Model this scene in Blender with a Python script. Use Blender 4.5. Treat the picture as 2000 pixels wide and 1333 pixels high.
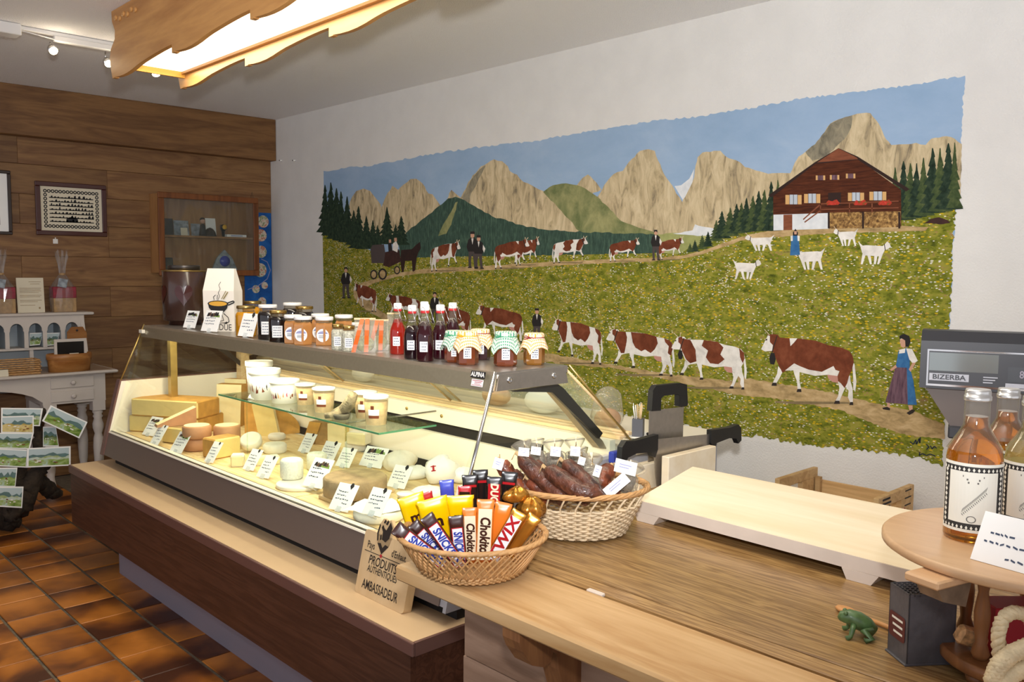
import bpy, bmesh, math, random
from mathutils import Vector, Matrix, Euler
random.seed(7)
for o in list(bpy.data.objects): bpy.data.objects.remove(o, do_unlink=True)
S = bpy.context.scene
COL = S.collection
PI = math.pi

# ------------------------------------------------------------------ camera
F_PX, YAW, PITCH, ROLL, CAM_H = 1694.29, 0.762488, 0.0817006, 0.00850243, 1.55
_cp, _sp, _cr, _sr = math.cos(PITCH), math.sin(PITCH), math.cos(ROLL), math.sin(ROLL)
_RM = Matrix(((_cr, -_sr, 0), (_sr, _cr, 0), (0, 0, 1))) @ Matrix(((1, 0, 0), (0, _cp, -_sp), (0, _sp, _cp)))
_BV = Vector((math.cos(YAW), 0, math.sin(YAW)))
_AV = Vector((-math.sin(YAW), 0, math.cos(YAW)))
def _world(l): return Vector((l.dot(_BV), l.dot(_AV), -l.y))
EYE = Vector((0, 0, CAM_H))
def ray(px, py):
    return _world(_RM.transposed() @ Vector(((px - 1000) / F_PX, (py - 666.5) / F_PX, 1)))
def at_x(px, py, x): d = ray(px, py); return EYE + d * (x / d.x)
def at_y(px, py, y): d = ray(px, py); return EYE + d * (y / d.y)
def at_z(px, py, z): d = ray(px, py); return EYE + d * ((z - CAM_H) / d.z)
def at_d(px, py, dist): return EYE + ray(px, py) * dist
VIEW = _world(_RM.transposed() @ Vector((0, 0, 1)))
RIGHT = _world(_RM.transposed() @ Vector((1, 0, 0)))
UP = -_world(_RM.transposed() @ Vector((0, 1, 0)))
def depth(p): return (Vector(p) - EYE).dot(VIEW)
def mpp(p): return depth(p) / F_PX

cam_data = bpy.data.cameras.new('camera')
cam_data.sensor_width = 36.0
cam_data.lens = F_PX / 2000.0 * 36.0
cam_data.clip_start = 0.05
cam = bpy.data.objects.new('camera', cam_data)
COL.objects.link(cam)
cam.matrix_world = Matrix.Translation(EYE) @ Matrix((RIGHT, UP, -VIEW)).transposed().to_4x4()
S.camera = cam
S.view_settings.view_transform = 'Standard'
S.view_settings.look = 'None'
S.view_settings.exposure = 0.0
S.view_settings.gamma = 1.0
S.view_settings.use_curve_mapping = False

# ------------------------------------------------------------------ light
W = bpy.data.worlds.new('World'); S.world = W; W.use_nodes = True
W.node_tree.nodes['Background'].inputs[0].default_value = (0.90, 0.90, 0.97, 1)
W.node_tree.nodes['Background'].inputs[1].default_value = 0.95
def add_light(name, kind, loc, power, color, **k):
    l = bpy.data.lights.new(name, kind); l.energy = power; l.color = color
    for a, v in k.items(): setattr(l, a, v)
    o = bpy.data.objects.new(name, l); COL.objects.link(o); o.location = loc
    return o
flash = add_light('camera_flash', 'SPOT', (0.03, 0.0, 1.79), 440, (0.98, 0.985, 1.0),
                  spot_size=math.radians(112), spot_blend=1.0, shadow_soft_size=0.05)
_fd = (Vector((3.7, 4.1, 3.6)) - Vector(flash.location))
flash.rotation_euler = _fd.to_track_quat('-Z', 'Y').to_euler()

# ------------------------------------------------------------------ helpers
def C(h, a=1.0):
    h = h.lstrip('#')
    r = [int(h[i:i + 2], 16) / 255 for i in (0, 2, 4)]
    return tuple((c / 12.92 if c <= 0.04045 else ((c + 0.055) / 1.055) ** 2.4) for c in r) + (a,)

class MB:
    def __init__(s): s.v = []; s.f = []; s.m = []; s.s = []
    def add(s, vs, fs, mi=0, smooth=False):
        b = len(s.v); s.v += [tuple(v) for v in vs]
        for f in fs: s.f.append(tuple(i + b for i in f)); s.m.append(mi); s.s.append(smooth)
        return s
    def box(s, x0, x1, y0, y1, z0, z1, mi=0):
        return s.add([(x0, y0, z0), (x1, y0, z0), (x1, y1, z0), (x0, y1, z0), (x0, y0, z1), (x1, y0, z1), (x1, y1, z1), (x0, y1, z1)],
                     [(0, 3, 2, 1), (4, 5, 6, 7), (0, 1, 5, 4), (1, 2, 6, 5), (2, 3, 7, 6), (3, 0, 4, 7)], mi)
    def bbox(s, x0, x1, y0, y1, z0, z1, b=0.004, mi=0):
        """box with chamfered edges"""
        b = min(b, (x1 - x0) / 2.01, (y1 - y0) / 2.01, (z1 - z0) / 2.01)
        vs = []; idx = {}
        for i, X in enumerate((x0, x1)):
            for j, Y in enumerate((y0, y1)):
                for k, Z in enumerate((z0, z1)):
                    sx, sy, sz = (b, -b)[i], (b, -b)[j], (b, -b)[k]
                    idx[i, j, k, 0] = len(vs); vs.append((X, Y + sy, Z + sz))
                    idx[i, j, k, 1] = len(vs); vs.append((X + sx, Y, Z + sz))
                    idx[i, j, k, 2] = len(vs); vs.append((X + sx, Y + sy, Z))
        fs = []
        for i in (0, 1):
            q = [idx[i, a, c, 0] for a, c in ((0, 0), (1, 0), (1, 1), (0, 1))]; fs.append(q if i else q[::-1])
        for j in (0, 1):
            q = [idx[a, j, c, 1] for a, c in ((0, 0), (1, 0), (1, 1), (0, 1))]; fs.append(q[::-1] if j else q)
        for k in (0, 1):
            q = [idx[a, c, k, 2] for a, c in ((0, 0), (1, 0), (1, 1), (0, 1))]; fs.append(q if k else q[::-1])
        for j in (0, 1):
            for k in (0, 1):
                q = [idx[0, j, k, 1], idx[1, j, k, 1], idx[1, j, k, 2], idx[0, j, k, 2]]; fs.append(q if j ^ k else q[::-1])
        for i in (0, 1):
            for k in (0, 1):
                q = [idx[i, 0, k, 0], idx[i, 1, k, 0], idx[i, 1, k, 2], idx[i, 0, k, 2]]; fs.append(q[::-1] if i ^ k else q)
        for i in (0, 1):
            for j in (0, 1):
                q = [idx[i, j, 0, 0], idx[i, j, 1, 0], idx[i, j, 1, 1], idx[i, j, 0, 1]]; fs.append(q if i ^ j else q[::-1])
        for i in (0, 1):
            for j in (0, 1):
                for k in (0, 1):
                    q = [idx[i, j, k, 0], idx[i, j, k, 1], idx[i, j, k, 2]]; fs.append(q if (i ^ j ^ k) else q[::-1])
        return s.add(vs, fs, mi)
    def prism(s, poly, a, b, axis='y', mi=0, caps=True):
        """poly of 2D points extruded between a and b along axis. y: (x,z), x: (y,z), z: (x,y)"""
        n = len(poly)
        def P(p, t):
            return {'y': (p[0], t, p[1]), 'x': (t, p[0], p[1]), 'z': (p[0], p[1], t)}[axis]
        vs = [P(p, a) for p in poly] + [P(p, b) for p in poly]
        fs = [(i, (i + 1) % n, n + (i + 1) % n, n + i) for i in range(n)]
        if caps: fs += [tuple(range(n))[::-1], tuple(range(n, 2 * n))]
        return s.add(vs, fs, mi)
    def lathe(s, prof, n=24, c=(0, 0, 0), mi=0, smooth=True, squash=1.0, caps=True):
        vs = []; m = len(prof)
        for r, z in prof:
            for i in range(n):
                a = 2 * PI * i / n; vs.append((c[0] + r * math.cos(a), c[1] + r * squash * math.sin(a), c[2] + z))
        fs = [(j * n + i, j * n + (i + 1) % n, (j + 1) * n + (i + 1) % n, (j + 1) * n + i) for j in range(m - 1) for i in range(n)]
        s.add(vs, fs, mi, smooth)
        if caps:
            b = len(s.v) - m * n
            s.f.append(tuple(b + i for i in range(n))[::-1]); s.m.append(mi); s.s.append(False)
            s.f.append(tuple(b + (m - 1) * n + i for i in range(n))); s.m.append(mi); s.s.append(False)
        return s
    def tube(s, pts, r, n=6, mi=0, closed=False, smooth=True):
        pts = [Vector(p) for p in pts]; k = len(pts)
        rr = r if isinstance(r, (list, tuple)) else [r] * k
        vs = []; up = None
        for i, p in enumerate(pts):
            if closed: t = pts[(i + 1) % k] - pts[i - 1]
            else: t = pts[min(i + 1, k - 1)] - pts[max(i - 1, 0)]
            if t.length < 1e-9: t = Vector((0, 0, 1))
            t.normalize()
            if up is None:
                up = t.orthogonal().normalized()
            up = (up - t * up.dot(t))
            if up.length < 1e-6: up = t.orthogonal()
            up.normalize(); sd = t.cross(up)
            for j in range(n):
                a = 2 * PI * j / n; vs.append(p + (up * math.cos(a) + sd * math.sin(a)) * rr[i])
        fs = []
        for i in range(k if closed else k - 1):
            for j in range(n):
                fs.append((i * n + j, i * n + (j + 1) % n, ((i + 1) % k) * n + (j + 1) % n, ((i + 1) % k) * n + j))
        if not closed: fs += [tuple(range(n))[::-1], tuple(range((k - 1) * n, k * n))]
        return s.add(vs, fs, mi, smooth)
    def poly(s, pts, mi=0): return s.add(pts, [tuple(range(len(pts)))], mi)
    def sphere(s, c, r, n=12, m=8, mi=0, sc=(1, 1, 1)):
        vs = [(c[0], c[1], c[2] - r * sc[2])]; 
        for j in range(1, m):
            t = PI * j / m
            for i in range(n):
                a = 2 * PI * i / n
                vs.append((c[0] + r * sc[0] * math.sin(t) * math.cos(a), c[1] + r * sc[1] * math.sin(t) * math.sin(a), c[2] - r * sc[2] * math.cos(t)))
        vs.append((c[0], c[1], c[2] + r * sc[2])); L = len(vs) - 1
        fs = [(0, 1 + (i + 1) % n, 1 + i) for i in range(n)]
        for j in range(m - 2):
            for i in range(n): fs.append((1 + j * n + i, 1 + j * n + (i + 1) % n, 1 + (j + 1) * n + (i + 1) % n, 1 + (j + 1) * n + i))
        b = 1 + (m - 2) * n
        fs += [(b + i, b + (i + 1) % n, L) for i in range(n)]
        return s.add(vs, fs, mi, True)
    def xf(s, M):
        s.v = [tuple(M @ Vector(v)) for v in s.v]; return s
    def build(s, name, mats, parent=None, loc=None, rot=None, fix=True):
        me = bpy.data.meshes.new(name); me.from_pydata(s.v, [], s.f)
        if not isinstance(mats, (list, tuple)): mats = [mats]
        for m in mats: me.materials.append(m)
        me.polygons.foreach_set('material_index', s.m); me.polygons.foreach_set('use_smooth', s.s)
        me.update()
        if fix:
            bm = bmesh.new(); bm.from_mesh(me); bmesh.ops.recalc_face_normals(bm, faces=bm.faces); bm.to_mesh(me); bm.free()
        o = bpy.data.objects.new(name, me); COL.objects.link(o)
        if parent: o.parent = parent
        if loc is not None: o.location = loc
        if rot is not None: o.rotation_euler = rot
        return o

def tag(o, label, cat, group=None):
    o['label'] = label; o['category'] = cat
    if group: o['group'] = group
    return o
def thing(name, label, cat, loc=(0, 0, 0), rz=0, group=None):
    o = bpy.data.objects.new(name, None); COL.objects.link(o); o.empty_display_size = 0.05
    o.location = loc; o.rotation_euler = (0, 0, rz)
    return tag(o, label, cat, group)
def struct(o): o['kind'] = 'structure'; return o
def copy_tree(o, parent=None, label=None, loc=None, rz=None):
    c = o.copy(); COL.objects.link(c); c.parent = parent
    if label: c['label'] = label
    if loc is not None: c.location = loc
    if rz is not None: c.rotation_euler = (0, 0, rz)
    for ch in list(o.children):
        k = ch.copy(); COL.objects.link(k); k.parent = c
        for g in list(ch.children):
            d = g.copy(); COL.objects.link(d); d.parent = k
    return c
def frame(origin, xdir, zdir):
    """matrix with local X along xdir and local Z towards zdir"""
    x = Vector(xdir).normalized(); z = Vector(zdir); z = (z - x * z.dot(x)).normalized(); y = z.cross(x)
    M = Matrix((x, y, z)).transposed().to_4x4(); M.translation = Vector(origin); return M
def text_obj(txt, size, mat, parent, M, name='lettering', sx=1.0, depth_=0.0, shear=0.0, bold=0.0, align='CENTER'):
    cu = bpy.data.curves.new('t', 'FONT'); cu.body = txt; cu.size = size; cu.align_x = align; cu.align_y = 'CENTER'
    cu.extrude = depth_; cu.shear = shear; cu.offset = bold; cu.resolution_u = 3
    t = bpy.data.objects.new('t', cu); COL.objects.link(t)
    bpy.context.view_layer.update()
    me = bpy.data.meshes.new_from_object(t)
    bpy.data.objects.remove(t, do_unlink=True)
    me.transform(M @ Matrix.Diagonal((sx, 1, 1, 1)))
    me.materials.clear(); me.materials.append(mat); me.name = name
    o = bpy.data.objects.new(name, me); COL.objects.link(o)
    if parent: o.parent = parent
    return o

# ------------------------------------------------------------------ materials
def _new(name):
    m = bpy.data.materials.new(name); m.use_nodes = True
    nt = m.node_tree; return m, nt, nt.nodes['Principled BSDF']
def pin(b, **k):
    for n, v in k.items(): b.inputs[n.replace('_', ' ')].default_value = v
def plain(name, col, rough=0.5, metal=0.0, var=0.0, scale=20, bump=0.0, bscale=80, coat=0.0, trans=0.0, spec=0.5, emit=None, es=0.0, alpha=1.0, sss=0.0):
    m, nt, b = _new(name); col = C(col) if isinstance(col, str) else col
    pin(b, Base_Color=col, Roughness=rough, Metallic=metal)
    b.inputs['Specular IOR Level'].default_value = spec
    b.inputs['Coat Weight'].default_value = coat; b.inputs['Coat Roughness'].default_value = 0.05
    b.inputs['Transmission Weight'].default_value = trans
    b.inputs['Subsurface Weight'].default_value = sss
    if sss: b.inputs['Subsurface Radius'].default_value = (0.01, 0.006, 0.003)
    if emit: b.inputs['Emission Color'].default_value = C(emit); b.inputs['Emission Strength'].default_value = es
    if alpha < 1: b.inputs['Alpha'].default_value = alpha
    if var or bump:
        tc = nt.nodes.new('ShaderNodeTexCoord')
    if var:
        nz = nt.nodes.new('ShaderNodeTexNoise'); nz.inputs['Scale'].default_value = scale; nz.inputs['Detail'].default_value = 5
        nt.links.new(tc.outputs['Object'], nz.inputs['Vector'])
        mx = nt.nodes.new('ShaderNodeMix'); mx.data_type = 'RGBA'
        mx.inputs['A'].default_value = tuple(c * (1 - var) for c in col[:3]) + (1,)
        mx.inputs['B'].default_value = tuple(min(1, c * (1 + var)) for c in col[:3]) + (1,)
        rp = nt.nodes.new('ShaderNodeMapRange'); rp.inputs[1].default_value = 0.3; rp.inputs[2].default_value = 0.7
        nt.links.new(nz.outputs['Fac'], rp.inputs[0]); nt.links.new(rp.outputs[0], mx.inputs['Factor'])
        nt.links.new(mx.outputs['Result'], b.inputs['Base Color'])
    if bump:
        n2 = nt.nodes.new('ShaderNodeTexNoise'); n2.inputs['Scale'].default_value = bscale; n2.inputs['Detail'].default_value = 3
        nt.links.new(tc.outputs['Object'], n2.inputs['Vector'])
        bp = nt.nodes.new('ShaderNodeBump'); bp.inputs['Strength'].default_value = bump; bp.inputs['Distance'].default_value = 0.01
        nt.links.new(n2.outputs['Fac'], bp.inputs['Height']); nt.links.new(bp.outputs['Normal'], b.inputs['Normal'])
    return m
def wood(name, c1, c2, axis='y', scale=6.0, stretch=14.0, rough=0.5, knots=True, coat=0.0, c3=None, rings=10.0, spec=0.4):
    """grain runs along the named object axis"""
    m, nt, b = _new(name); N = nt.nodes; L = nt.links
    pin(b, Roughness=rough); b.inputs['Coat Weight'].default_value = coat; b.inputs['Coat Roughness'].default_value = 0.15
    b.inputs['Specular IOR Level'].default_value = spec
    tc = N.new('ShaderNodeTexCoord'); oi = N.new('ShaderNodeObjectInfo')
    ad = N.new('ShaderNodeVectorMath'); ad.operation = 'MULTIPLY_ADD'
    sc = N.new('ShaderNodeVectorMath'); sc.operation = 'SCALE'; sc.inputs['Scale'].default_value = 37.0
    cb = N.new('ShaderNodeCombineXYZ'); 
    for i in range(3): L.new(oi.outputs['Random'], cb.inputs[i])
    L.new(cb.outputs[0], sc.inputs[0])
    mp = N.new('ShaderNodeMapping'); s = [stretch] * 3; s['xyz'.index(axis)] = 1.0
    mp.inputs['Scale'].default_value = s
    add = N.new('ShaderNodeVectorMath'); add.operation = 'ADD'
    L.new(tc.outputs['Object'], mp.inputs['Vector']); L.new(mp.outputs[0], add.inputs[0]); L.new(sc.outputs[0], add.inputs[1])
    nz = N.new('ShaderNodeTexNoise'); nz.inputs['Scale'].default_value = scale * 0.35; nz.inputs['Detail'].default_value = 6; nz.inputs['Distortion'].default_value = 0.6
    L.new(add.outputs[0], nz.inputs['Vector'])
    ml = N.new('ShaderNodeMath'); ml.operation = 'MULTIPLY'; ml.inputs[1].default_value = rings
    fr = N.new('ShaderNodeMath'); fr.operation = 'PINGPONG'; fr.inputs[1].default_value = 1.0
    L.new(nz.outputs['Fac'], ml.inputs[0]); L.new(ml.outputs[0], fr.inputs[0])
    n2 = N.new('ShaderNodeTexNoise'); n2.inputs['Scale'].default_value = scale * 3; n2.inputs['Detail'].default_value = 4
    L.new(add.outputs[0], n2.inputs['Vector'])
    av = N.new('ShaderNodeMath'); av.operation = 'MULTIPLY_ADD'; av.inputs[1].default_value = 0.55
    m2 = N.new('ShaderNodeMath'); m2.operation = 'MULTIPLY'; m2.inputs[1].default_value = 0.45
    L.new(n2.outputs['Fac'], m2.inputs[0]); L.new(fr.outputs[0], av.inputs[0]); L.new(m2.outputs[0], av.inputs[2])
    rp = N.new('ShaderNodeValToRGB'); rp.color_ramp.elements[0].position = 0.15; rp.color_ramp.elements[1].position = 0.85
    rp.color_ramp.elements[0].color = C(c1); rp.color_ramp.elements[1].color = C(c2)
    L.new(av.outputs[0], rp.inputs[0])
    out = rp.outputs[0]
    # board-to-board tone
    hs = N.new('ShaderNodeHueSaturation'); mr = N.new('ShaderNodeMapRange'); mr.inputs[3].default_value = 0.82; mr.inputs[4].default_value = 1.15
    L.new(oi.outputs['Random'], mr.inputs[0]); L.new(mr.outputs[0], hs.inputs['Value']); L.new(out, hs.inputs['Color']); out = hs.outputs[0]
    if knots:
        mk = N.new('ShaderNodeMapping'); k = [3.2] * 3; k['xyz'.index(axis)] = 1.6; mk.inputs['Scale'].default_value = k
        a2 = N.new('ShaderNodeVectorMath'); a2.operation = 'ADD'
        L.new(tc.outputs['Object'], mk.inputs['Vector']); L.new(mk.outputs[0], a2.inputs[0]); L.new(sc.outputs[0], a2.inputs[1])
        vo = N.new('ShaderNodeTexVoronoi'); vo.inputs['Scale'].default_value = 1.3
        L.new(a2.outputs[0], vo.inputs['Vector'])
        kr = N.new('ShaderNodeMapRange'); kr.inputs[1].default_value = 0.03; kr.inputs[2].default_value = 0.10; kr.inputs[3].default_value = 0.75; kr.inputs[4].default_value = 0.0
        L.new(vo.outputs['Distance'], kr.inputs[0])
        mx = N.new('ShaderNodeMix'); mx.data_type = 'RGBA'; L.new(kr.outputs[0], mx.inputs['Factor']); L.new(out, mx.inputs['A'])
        mx.inputs['B'].default_value = C(c3 or c1); out = mx.outputs['Result']
    L.new(out, b.inputs['Base Color'])
    bp = N.new('ShaderNodeBump'); bp.inputs['Strength'].default_value = 0.08; bp.inputs['Distance'].default_value = 0.004
    L.new(av.outputs[0], bp.inputs['Height']); L.new(bp.outputs[0], b.inputs['Normal'])
    return m
def glass(name, tint=(0.95, 0.98, 0.96), rough=0.0, refl=1.0, dens=0.0, film=None):
    """thin clear sheet: mostly see-through with Fresnel reflections"""
    m = bpy.data.materials.new(name); m.use_nodes = True; nt = m.node_tree; N = nt.nodes; L = nt.links
    for n in list(N): N.remove(n)
    out = N.new('ShaderNodeOutputMaterial'); tr = N.new('ShaderNodeBsdfTransparent'); tr.inputs[0].default_value = tuple(tint) + (1,)
    gl = N.new('ShaderNodeBsdfGlossy'); gl.inputs['Roughness'].default_value = rough
    lw = N.new('ShaderNodeLayerWeight'); lw.inputs[0].default_value = 0.5
    pw = N.new('ShaderNodeMath'); pw.operation = 'POWER'; pw.inputs[1].default_value = 4.5; L.new(lw.outputs['Facing'], pw.inputs[0])
    fr = N.new('ShaderNodeMath'); fr.operation = 'MULTIPLY_ADD'; fr.inputs[1].default_value = 0.9; fr.inputs[2].default_value = 0.025; L.new(pw.outputs[0], fr.inputs[0])
    mu = N.new('ShaderNodeMath'); mu.operation = 'MULTIPLY'; mu.inputs[1].default_value = refl; mu.use_clamp = True
    L.new(fr.outputs[0], mu.inputs[0]); mx = N.new('ShaderNodeMixShader')
    L.new(mu.outputs[0], mx.inputs[0]); L.new(tr.outputs[0], mx.inputs[1]); L.new(gl.outputs[0], mx.inputs[2])
    last = mx.outputs[0]
    if dens:
        df = N.new('ShaderNodeBsdfDiffuse'); df.inputs[0].default_value = C(film or '#ffffff')
        m3 = N.new('ShaderNodeMixShader'); m3.inputs[0].default_value = dens
        L.new(last, m3.inputs[1]); L.new(df.outputs[0], m3.inputs[2]); last = m3.outputs[0]
    L.new(last, out.inputs[0]); return m
def emis(name, col, st):
    m = bpy.data.materials.new(name); m.use_nodes = True; nt = m.node_tree
    for n in list(nt.nodes): nt.nodes.remove(n)
    o = nt.nodes.new('ShaderNodeOutputMaterial'); e = nt.nodes.new('ShaderNodeEmission')
    e.inputs[0].default_value = C(col); e.inputs[1].default_value = st; nt.links.new(e.outputs[0], o.inputs[0]); return m

M = {}
M['white'] = plain('white_paint', '#e6e2dc', 0.6)
M['paper'] = plain('white_paper', '#f2f1ee', 0.75)
M['ink'] = plain('black_ink', '#1c1a1c', 0.7)
M['blueink'] = plain('blue_ink', '#39465f', 0.7)
M['black'] = plain('black_plastic', '#141416', 0.42, bump=0.05, bscale=300)
M['steel'] = plain('brushed_steel', '#b4aea6', 0.33, 0.9, var=0.06, scale=60)
M['chrome'] = plain('chrome', '#d8d8d8', 0.12, 1.0)
M['dark'] = plain('dark_gap', '#17120f', 0.8)
M['glass'] = glass('clear_glass')
M['white_plastic'] = plain('white_plastic', '#f0eee8', 0.35)
M['red'] = plain('red_print', '#b3202a', 0.5)
# ================================================================== the room
WALL_X, WALL_Y, CEIL = 3.7, 6.885, 2.80
M['plaster'] = plain('wall_plaster', '#e0deda', 0.9, var=0.03, scale=6, bump=0.25, bscale=120)
M['ceil'] = plain('ceiling_stucco', '#f6f4f3', 0.95, bump=0.7, bscale=160)
M['grout'] = plain('tile_grout', '#6d6151', 0.9, var=0.3, scale=40)
def tile_mat():
    m, nt, b = _new('terracotta_tile'); N = nt.nodes; L = nt.links
    tc = N.new('ShaderNodeTexCoord'); oi = N.new('ShaderNodeObjectInfo')
    cb = N.new('ShaderNodeCombineXYZ'); ml = N.new('ShaderNodeMath'); ml.operation = 'MULTIPLY'; ml.inputs[1].default_value = 50
    L.new(oi.outputs['Random'], ml.inputs[0])
    for i in range(3): L.new(ml.outputs[0], cb.inputs[i])
    ad = N.new('ShaderNodeVectorMath'); ad.operation = 'ADD'; L.new(tc.outputs['Object'], ad.inputs[0]); L.new(cb.outputs[0], ad.inputs[1])
    nz = N.new('ShaderNodeTexNoise'); nz.inputs['Scale'].default_value = 5.5; nz.inputs['Detail'].default_value = 3; nz.inputs['Distortion'].default_value = 0.4
    L.new(ad.outputs[0], nz.inputs['Vector'])
    # burnt edge along one side of each tile
    sp = N.new('ShaderNodeSeparateXYZ'); L.new(tc.outputs['Object'], sp.inputs[0])
    sy = N.new('ShaderNodeMath'); sy.operation = 'MULTIPLY'; sy.inputs[1].default_value = 3.6; L.new(sp.outputs['Y'], sy.inputs[0])
    sg = N.new('ShaderNodeMath'); sg.operation = 'SINE'; L.new(ml.outputs[0], sg.inputs[0])
    pr = N.new('ShaderNodeMath'); pr.operation = 'MULTIPLY'; L.new(sy.outputs[0], pr.inputs[0]); L.new(sg.outputs[0], pr.inputs[1])
    sm = N.new('ShaderNodeMath'); sm.operation = 'ADD'; L.new(nz.outputs['Fac'], sm.inputs[0]); L.new(pr.outputs[0], sm.inputs[1])
    rn = N.new('ShaderNodeMapRange'); rn.inputs[3].default_value = -0.24; rn.inputs[4].default_value = 0.2; L.new(oi.outputs['Random'], rn.inputs[0])
    s2 = N.new('ShaderNodeMath'); s2.operation = 'ADD'; L.new(sm.outputs[0], s2.inputs[0]); L.new(rn.outputs[0], s2.inputs[1])
    rp = N.new('ShaderNodeValToRGB'); e = rp.color_ramp.elements
    e[0].position = 0.18; e[0].color = C('#4a2613'); e[1].position = 0.85; e[1].color = C('#c47a30')
    x = e.new(0.38); x.color = C('#7a451c'); x = e.new(0.58); x.color = C('#a3611f')
    L.new(s2.outputs[0], rp.inputs[0]); L.new(rp.outputs[0], b.inputs['Base Color'])
    pin(b, Roughness=0.38); return m
M['tile'] = tile_mat()
floor = struct(MB().box(-3, WALL_X, -3, WALL_Y, -0.12, -0.006).box(-3, WALL_X, WALL_Y, WALL_Y + .05, -.12, -.006).build('floor', M['grout']))
tw, th = 0.2305, 0.2315
tile = MB().bbox(-tw / 2 + .006, tw / 2 - .006, -th / 2 + .0025, th / 2 - .0025, -0.006, 0.0, 0.0025)
t0 = tile.build('tile', M['tile'], floor)
first = True
for i in range(-6, 4):
    for j in range(-2, 18):
        x, y = 0.943 + tw * (i + .5), 3.008 + th * (j + .5)
        if y > WALL_Y - .1 or x > 1.7 and y < 4.9: continue
        if first: o = t0; first = False
        else: o = t0.copy(); COL.objects.link(o); o.parent = floor
        o.location = (x, y, random.uniform(-.001, .0012))
ceiling = struct(MB().box(-3, WALL_X + .1, -3, WALL_Y + .1, CEIL, CEIL + .1).build('ceiling', M['ceil']))
wall_right = struct(MB().box(WALL_X, WALL_X + .1, -3, WALL_Y + .1, -.12, CEIL).build('wall_right', M['plaster']))
M['wallwood'] = wood('wall_plank_wood', '#69462a', '#8a663f', 'x', 4.0, 9.0, 0.55, True, c3='#3a2010', rings=7)
M['beamwood'] = wood('wall_beam_wood', '#5f3f22', '#7e5a34', 'x', 4.0, 9.0, 0.55, True, c3='#2c180b', rings=7)
wall_left = struct(MB().box(-3, WALL_X, WALL_Y + .022, WALL_Y + .12, -.12, CEIL).build('wall_left', M['dark']))
zs = [0, .23, .47, .70, .93, 1.17, 1.40, 1.62, 1.85, 2.06, 2.27, 2.46]
for k in range(len(zs) - 1):
    cuts = [-3, -.4 + .5 * (k % 3), 1.75 + .45 * ((k * 2) % 4) - (.3 if k % 2 else 0), WALL_X - .002]
    for a, b in zip(cuts, cuts[1:]):
        MB().bbox(a - (a + b) / 2 + .0004, b - (a + b) / 2 - .0004, -.012, .012, -(zs[k + 1] - zs[k]) / 2 + .001, (zs[k + 1] - zs[k]) / 2 - .0006, .0018) \
            .build('plank', M['wallwood'], wall_left, ((a + b) / 2, WALL_Y + .012, (zs[k] + zs[k + 1]) / 2))
bz = 2.455
for a, b in ((-3, .6), (.6, WALL_X - .003)):
    MB().bbox(a - (a + b) / 2, b - (a + b) / 2, -.05, .05, (bz - CEIL) / 2 + .001, (CEIL - bz) / 2, .004).build('beam_plank', M['beamwood'], wall_left, ((a + b) / 2, WALL_Y - .05, (bz + CEIL) / 2))
# two pale wall plugs beside the corner
for i, px in enumerate((551, 577)):
    p = at_x(px, 314, WALL_X)
    pl = thing('wall_hook', 'small white wall plug left of the mural, ' + ('nearer the corner' if i == 0 else 'nearer the painting'), 'wall plug', (WALL_X, p.y, p.z), group='wall plugs beside the mural')
    mb = MB(); mb.tube([(0, 0, 0), (-.022, 0, 0)], .007, 8); mb.build('plug', M['white_plastic'], pl)
    mb = MB(); mb.tube([(-.022, 0, 0), (-.028, 0, 0)], .0035, 8); mb.build('screw_head', M['dark'], pl)

# ================================================================== the mural
def wallpt(px, py, lay):
    p = at_x(px, py, WALL_X); return (WALL_X - .0004 * lay - .0006, p.y, p.z)
def zmap(x0, y0, s): return lambda x, y: (x0 + x / s, y0 + y / s)
m1, m2, m3 = zmap(600, 250, 3.122), zmap(1100, 250, 3.122), zmap(1460, 120, 3.704)
m4, m5 = zmap(1060, 560, 4.443), zmap(1440, 580, 3.92)
ident = lambda x, y: (x, y)
def jag(pts, amp, step, closed=True):
    out = []; n = len(pts)
    for i in range(n if closed else n - 1):
        a, b = pts[i], pts[(i + 1) % n]; d = math.hypot(b[0] - a[0], b[1] - a[1]); k = max(1, int(d / step))
        nx, ny = -(b[1] - a[1]) / (d or 1), (b[0] - a[0]) / (d or 1)
        for j in range(k):
            t = j / k; r = random.uniform(-amp, amp) if j else 0
            out.append((a[0] + (b[0] - a[0]) * t + nx * r, a[1] + (b[1] - a[1]) * t + ny * r))
    if not closed: out.append(pts[-1])
    return out
class Paint:
    def __init__(s): s.mb = MB(); s.mats = []
    def fill(s, pts, mat, lay, f=ident, amp=0, step=8):
        if mat not in s.mats: s.mats.append(mat)
        P = [f(*p) for p in pts]
        if amp: P = jag(P, amp, step)
        s.mb.poly([wallpt(x, y, lay) for x, y in P], s.mats.index(mat)); return s
    def line(s, pts, w, mat, lay, f=ident):
        P = [f(*p) for p in pts]
        for a, b in zip(P, P[1:]):
            dx, dy = b[0] - a[0], b[1] - a[1]; l = math.hypot(dx, dy) or 1; nx, ny = -dy / l * w / 2, dx / l * w / 2
            s.fill([(a[0] + nx, a[1] + ny), (b[0] + nx, b[1] + ny), (b[0] - nx, b[1] - ny), (a[0] - nx, a[1] - ny)], mat, lay)
        return s
    def build(s, name): return s.mb.build(name, [M[k] for k in s.mats], mural)
mural = thing('mural', 'large wall painting of an alpine cattle drive with chalet, peaks and flowery meadow', 'mural', (0, 0, 0))

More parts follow.
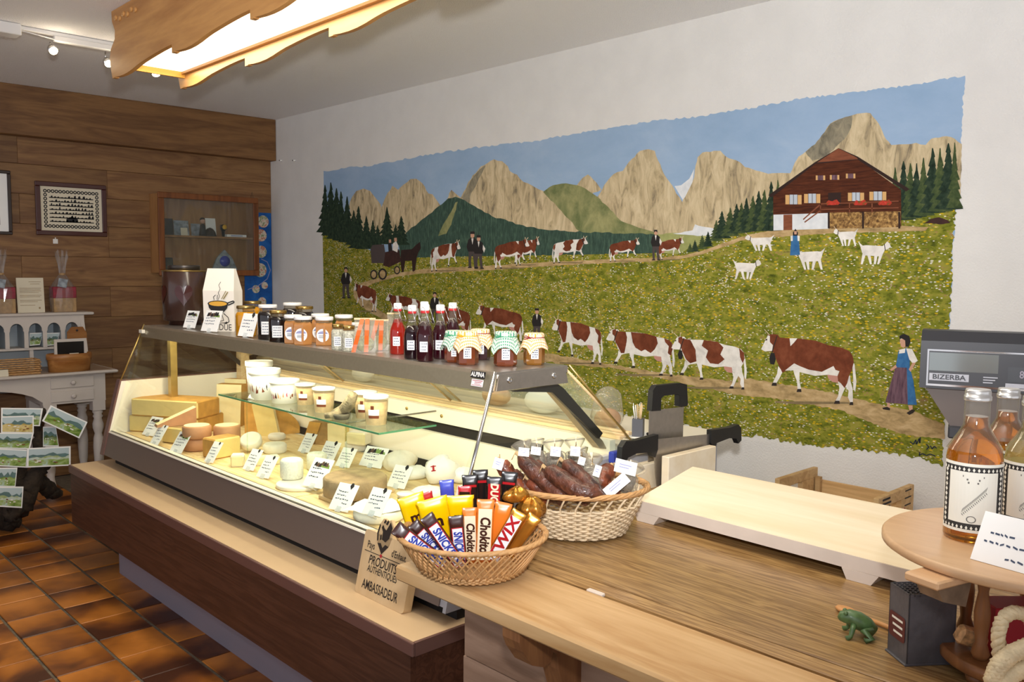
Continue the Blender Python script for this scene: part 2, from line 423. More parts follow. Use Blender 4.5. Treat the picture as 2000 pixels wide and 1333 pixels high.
def noise_paint(name, cols, scale, vec=(1, 1, 1), detail=6, dist=0.3, specks=(), rough=0.85):
    m, nt, b = _new(name); N = nt.nodes; L = nt.links; pin(b, Roughness=rough); b.inputs['Specular IOR Level'].default_value = 0.25
    tc = N.new('ShaderNodeTexCoord'); mp = N.new('ShaderNodeMapping'); mp.inputs['Scale'].default_value = vec
    L.new(tc.outputs['Object'], mp.inputs['Vector'])
    nz = N.new('ShaderNodeTexNoise'); nz.inputs['Scale'].default_value = scale; nz.inputs['Detail'].default_value = detail; nz.inputs['Distortion'].default_value = dist
    nz.inputs['Roughness'].default_value = 0.65
    L.new(mp.outputs[0], nz.inputs['Vector'])
    rp = N.new('ShaderNodeValToRGB'); el = rp.color_ramp.elements
    el[0].position = 0.32; el[0].color = C(cols[0]); el[1].position = 0.68; el[1].color = C(cols[-1])
    for i, c in enumerate(cols[1:-1]):
        e = el.new(0.32 + 0.36 * (i + 1) / (len(cols) - 1)); e.color = C(c)
    L.new(nz.outputs['Fac'], rp.inputs[0]); out = rp.outputs[0]
    for (c, sc, thr, amt, dens) in specks:
        mv = N.new('ShaderNodeMapping'); mv.inputs['Scale'].default_value = (1, .55, 1.25); mv.inputs['Location'].default_value = (sc * .37, sc * .91, sc * .13)
        L.new(tc.outputs['Object'], mv.inputs['Vector'])
        vo = N.new('ShaderNodeTexVoronoi'); vo.inputs['Scale'].default_value = sc; vo.inputs['Randomness'].default_value = 1
        L.new(mv.outputs[0], vo.inputs['Vector'])
        lt = N.new('ShaderNodeMath'); lt.operation = 'LESS_THAN'; lt.inputs[1].default_value = thr; L.new(vo.outputs['Distance'], lt.inputs[0])
        sp = N.new('ShaderNodeSeparateColor'); L.new(vo.outputs['Color'], sp.inputs[0])
        # clumps
        cz = N.new('ShaderNodeTexNoise'); cz.inputs['Scale'].default_value = 9 + sc * .07; cz.inputs['Detail'].default_value = 2; L.new(mv.outputs[0], cz.inputs['Vector'])
        ads = N.new('ShaderNodeMath'); ads.operation = 'MULTIPLY'; L.new(sp.outputs[0], ads.inputs[0]); L.new(cz.outputs['Fac'], ads.inputs[1])
        gt = N.new('ShaderNodeMath'); gt.operation = 'GREATER_THAN'; gt.inputs[1].default_value = dens; L.new(ads.outputs[0], gt.inputs[0])
        pr = N.new('ShaderNodeMath'); pr.operation = 'MULTIPLY'; L.new(lt.outputs[0], pr.inputs[0]); L.new(gt.outputs[0], pr.inputs[1])
        am = N.new('ShaderNodeMath'); am.operation = 'MULTIPLY'; am.inputs[1].default_value = amt; L.new(pr.outputs[0], am.inputs[0])
        mx = N.new('ShaderNodeMix'); mx.data_type = 'RGBA'; L.new(am.outputs[0], mx.inputs['Factor']); L.new(out, mx.inputs['A']); mx.inputs['B'].default_value = C(c); out = mx.outputs['Result']
    L.new(out, b.inputs['Base Color']); return m
M['p_sky'] = noise_paint('mural_sky_blue', ['#8fabc9', '#99b3d0', '#a4bbd5'], 4, (1, .5, 1))
M['p_rock'] = noise_paint('mural_rock', ['#7e735f', '#b7a582', '#cdbb97', '#d8c8a6'], 9, (1, 2.6, .8), 9, 0.9)
M['p_rockshade'] = noise_paint('mural_rock_grey', ['#6b6658', '#8b8470', '#a49a80'], 14, (1, 2, 1), 8, 0.8)
M['p_hill'] = noise_paint('mural_hill_green', ['#5d6a42', '#83875a', '#a3a06f'], 9, (1, 1.3, 1), 8)
M['p_forest'] = noise_paint('mural_far_forest', ['#2c4038', '#3b5247', '#516a58'], 30, (1, 2.2, .6), 8)
M['p_pale'] = noise_paint('mural_pale_green', ['#90965c', '#b0b074'], 12)
M['p_snow'] = noise_paint('mural_snow', ['#cfd4d8', '#e6e8ea'], 20)
M['p_meadow'] = noise_paint('mural_meadow', ['#4a5212', '#6a701d', '#7f8227', '#97913a', '#8d7c48'], 26, (1, .7, 1.3), 8, 0.5,
                            (('#c9a91d', 70, .30, .85, .36), ('#dcd7c4', 58, .27, .9, .34), ('#e8e4d6', 115, .33, .9, .33), ('#a87760', 80, .25, .6, .41), ('#38440e', 90, .34, .5, .34)))
M['p_path'] = noise_paint('mural_path', ['#8d7750', '#b89c6e', '#cfb389'], 22, (1, .6, 1.4), 8)
M['p_pathshade'] = noise_paint('mural_path_shade', ['#7a6a4c', '#8f7c5a'], 22)
M['p_fir'] = noise_paint('mural_fir_green', ['#15241a', '#26382a', '#3c4a35'], 40, (1, 1, 1), 6)
M['p_fir2'] = noise_paint('mural_fir_sunlit', ['#2a3a24', '#41502f', '#59633c'], 40, (1, 1, 1), 6)
M['p_brown'] = noise_paint('mural_cow_brown', ['#5f2f1c', '#733b25', '#854a31'], 16)
M['p_white'] = noise_paint('mural_cow_white', ['#cfcac4', '#e6e1da', '#f0ece6'], 18)
M['p_pink'] = plain('mural_udder_pink', '#c08a7c', .85)
M['p_hoof'] = plain('mural_dark_line', '#2a201c', .85)
M['p_horn'] = plain('mural_horn', '#d6c3a2', .85)
M['p_skin'] = plain('mural_skin', '#c99a80', .85)
M['p_suit'] = plain('mural_black_cloth', '#211c1c', .85)
M['p_trouser'] = plain('mural_grey_cloth', '#4b4140', .85)
M['p_blue'] = noise_paint('mural_blue_cloth', ['#2d5f92', '#4478a8'], 30)
M['p_skirt'] = noise_paint('mural_plum_cloth', ['#4d3743', '#6a4f5a', '#7c606a'], 30, (1, 4, .5))
M['p_chalet'] = noise_paint('mural_chalet_wood', ['#381a10', '#4f2716', '#5f321d'], 40, (1, .3, 3), 5)
M['p_roof'] = noise_paint('mural_roof', ['#73412d', '#8f563c'], 40, (1, .4, 2), 5)
M['p_dark'] = plain('mural_dark_wood', '#2a1610', .85)
M['p_shutter'] = plain('mural_shutter', '#d2a76d', .85)
M['p_pane'] = plain('mural_window', '#b9c2cc', .85)
M['p_log'] = noise_paint('mural_stacked_logs', ['#4c3620', '#8d6a3f', '#c9a364'], 70, (1, 1, 1), 3)
M['p_geran'] = noise_paint('mural_red_flowers', ['#5c5a2a', '#b5332a', '#c94a3a'], 80, (1, 1, 1), 3)
M['p_cart'] = plain('mural_cart', '#3a1f1a', .85, var=.3, scale=30)
M['p_horse'] = plain('mural_horse', '#2c1712', .85, var=.3, scale=30)
M['p_ink'] = plain('mural_signature', '#1d2836', .8)

outline = [(632, 334)] + [(632 + (1885 - 632) * t, 334 + (148 - 334) * t + 3 * math.sin(t * 23)) for t in [i / 12 for i in range(1, 12)]] + \
          [(1885, 148), (1876, 275), (1868, 408), (1861, 480), (1857, 600), (1850, 700), (1845, 810), (1841, 913)]
bott = [(1841, 913), (1790, 893), (1700, 882), (1600, 872), (1500, 857), (1430, 846), (1300, 826), (1200, 806)]
lb = at_x(1200, 806, WALL_X); zb = lb.z
P = Paint()
if True:
    pts = jag(outline, 2.2, 5, False) + jag(bott, 2.5, 5, False)
    poly = [wallpt(x, y, 0) for x, y in pts]
    yl = wallpt(632, 334, 0)[1]
    poly = [q for q in poly if q[2] > 1.3] + [(poly[0][0], yl, 1.3)]
    P.mats.append('p_sky'); P.mb.poly(poly, 0); P.build('painted_sky')
def mount(pts, f, mat='p_rock', lay=1, amp=1.2, name='painted_mountain'):
    Paint().fill(pts, mat, lay, f, amp, 7).build(name)
mount([(255, 480), (275, 420), (300, 385), (345, 370), (385, 385), (420, 430), (450, 470), (470, 660), (280, 660)], m1)
mount([(400, 660), (430, 530), (480, 420), (520, 352), (555, 378), (590, 345), (630, 312), (665, 310), (705, 340), (740, 400), (765, 405), (790, 440), (815, 475), (812, 660)], m1, lay=2)
mount([(850, 440), (880, 378), (905, 400), (945, 430), (930, 470)], m1, lay=1)
mount([(1645, 350), (1680, 305), (1712, 284), (1745, 315), (1795, 378), (1700, 420)], m1, lay=1)
mount([(210, 420), (250, 350), (290, 300), (330, 270), (365, 262), (400, 210), (470, 140), (520, 130), (560, 140), (580, 200), (610, 270), (650, 330), (690, 400), (725, 450), (750, 530), (800, 600), (760, 660), (560, 660), (300, 660)], m2, lay=2)
mount([(680, 355), (720, 350), (770, 310), (800, 250), (790, 330), (745, 420), (730, 440)], m2, 'p_snow', lay=2.4, amp=0, name='painted_glacier')
mount([(720, 470), (760, 380), (800, 300), (820, 180), (850, 150), (920, 140), (960, 140), (1010, 185), (1080, 210), (1110, 240), (1200, 265), (1250, 280), (1330, 275), (1400, 275), (1420, 640), (760, 640), (740, 560)], m2, lay=1.6)
mount([(300, 830), (370, 690), (420, 655), (490, 600), (560, 510), (600, 450), (660, 420), (760, 390), (830, 375), (890, 375), (950, 450), (990, 540), (1040, 605), (1150, 600), (1220, 590), (1290, 605), (1330, 560), (1440, 542), (1500, 560), (1552, 600), (1540, 1000), (350, 1000)], m3, lay=2.2)
mount([(420, 655), (490, 600), (560, 510), (600, 450), (660, 420), (760, 390), (750, 480), (720, 540), (660, 600), (560, 700), (470, 720)], m3, 'p_rockshade', 2.6, name='painted_rock_face')
mount([(935, 430), (975, 350), (1010, 290), (1060, 235), (1100, 215), (1140, 192), (1190, 203), (1225, 235), (1235, 262), (1280, 285), (1320, 330), (1370, 350), (1440, 385), (1500, 440), (1560, 500), (1640, 560), (1720, 660), (1100, 660), (1000, 560)], m1, lay=2.4)
mount([(945, 425), (985, 345), (1030, 280), (1075, 235), (1090, 230), (1040, 330), (1000, 400), (985, 470)], m1, 'p_rockshade', 2.8, name='painted_rock_face')
mount([(1440, 390), (1500, 350), (1580, 338), (1650, 350), (1700, 372), (1770, 420), (1850, 500), (1930, 580), (2000, 660), (1690, 670), (1600, 560)], m1, 'p_hill', 2.6, name='painted_hill')
mount([(215, 430), (260, 500), (340, 560), (440, 600), (560, 640), (560, 690), (260, 690), (210, 640)], m2, 'p_hill', 2.8, name='painted_hill')
# dark forest band
mount([(560, 690), (620, 625), (700, 560), (800, 480), (860, 430), (905, 420), (960, 440), (1040, 490), (1130, 540), (1230, 570), (1340, 605), (1500, 625), (1800, 640), (2000, 645), (2120, 650), (2160, 790), (560, 830)], m1, 'p_forest', 3, 1.6, 'painted_forest')
mount([(510, 655), (700, 640), (920, 660), (930, 720), (700, 780), (520, 780)], m2, 'p_pale', 2.9, name='painted_valley')
mount([(670, 645), (790, 625), (805, 588), (850, 602), (925, 615), (915, 660), (820, 660)], m2, 'p_snow', 3.1, name='painted_snowfield')
mount([(920, 450), (900, 520), (880, 590), (850, 645), (800, 660), (830, 590), (880, 510), (905, 455)], m1, 'p_hill', 3.2, name='painted_clearing')
# meadow
mead = [m1(*p) for p in ((95, 635), (200, 665), (300, 705), (380, 745), (430, 770), (560, 790), (700, 790), (900, 785), (1100, 782), (1500, 776), (1900, 768))] + \
       [m2(*p) for p in ((400, 768), (560, 762), (700, 770), (760, 738), (850, 710), (1000, 664), (1120, 628), (1260, 600))] + [m3(*p) for p in ((190, 1190), (620, 1180), (1115, 1130), (1290, 1090), (1512, 1030))]
edge_r = jag([(1868, 408), (1861, 480), (1857, 600), (1850, 700), (1845, 810), (1841, 913)], 3.0, 4, False)
pts = jag(mead, .8, 6, False) + edge_r + jag(bott, 4.0, 4, False)
poly = [wallpt(x, y, 3.6) for x, y in pts]; xw = poly[0][0]
poly += [(xw, yl - .02, zb - .02), (xw, yl, zb)]
P = Paint(); P.mats.append('p_meadow'); P.mb.poly(poly, 0); P.build('painted_meadow')
# paths
Paint().fill([(300, 960), (380, 930), (560, 885), (700, 862), (900, 850), (1100, 842), (1300, 828), (1500, 818), (1700, 808), (1990, 795), (2100, 795), (2100, 812), (1990, 818), (1700, 830), (1500, 842), (1300, 855), (1100, 868), (900, 878), (700, 888), (560, 905), (400, 950), (350, 985), (345, 1020), (400, 1080), (470, 1130), (560, 1180), (700, 1260), (820, 1330), (700, 1330), (560, 1240), (430, 1150), (330, 1090), (290, 1040), (283, 990)], 'p_path', 4, m1, .8, 6).build('painted_path')
Paint().fill([(470, 805), (550, 796), (720, 780), (850, 750), (1000, 696), (1130, 652), (1270, 625), (1310, 640), (1120, 678), (1000, 718), (850, 772), (720, 800), (550, 814), (470, 822)], 'p_path', 4.1, m2, .8, 6) \
    .fill([(195, 1222), (620, 1203), (1115, 1190), (1310, 1200), (1290, 1225), (1000, 1235), (600, 1245), (300, 1265), (0, 1285), (0, 1262)], 'p_path', 4.2, m3, .8, 6).build('painted_path')
low = [m4(*p) for p in ((-300, 560), (0, 575), (400, 640), (1100, 762), (1700, 830))] + [m5(*p) for p in ((0, 612), (300, 660), (700, 730), (1110, 830), (1380, 885), (1590, 985))]
lo2 = [m5(*p) for p in ((1588, 1090), (1300, 1060), (1000, 955), (800, 870), (400, 792), (0, 752))] + [m4(*p) for p in ((1400, 880), (1000, 790), (600, 705), (200, 672), (0, 650), (-300, 625))]
Paint().fill(low + lo2, 'p_path', 4.3, ident, 1.6, 6).build('painted_path')
# fir trees
def fir(P, f, x, yb, h, w, mat, lay):
    n = 7; L = []; R = []
    for i in range(n):
        t = i / n; yy = yb - h * (1 - t)
        ww = w * .68 * (t + .08)
        L += [(x - ww * .55, yy), (x - ww - random.uniform(0, .1) * w, yy + h / n * .9)]
        R += [(x + ww * .55, yy), (x + ww + random.uniform(0, .1) * w, yy + h / n * .9)]
    P.fill([(x, yb - h - 4)] + R + [(x, yb)] + L[::-1], mat, lay, f)
P = Paint()
for k, (x, yb, h, w) in enumerate([(110, 640, 290, 75), (145, 660, 325, 90), (180, 680, 310, 90), (207, 690, 300, 80), (245, 700, 280, 85), (285, 715, 210, 80), (315, 720, 240, 80), (362, 735, 195, 80), (402, 730, 165, 70), (432, 725, 130, 60), (488, 710, 225, 90), (540, 710, 120, 60), (575, 715, 175, 80), (300, 735, 140, 80), (350, 740, 110, 80)]):
    fir(P, m1, x, yb, h, w, 'p_fir', 4.4 + .05 * k)
P.build('painted_fir_wood')
P = Paint()
for k, (x, yb, h, w) in enumerate([(775, 760, 55, 40), (805, 755, 70, 45), (850, 740, 85, 50), (885, 725, 90, 55), (935, 690, 125, 75), (970, 675, 165, 85), (1020, 660, 170, 90), (1060, 645, 180, 90), (1090, 640, 180, 85), (1120, 635, 205, 90), (1160, 632, 215, 90), (1195, 632, 245, 95), (1230, 630, 250, 90), (1270, 630, 300, 90), (1310, 600, 280, 80)]):
    fir(P, m2, x, yb, h, w, 'p_fir' if k % 2 else 'p_fir2', 4.4 + .05 * k)
P.build('painted_fir_wood')
P = Paint()
for k, (x, yb, h, w) in enumerate([(1070, 1130, 360, 110), (1130, 1150, 425, 130), (1180, 1140, 400, 120), (1225, 1130, 390, 120), (1275, 1120, 420, 120), (1340, 1100, 470, 150), (1395, 1090, 460, 130), (1455, 1075, 480, 150), (1500, 1065, 475, 90)]):
    fir(P, m3, x, yb, h, w, 'p_fir' if k % 2 else 'p_fir2', 4.4 + .05 * k)
P.build('painted_fir_wood')
# chalet
P = Paint()
P.fill([(188, 970), (480, 738), (800, 705), (1112, 930), (1115, 1195), (188, 1120)], 'p_chalet', 5.2, m3)
P.fill([(190, 1110), (590, 1098), (590, 1212), (190, 1224)], 'p_snow', 5.4, m3)
P.fill([(262, 1110), (326, 1108), (326, 1220), (262, 1222)], 'p_roof', 5.6, m3)
P.fill([(590, 1095), (1110, 1085), (1110, 1200), (590, 1212)], 'p_log', 5.4, m3)
for x in (590, 838, 1100): P.line([(x, 1090), (x, 1210)], 4, 'p_dark', 5.7, m3)
P.fill([(152, 970), (490, 730), (660, 628), (800, 690), (1175, 925), (1150, 942), (800, 712), (495, 742), (175, 985)], 'p_dark', 5.6, m3)
P.fill([(505, 732), (660, 630), (795, 698), (800, 708)], 'p_roof', 5.8, m3)
for x, y, w, h in ((335, 1000, 55, 70), (470, 992, 55, 68), (787, 980, 55, 62), (945, 974, 60, 64)):
    P.fill([(x - w / 2, y - h / 2), (x + w / 2, y - h / 2), (x + w / 2, y + h / 2), (x - w / 2, y + h / 2)], 'p_pane', 5.8, m3)
    for s in (-1, 1):
        cx = x + s * (w / 2 + 17); P.fill([(cx - 14, y - h / 2 + 2), (cx + 14, y - h / 2 + 2), (cx + 14, y + h / 2), (cx - 14, y + h / 2)], 'p_shutter', 5.8, m3)
    P.line([(x, y - h / 2), (x, y + h / 2)], 1, 'p_dark', 6, m3)
for x, y in ((530, 843), (632, 840), (748, 830)):
    P.fill([(x - 34, y - 17), (x + 34, y - 17), (x + 34, y + 17), (x - 34, y + 17)], 'p_shutter', 5.8, m3)
    P.fill([(x - 20, y - 17), (x + 20, y - 17), (x + 20, y + 17), (x - 20, y + 17)], 'p_skirt', 5.9, m3)
P.fill([(585, 952), (678, 948), (678, 1040), (585, 1040)], 'p_dark', 5.7, m3)
P.line([(530, 1032), (1095, 1012)], 2, 'p_roof', 6.2, m3); P.line([(530, 1072), (1095, 1060)], 2, 'p_roof', 6.2, m3)
for x in (530, 740, 903): P.line([(x, 1028), (x, 1095)], 2, 'p_roof', 6.2, m3)
P.line([(530, 1035), (405, 1145)], 2.5, 'p_roof', 6.2, m3); P.line([(530, 1080), (415, 1165)], 2.5, 'p_roof', 6.2, m3)
for x in (618, 818, 995): P.fill([(x - 50, 1030), (x - 30, 1005), (x, 1012), (x + 30, 1000), (x + 52, 1025), (x + 40, 1040), (x - 40, 1042)], 'p_geran', 6.4, m3, .6, 4)
P.fill([(1275, 1175), (1330, 1140), (1390, 1128), (1450, 1150), (1470, 1170), (1400, 1180), (1330, 1172)], 'p_cart', 5, m3, .5, 4)
P.build('painted_chalet')
# cattle: template traced facing left, normalised to a 0..1 box
def nrm(l): return [((x - 188) / 727.0, (y - 240) / 590.0) for x, y in l]
COW = dict(
    body=nrm([(190, 405), (205, 370), (230, 320), (250, 290), (275, 285), (315, 290), (330, 312), (400, 318), (480, 320), (600, 335), (700, 370), (800, 390), (860, 415), (885, 450), (895, 500), (880, 560), (860, 600), (845, 660), (825, 700), (790, 655), (775, 645), (770, 602), (700, 592), (600, 602), (500, 578), (440, 560), (370, 572), (350, 582), (330, 540), (310, 500), (285, 430), (270, 420), (215, 418)]),
    face=nrm([(188, 402), (215, 345), (240, 295), (255, 300), (258, 350), (278, 370), (272, 415), (215, 418)]),
    belly=nrm([(370, 565), (440, 510), (480, 530), (550, 558), (650, 575), (740, 530), (755, 560), (785, 570), (770, 607), (700, 597), (600, 606), (500, 582), (440, 564)]),
    f1=nrm([(318, 530), (352, 575), (330, 620), (305, 662), (275, 664), (285, 640), (310, 590)]),
    f2=nrm([(432, 555), (482, 560), (480, 640), (493, 706), (466, 712), (462, 650), (440, 590)]),
    h1=nrm([(772, 645), (832, 690), (810, 740), (785, 800), (752, 802), (775, 760), (785, 700)]),
    h2=nrm([(826, 650), (866, 600), (870, 650), (885, 700), (888, 810), (868, 812), (850, 770), (855, 720), (825, 680)]),
    tail=nrm([(882, 500), (900, 515), (915, 650), (905, 730), (890, 700), (890, 620)]),
    udder=nrm([(690, 590), (775, 598), (775, 660), (730, 652), (700, 625)]))
PATCH_B = [nrm(l) for l in ([(262, 300), (330, 312), (395, 318), (410, 380), (400, 470), (380, 560), (345, 560), (320, 500), (285, 430)],
                            [(450, 320), (600, 335), (720, 372), (735, 450), (700, 520), (660, 560), (600, 520), (560, 540), (500, 500), (470, 440)],
                            [(800, 392), (860, 415), (885, 450), (893, 510), (870, 590), (840, 560), (850, 480), (815, 440)])]
PATCH_C = [nrm(l) for l in ([(255, 300), (330, 312), (370, 320), (420, 420), (430, 540), (370, 560), (330, 520), (290, 430)],
                            [(500, 322), (640, 342), (690, 400), (660, 470), (700, 520), (640, 570), (560, 560), (520, 500), (540, 430), (480, 380)],
                            [(840, 405), (885, 450), (893, 510), (875, 560), (850, 500)])]
PATCH_WHITE = [nrm(l) for l in ([(405, 318), (465, 318), (440, 350), (412, 378)],)]
def cow(f, x0, y0, x1, y1, kind, flip, lay, bell=False):
    P = Paint()
    g = lambda u, v: f(x0 + (x1 - x0) * ((1 - u) if flip else u), y0 + (y1 - y0) * v)
    P.fill([(u, .97 + .02 * v) for u, v in ((.15, -1.2), (.9, -.6), (.98, .6), (.4, 1.0), (.15, 0))], 'p_pathshade', lay, g)
    for k in ('f1', 'f2', 'h1', 'h2', 'tail'): P.fill(COW[k], 'p_white', lay + .2, g)
    for leg in ('f1', 'f2', 'h1', 'h2'):
        ym = max(v for u, v in COW[leg]); us = [u for u, v in COW[leg] if v > ym - .03]
        P.fill([(min(us), ym - .01), (max(us), ym - .01), (max(us) + .004, ym + .03), (min(us) - .012, ym + .03)], 'p_hoof', lay + .25, g)
    P.fill(COW['udder'], 'p_pink', lay + .3, g)
    if kind == 'A':
        P.fill(COW['body'], 'p_brown', lay + .4, g); P.fill(COW['belly'], 'p_white', lay + .6, g)
        for q in PATCH_WHITE: P.fill(q, 'p_white', lay + .6, g)
    else:
        P.fill(COW['body'], 'p_white', lay + .4, g)
        for q in (PATCH_B if kind == 'B' else PATCH_C): P.fill(q, 'p_brown', lay + .6, g, .25, 2.5)
    P.fill(COW['face'], 'p_white', lay + .8, g)
    P.fill(nrm([(255, 295), (290, 285), (300, 320), (275, 360), (255, 345)]), 'p_brown', lay + .9, g)
    P.line([nrm([(252, 292)])[0], nrm([(213, 250)])[0]], 1.2, 'p_horn', lay + .9, g); P.line([nrm([(272, 288)])[0], nrm([(276, 245)])[0]], 1.2, 'p_horn', lay + .9, g)
    P.fill(nrm([(222, 325), (236, 322), (234, 334), (222, 335)]), 'p_hoof', lay + 1, g)
    P.line([nrm([(310, 300)])[0], nrm([(283, 385)])[0], nrm([(270, 430)])[0]], 1.8, 'p_hoof', lay + 1, g)
    if bell: P.fill(nrm([(250, 470), (262, 430), (290, 430), (300, 480), (288, 520), (258, 515)]), 'p_suit', lay + 1.1, g)
    P.build('painted_cow')
cow(m5, 185, 240, 915, 830, 'A', False, 6, True)
cow(m4, 1120, 395, 1775, 895, 'C', False, 7, True)
cow(m4, 553, 335, 1150, 782, 'B', False, 6)
cow(m4, 82, 250, 525, 680, 'B', False, 6)
cow(m1, 1030, 1065, 1322, 1310, 'A', False, 6)
cow(m1, 800, 1060, 1002, 1300, 'A', False, 6)
cow(m1, 480, 1000, 698, 1180, 'B', False, 6)
cow(m1, 285, 935, 428, 1125, 'A', False, 6)
cow(m1, 752, 680, 938, 878, 'B', True, 6)
cow(m1, 1270, 660, 1420, 842, 'A', True, 6)
cow(m1, 1140, 665, 1358, 862, 'A', True, 7.5)
cow(m1, 1495, 658, 1715, 828, 'C', True, 6)
cow(m2, 280, 668, 470, 818, 'A', True, 6)
cow(m2, 570, 660, 740, 808, 'A', True, 6)
# goats
def goat(f, x0, y0, x1, y1, flip):
    P = Paint(); g = lambda u, v: f(x0 + (x1 - x0) * ((1 - u) if flip else u), y0 + (y1 - y0) * v)
    for a in ((.28, .40), (.44, .5), (.68, .62), (.8, .9)): P.fill([(a[0] - .05, .5), (a[0] + .06, .5), (a[1] + .02, 1), (a[1] - .04, 1)], 'p_white', 6, g)
    P.fill([(.0, .25), (.04, .1), (.12, .03), (.17, .12), (.25, .22), (.5, .2), (.75, .18), (.86, .2), (1, .02), (.92, .28), (.88, .5), (.8, .62), (.55, .64), (.35, .66), (.24, .55), (.18, .36), (.08, .34)], 'p_white', 6.2, g)
    P.line([(.2, .12), (.17, .4)], 1.5, 'p_hoof', 6.4, g); P.line([(.1, .05), (.02, -.1)], 1, 'p_horn', 6.4, g)
    P.build('painted_goat')
goat(m2, 1110, 650, 1290, 750, False); goat(m2, 1650, 612, 1800, 720, False); goat(m2, 1400, 728, 1600, 865, False)
goat(m2, 1800, 690, 2000, 832, True); goat(m2, 1035, 800, 1210, 922, True)
# people
def man(f, x, yt, yb, lay=7, hat=True, flip=1, vest='p_suit'):
    P = Paint(); h = yb - yt; g = lambda u, v: f(x + u * h * flip, yt + v * h)
    P.fill([(-.1, .5), (.1, .5), (.1, .75), (.13, .98), (.05, .98), (.02, .72), (0, .6), (-.04, .75), (-.03, .98), (-.1, .98), (-.11, .75)], 'p_trouser', lay, g)
    P.fill([(-.06, .18), (.06, .18), (.13, .24), (.15, .42), (.12, .55), (-.12, .55), (-.16, .42), (-.12, .24)], vest, lay + .2, g)
    P.fill([(.13, .28), (.2, .4), (.16, .52), (.12, .42)], 'p_white', lay + .3, g); P.fill([(-.03, .19), (.03, .19), (0, .36)], 'p_white', lay + .3, g)
    P.fill([(-.05, .06), (.05, .06), (.055, .14), (.0, .19), (-.05, .15)], 'p_skin', lay + .3, g)
    P.fill([(-.07, .07), (-.055, .0), (.055, .0), (.07, .07)] if hat else [(-.055, .1), (-.05, .01), (.05, .01), (.055, .1), (.0, .05)], 'p_suit', lay + .4, g)
    P.fill([(-.12, .97), (-.02, .97), (-.02, 1), (-.13, 1)], 'p_suit', lay + .4, g); P.fill([(.05, .97), (.15, .97), (.16, 1), (.05, 1)], 'p_suit', lay + .4, g)
    P.build('painted_herdsman')
man(m1, 1010, 632, 855); man(m1, 1048, 655, 860, 7.3); man(m1, 238, 848, 1040, hat=False); man(m1, 780, 1000, 1190, hat=False)
man(m1, 1403, 1100, 1300, hat=True); man(m2, 567, 620, 808, 8, hat=False)
P = Paint()   # woman walking behind the last cow
P.fill([(1215, 535), (1320, 540), (1345, 620), (1378, 830), (1135, 810), (1165, 700)], 'p_skirt', 7, m5)
P.fill([(1300, 545), (1325, 545), (1350, 640), (1378, 828), (1308, 826)], 'p_blue', 7.2, m5)
P.fill([(1235, 420), (1300, 390), (1325, 430), (1322, 545), (1215, 540), (1228, 470)], 'p_blue', 7.2, m5)
P.fill([(1295, 395), (1340, 400), (1385, 490), (1350, 515), (1320, 480)], 'p_white', 7.4, m5); P.fill([(1245, 405), (1290, 395), (1285, 430), (1240, 435)], 'p_white', 7.4, m5)
P.fill([(1345, 505), (1370, 505), (1330, 575), (1315, 555)], 'p_skin', 7.5, m5); P.fill([(1215, 520), (1225, 540), (1180, 572), (1170, 560)], 'p_skin', 7.5, m5)
P.fill([(1247, 330), (1290, 310), (1300, 370), (1275, 392), (1255, 380)], 'p_skin', 7.5, m5)
P.fill([(1242, 300), (1280, 284), (1320, 300), (1330, 345), (1312, 385), (1290, 380), (1288, 335), (1262, 318), (1246, 325)], 'p_suit', 7.6, m5)
P.line([(1200, 578), (1100, 532)], 1.3, 'p_hoof', 7.6, m5)
P.fill([(1150, 812), (1172, 815), (1172, 850), (1150, 845)], 'p_skin', 6.9, m5); P.fill([(1310, 830), (1345, 832), (1345, 870), (1320, 870)], 'p_skin', 6.9, m5)
P.fill([(1112, 850), (1150, 842), (1173, 855), (1170, 870), (1120, 862)], 'p_hoof', 7.2, m5); P.fill([(1297, 890), (1340, 862), (1365, 870), (1350, 890), (1320, 905)], 'p_hoof', 7.2, m5)
P.build('painted_woman')
P = Paint()   # girl with goats
P.fill([(1392, 690), (1440, 690), (1446, 775), (1385, 778)], 'p_blue', 6.8, m2); P.fill([(1400, 655), (1432, 655), (1436, 695), (1398, 695)], 'p_blue', 6.9, m2)
P.fill([(1388, 660), (1402, 656), (1402, 690), (1390, 690)], 'p_white', 7, m2); P.fill([(1430, 656), (1445, 660), (1443, 690), (1432, 690)], 'p_white', 7, m2)
P.fill([(1403, 640), (1418, 615), (1434, 640), (1432, 658), (1403, 658)], 'p_suit', 7, m2); P.fill([(1410, 630), (1427, 630), (1426, 650), (1412, 650)], 'p_skin', 7.2, m2)
P.build('painted_girl')
P = Paint()   # horse and cart
P.fill([(575, 745), (640, 740), (668, 712), (690, 695), (695, 735), (680, 760), (670, 790), (660, 870), (645, 878), (640, 810), (600, 812), (590, 880), (578, 880), (570, 800)], 'p_horse', 6.4, m1)
P.fill([(470, 760), (560, 740), (575, 815), (500, 850), (465, 840)], 'p_cart', 6.6, m1)
P.fill([(388, 740), (400, 715), (470, 710), (478, 760), (470, 825), (395, 825)], 'p_trouser', 6.8, m1)
for cx, cy, r in ((462, 892, 36), (550, 868, 26), (408, 895, 30)):
    P.fill([(cx + r * .75 * math.cos(a * PI / 6), cy + r * math.sin(a * PI / 6)) for a in range(12)], 'p_suit', 6.7, m1)
    P.fill([(cx + r * .5 * math.cos(a * PI / 6), cy + r * .7 * math.sin(a * PI / 6)) for a in range(12)], 'p_path', 6.75, m1)
P.fill([(525, 705), (545, 690), (558, 720), (552, 760), (522, 745)], 'p_white', 7, m1); P.fill([(532, 672), (548, 670), (550, 692), (534, 694)], 'p_skin', 7, m1)
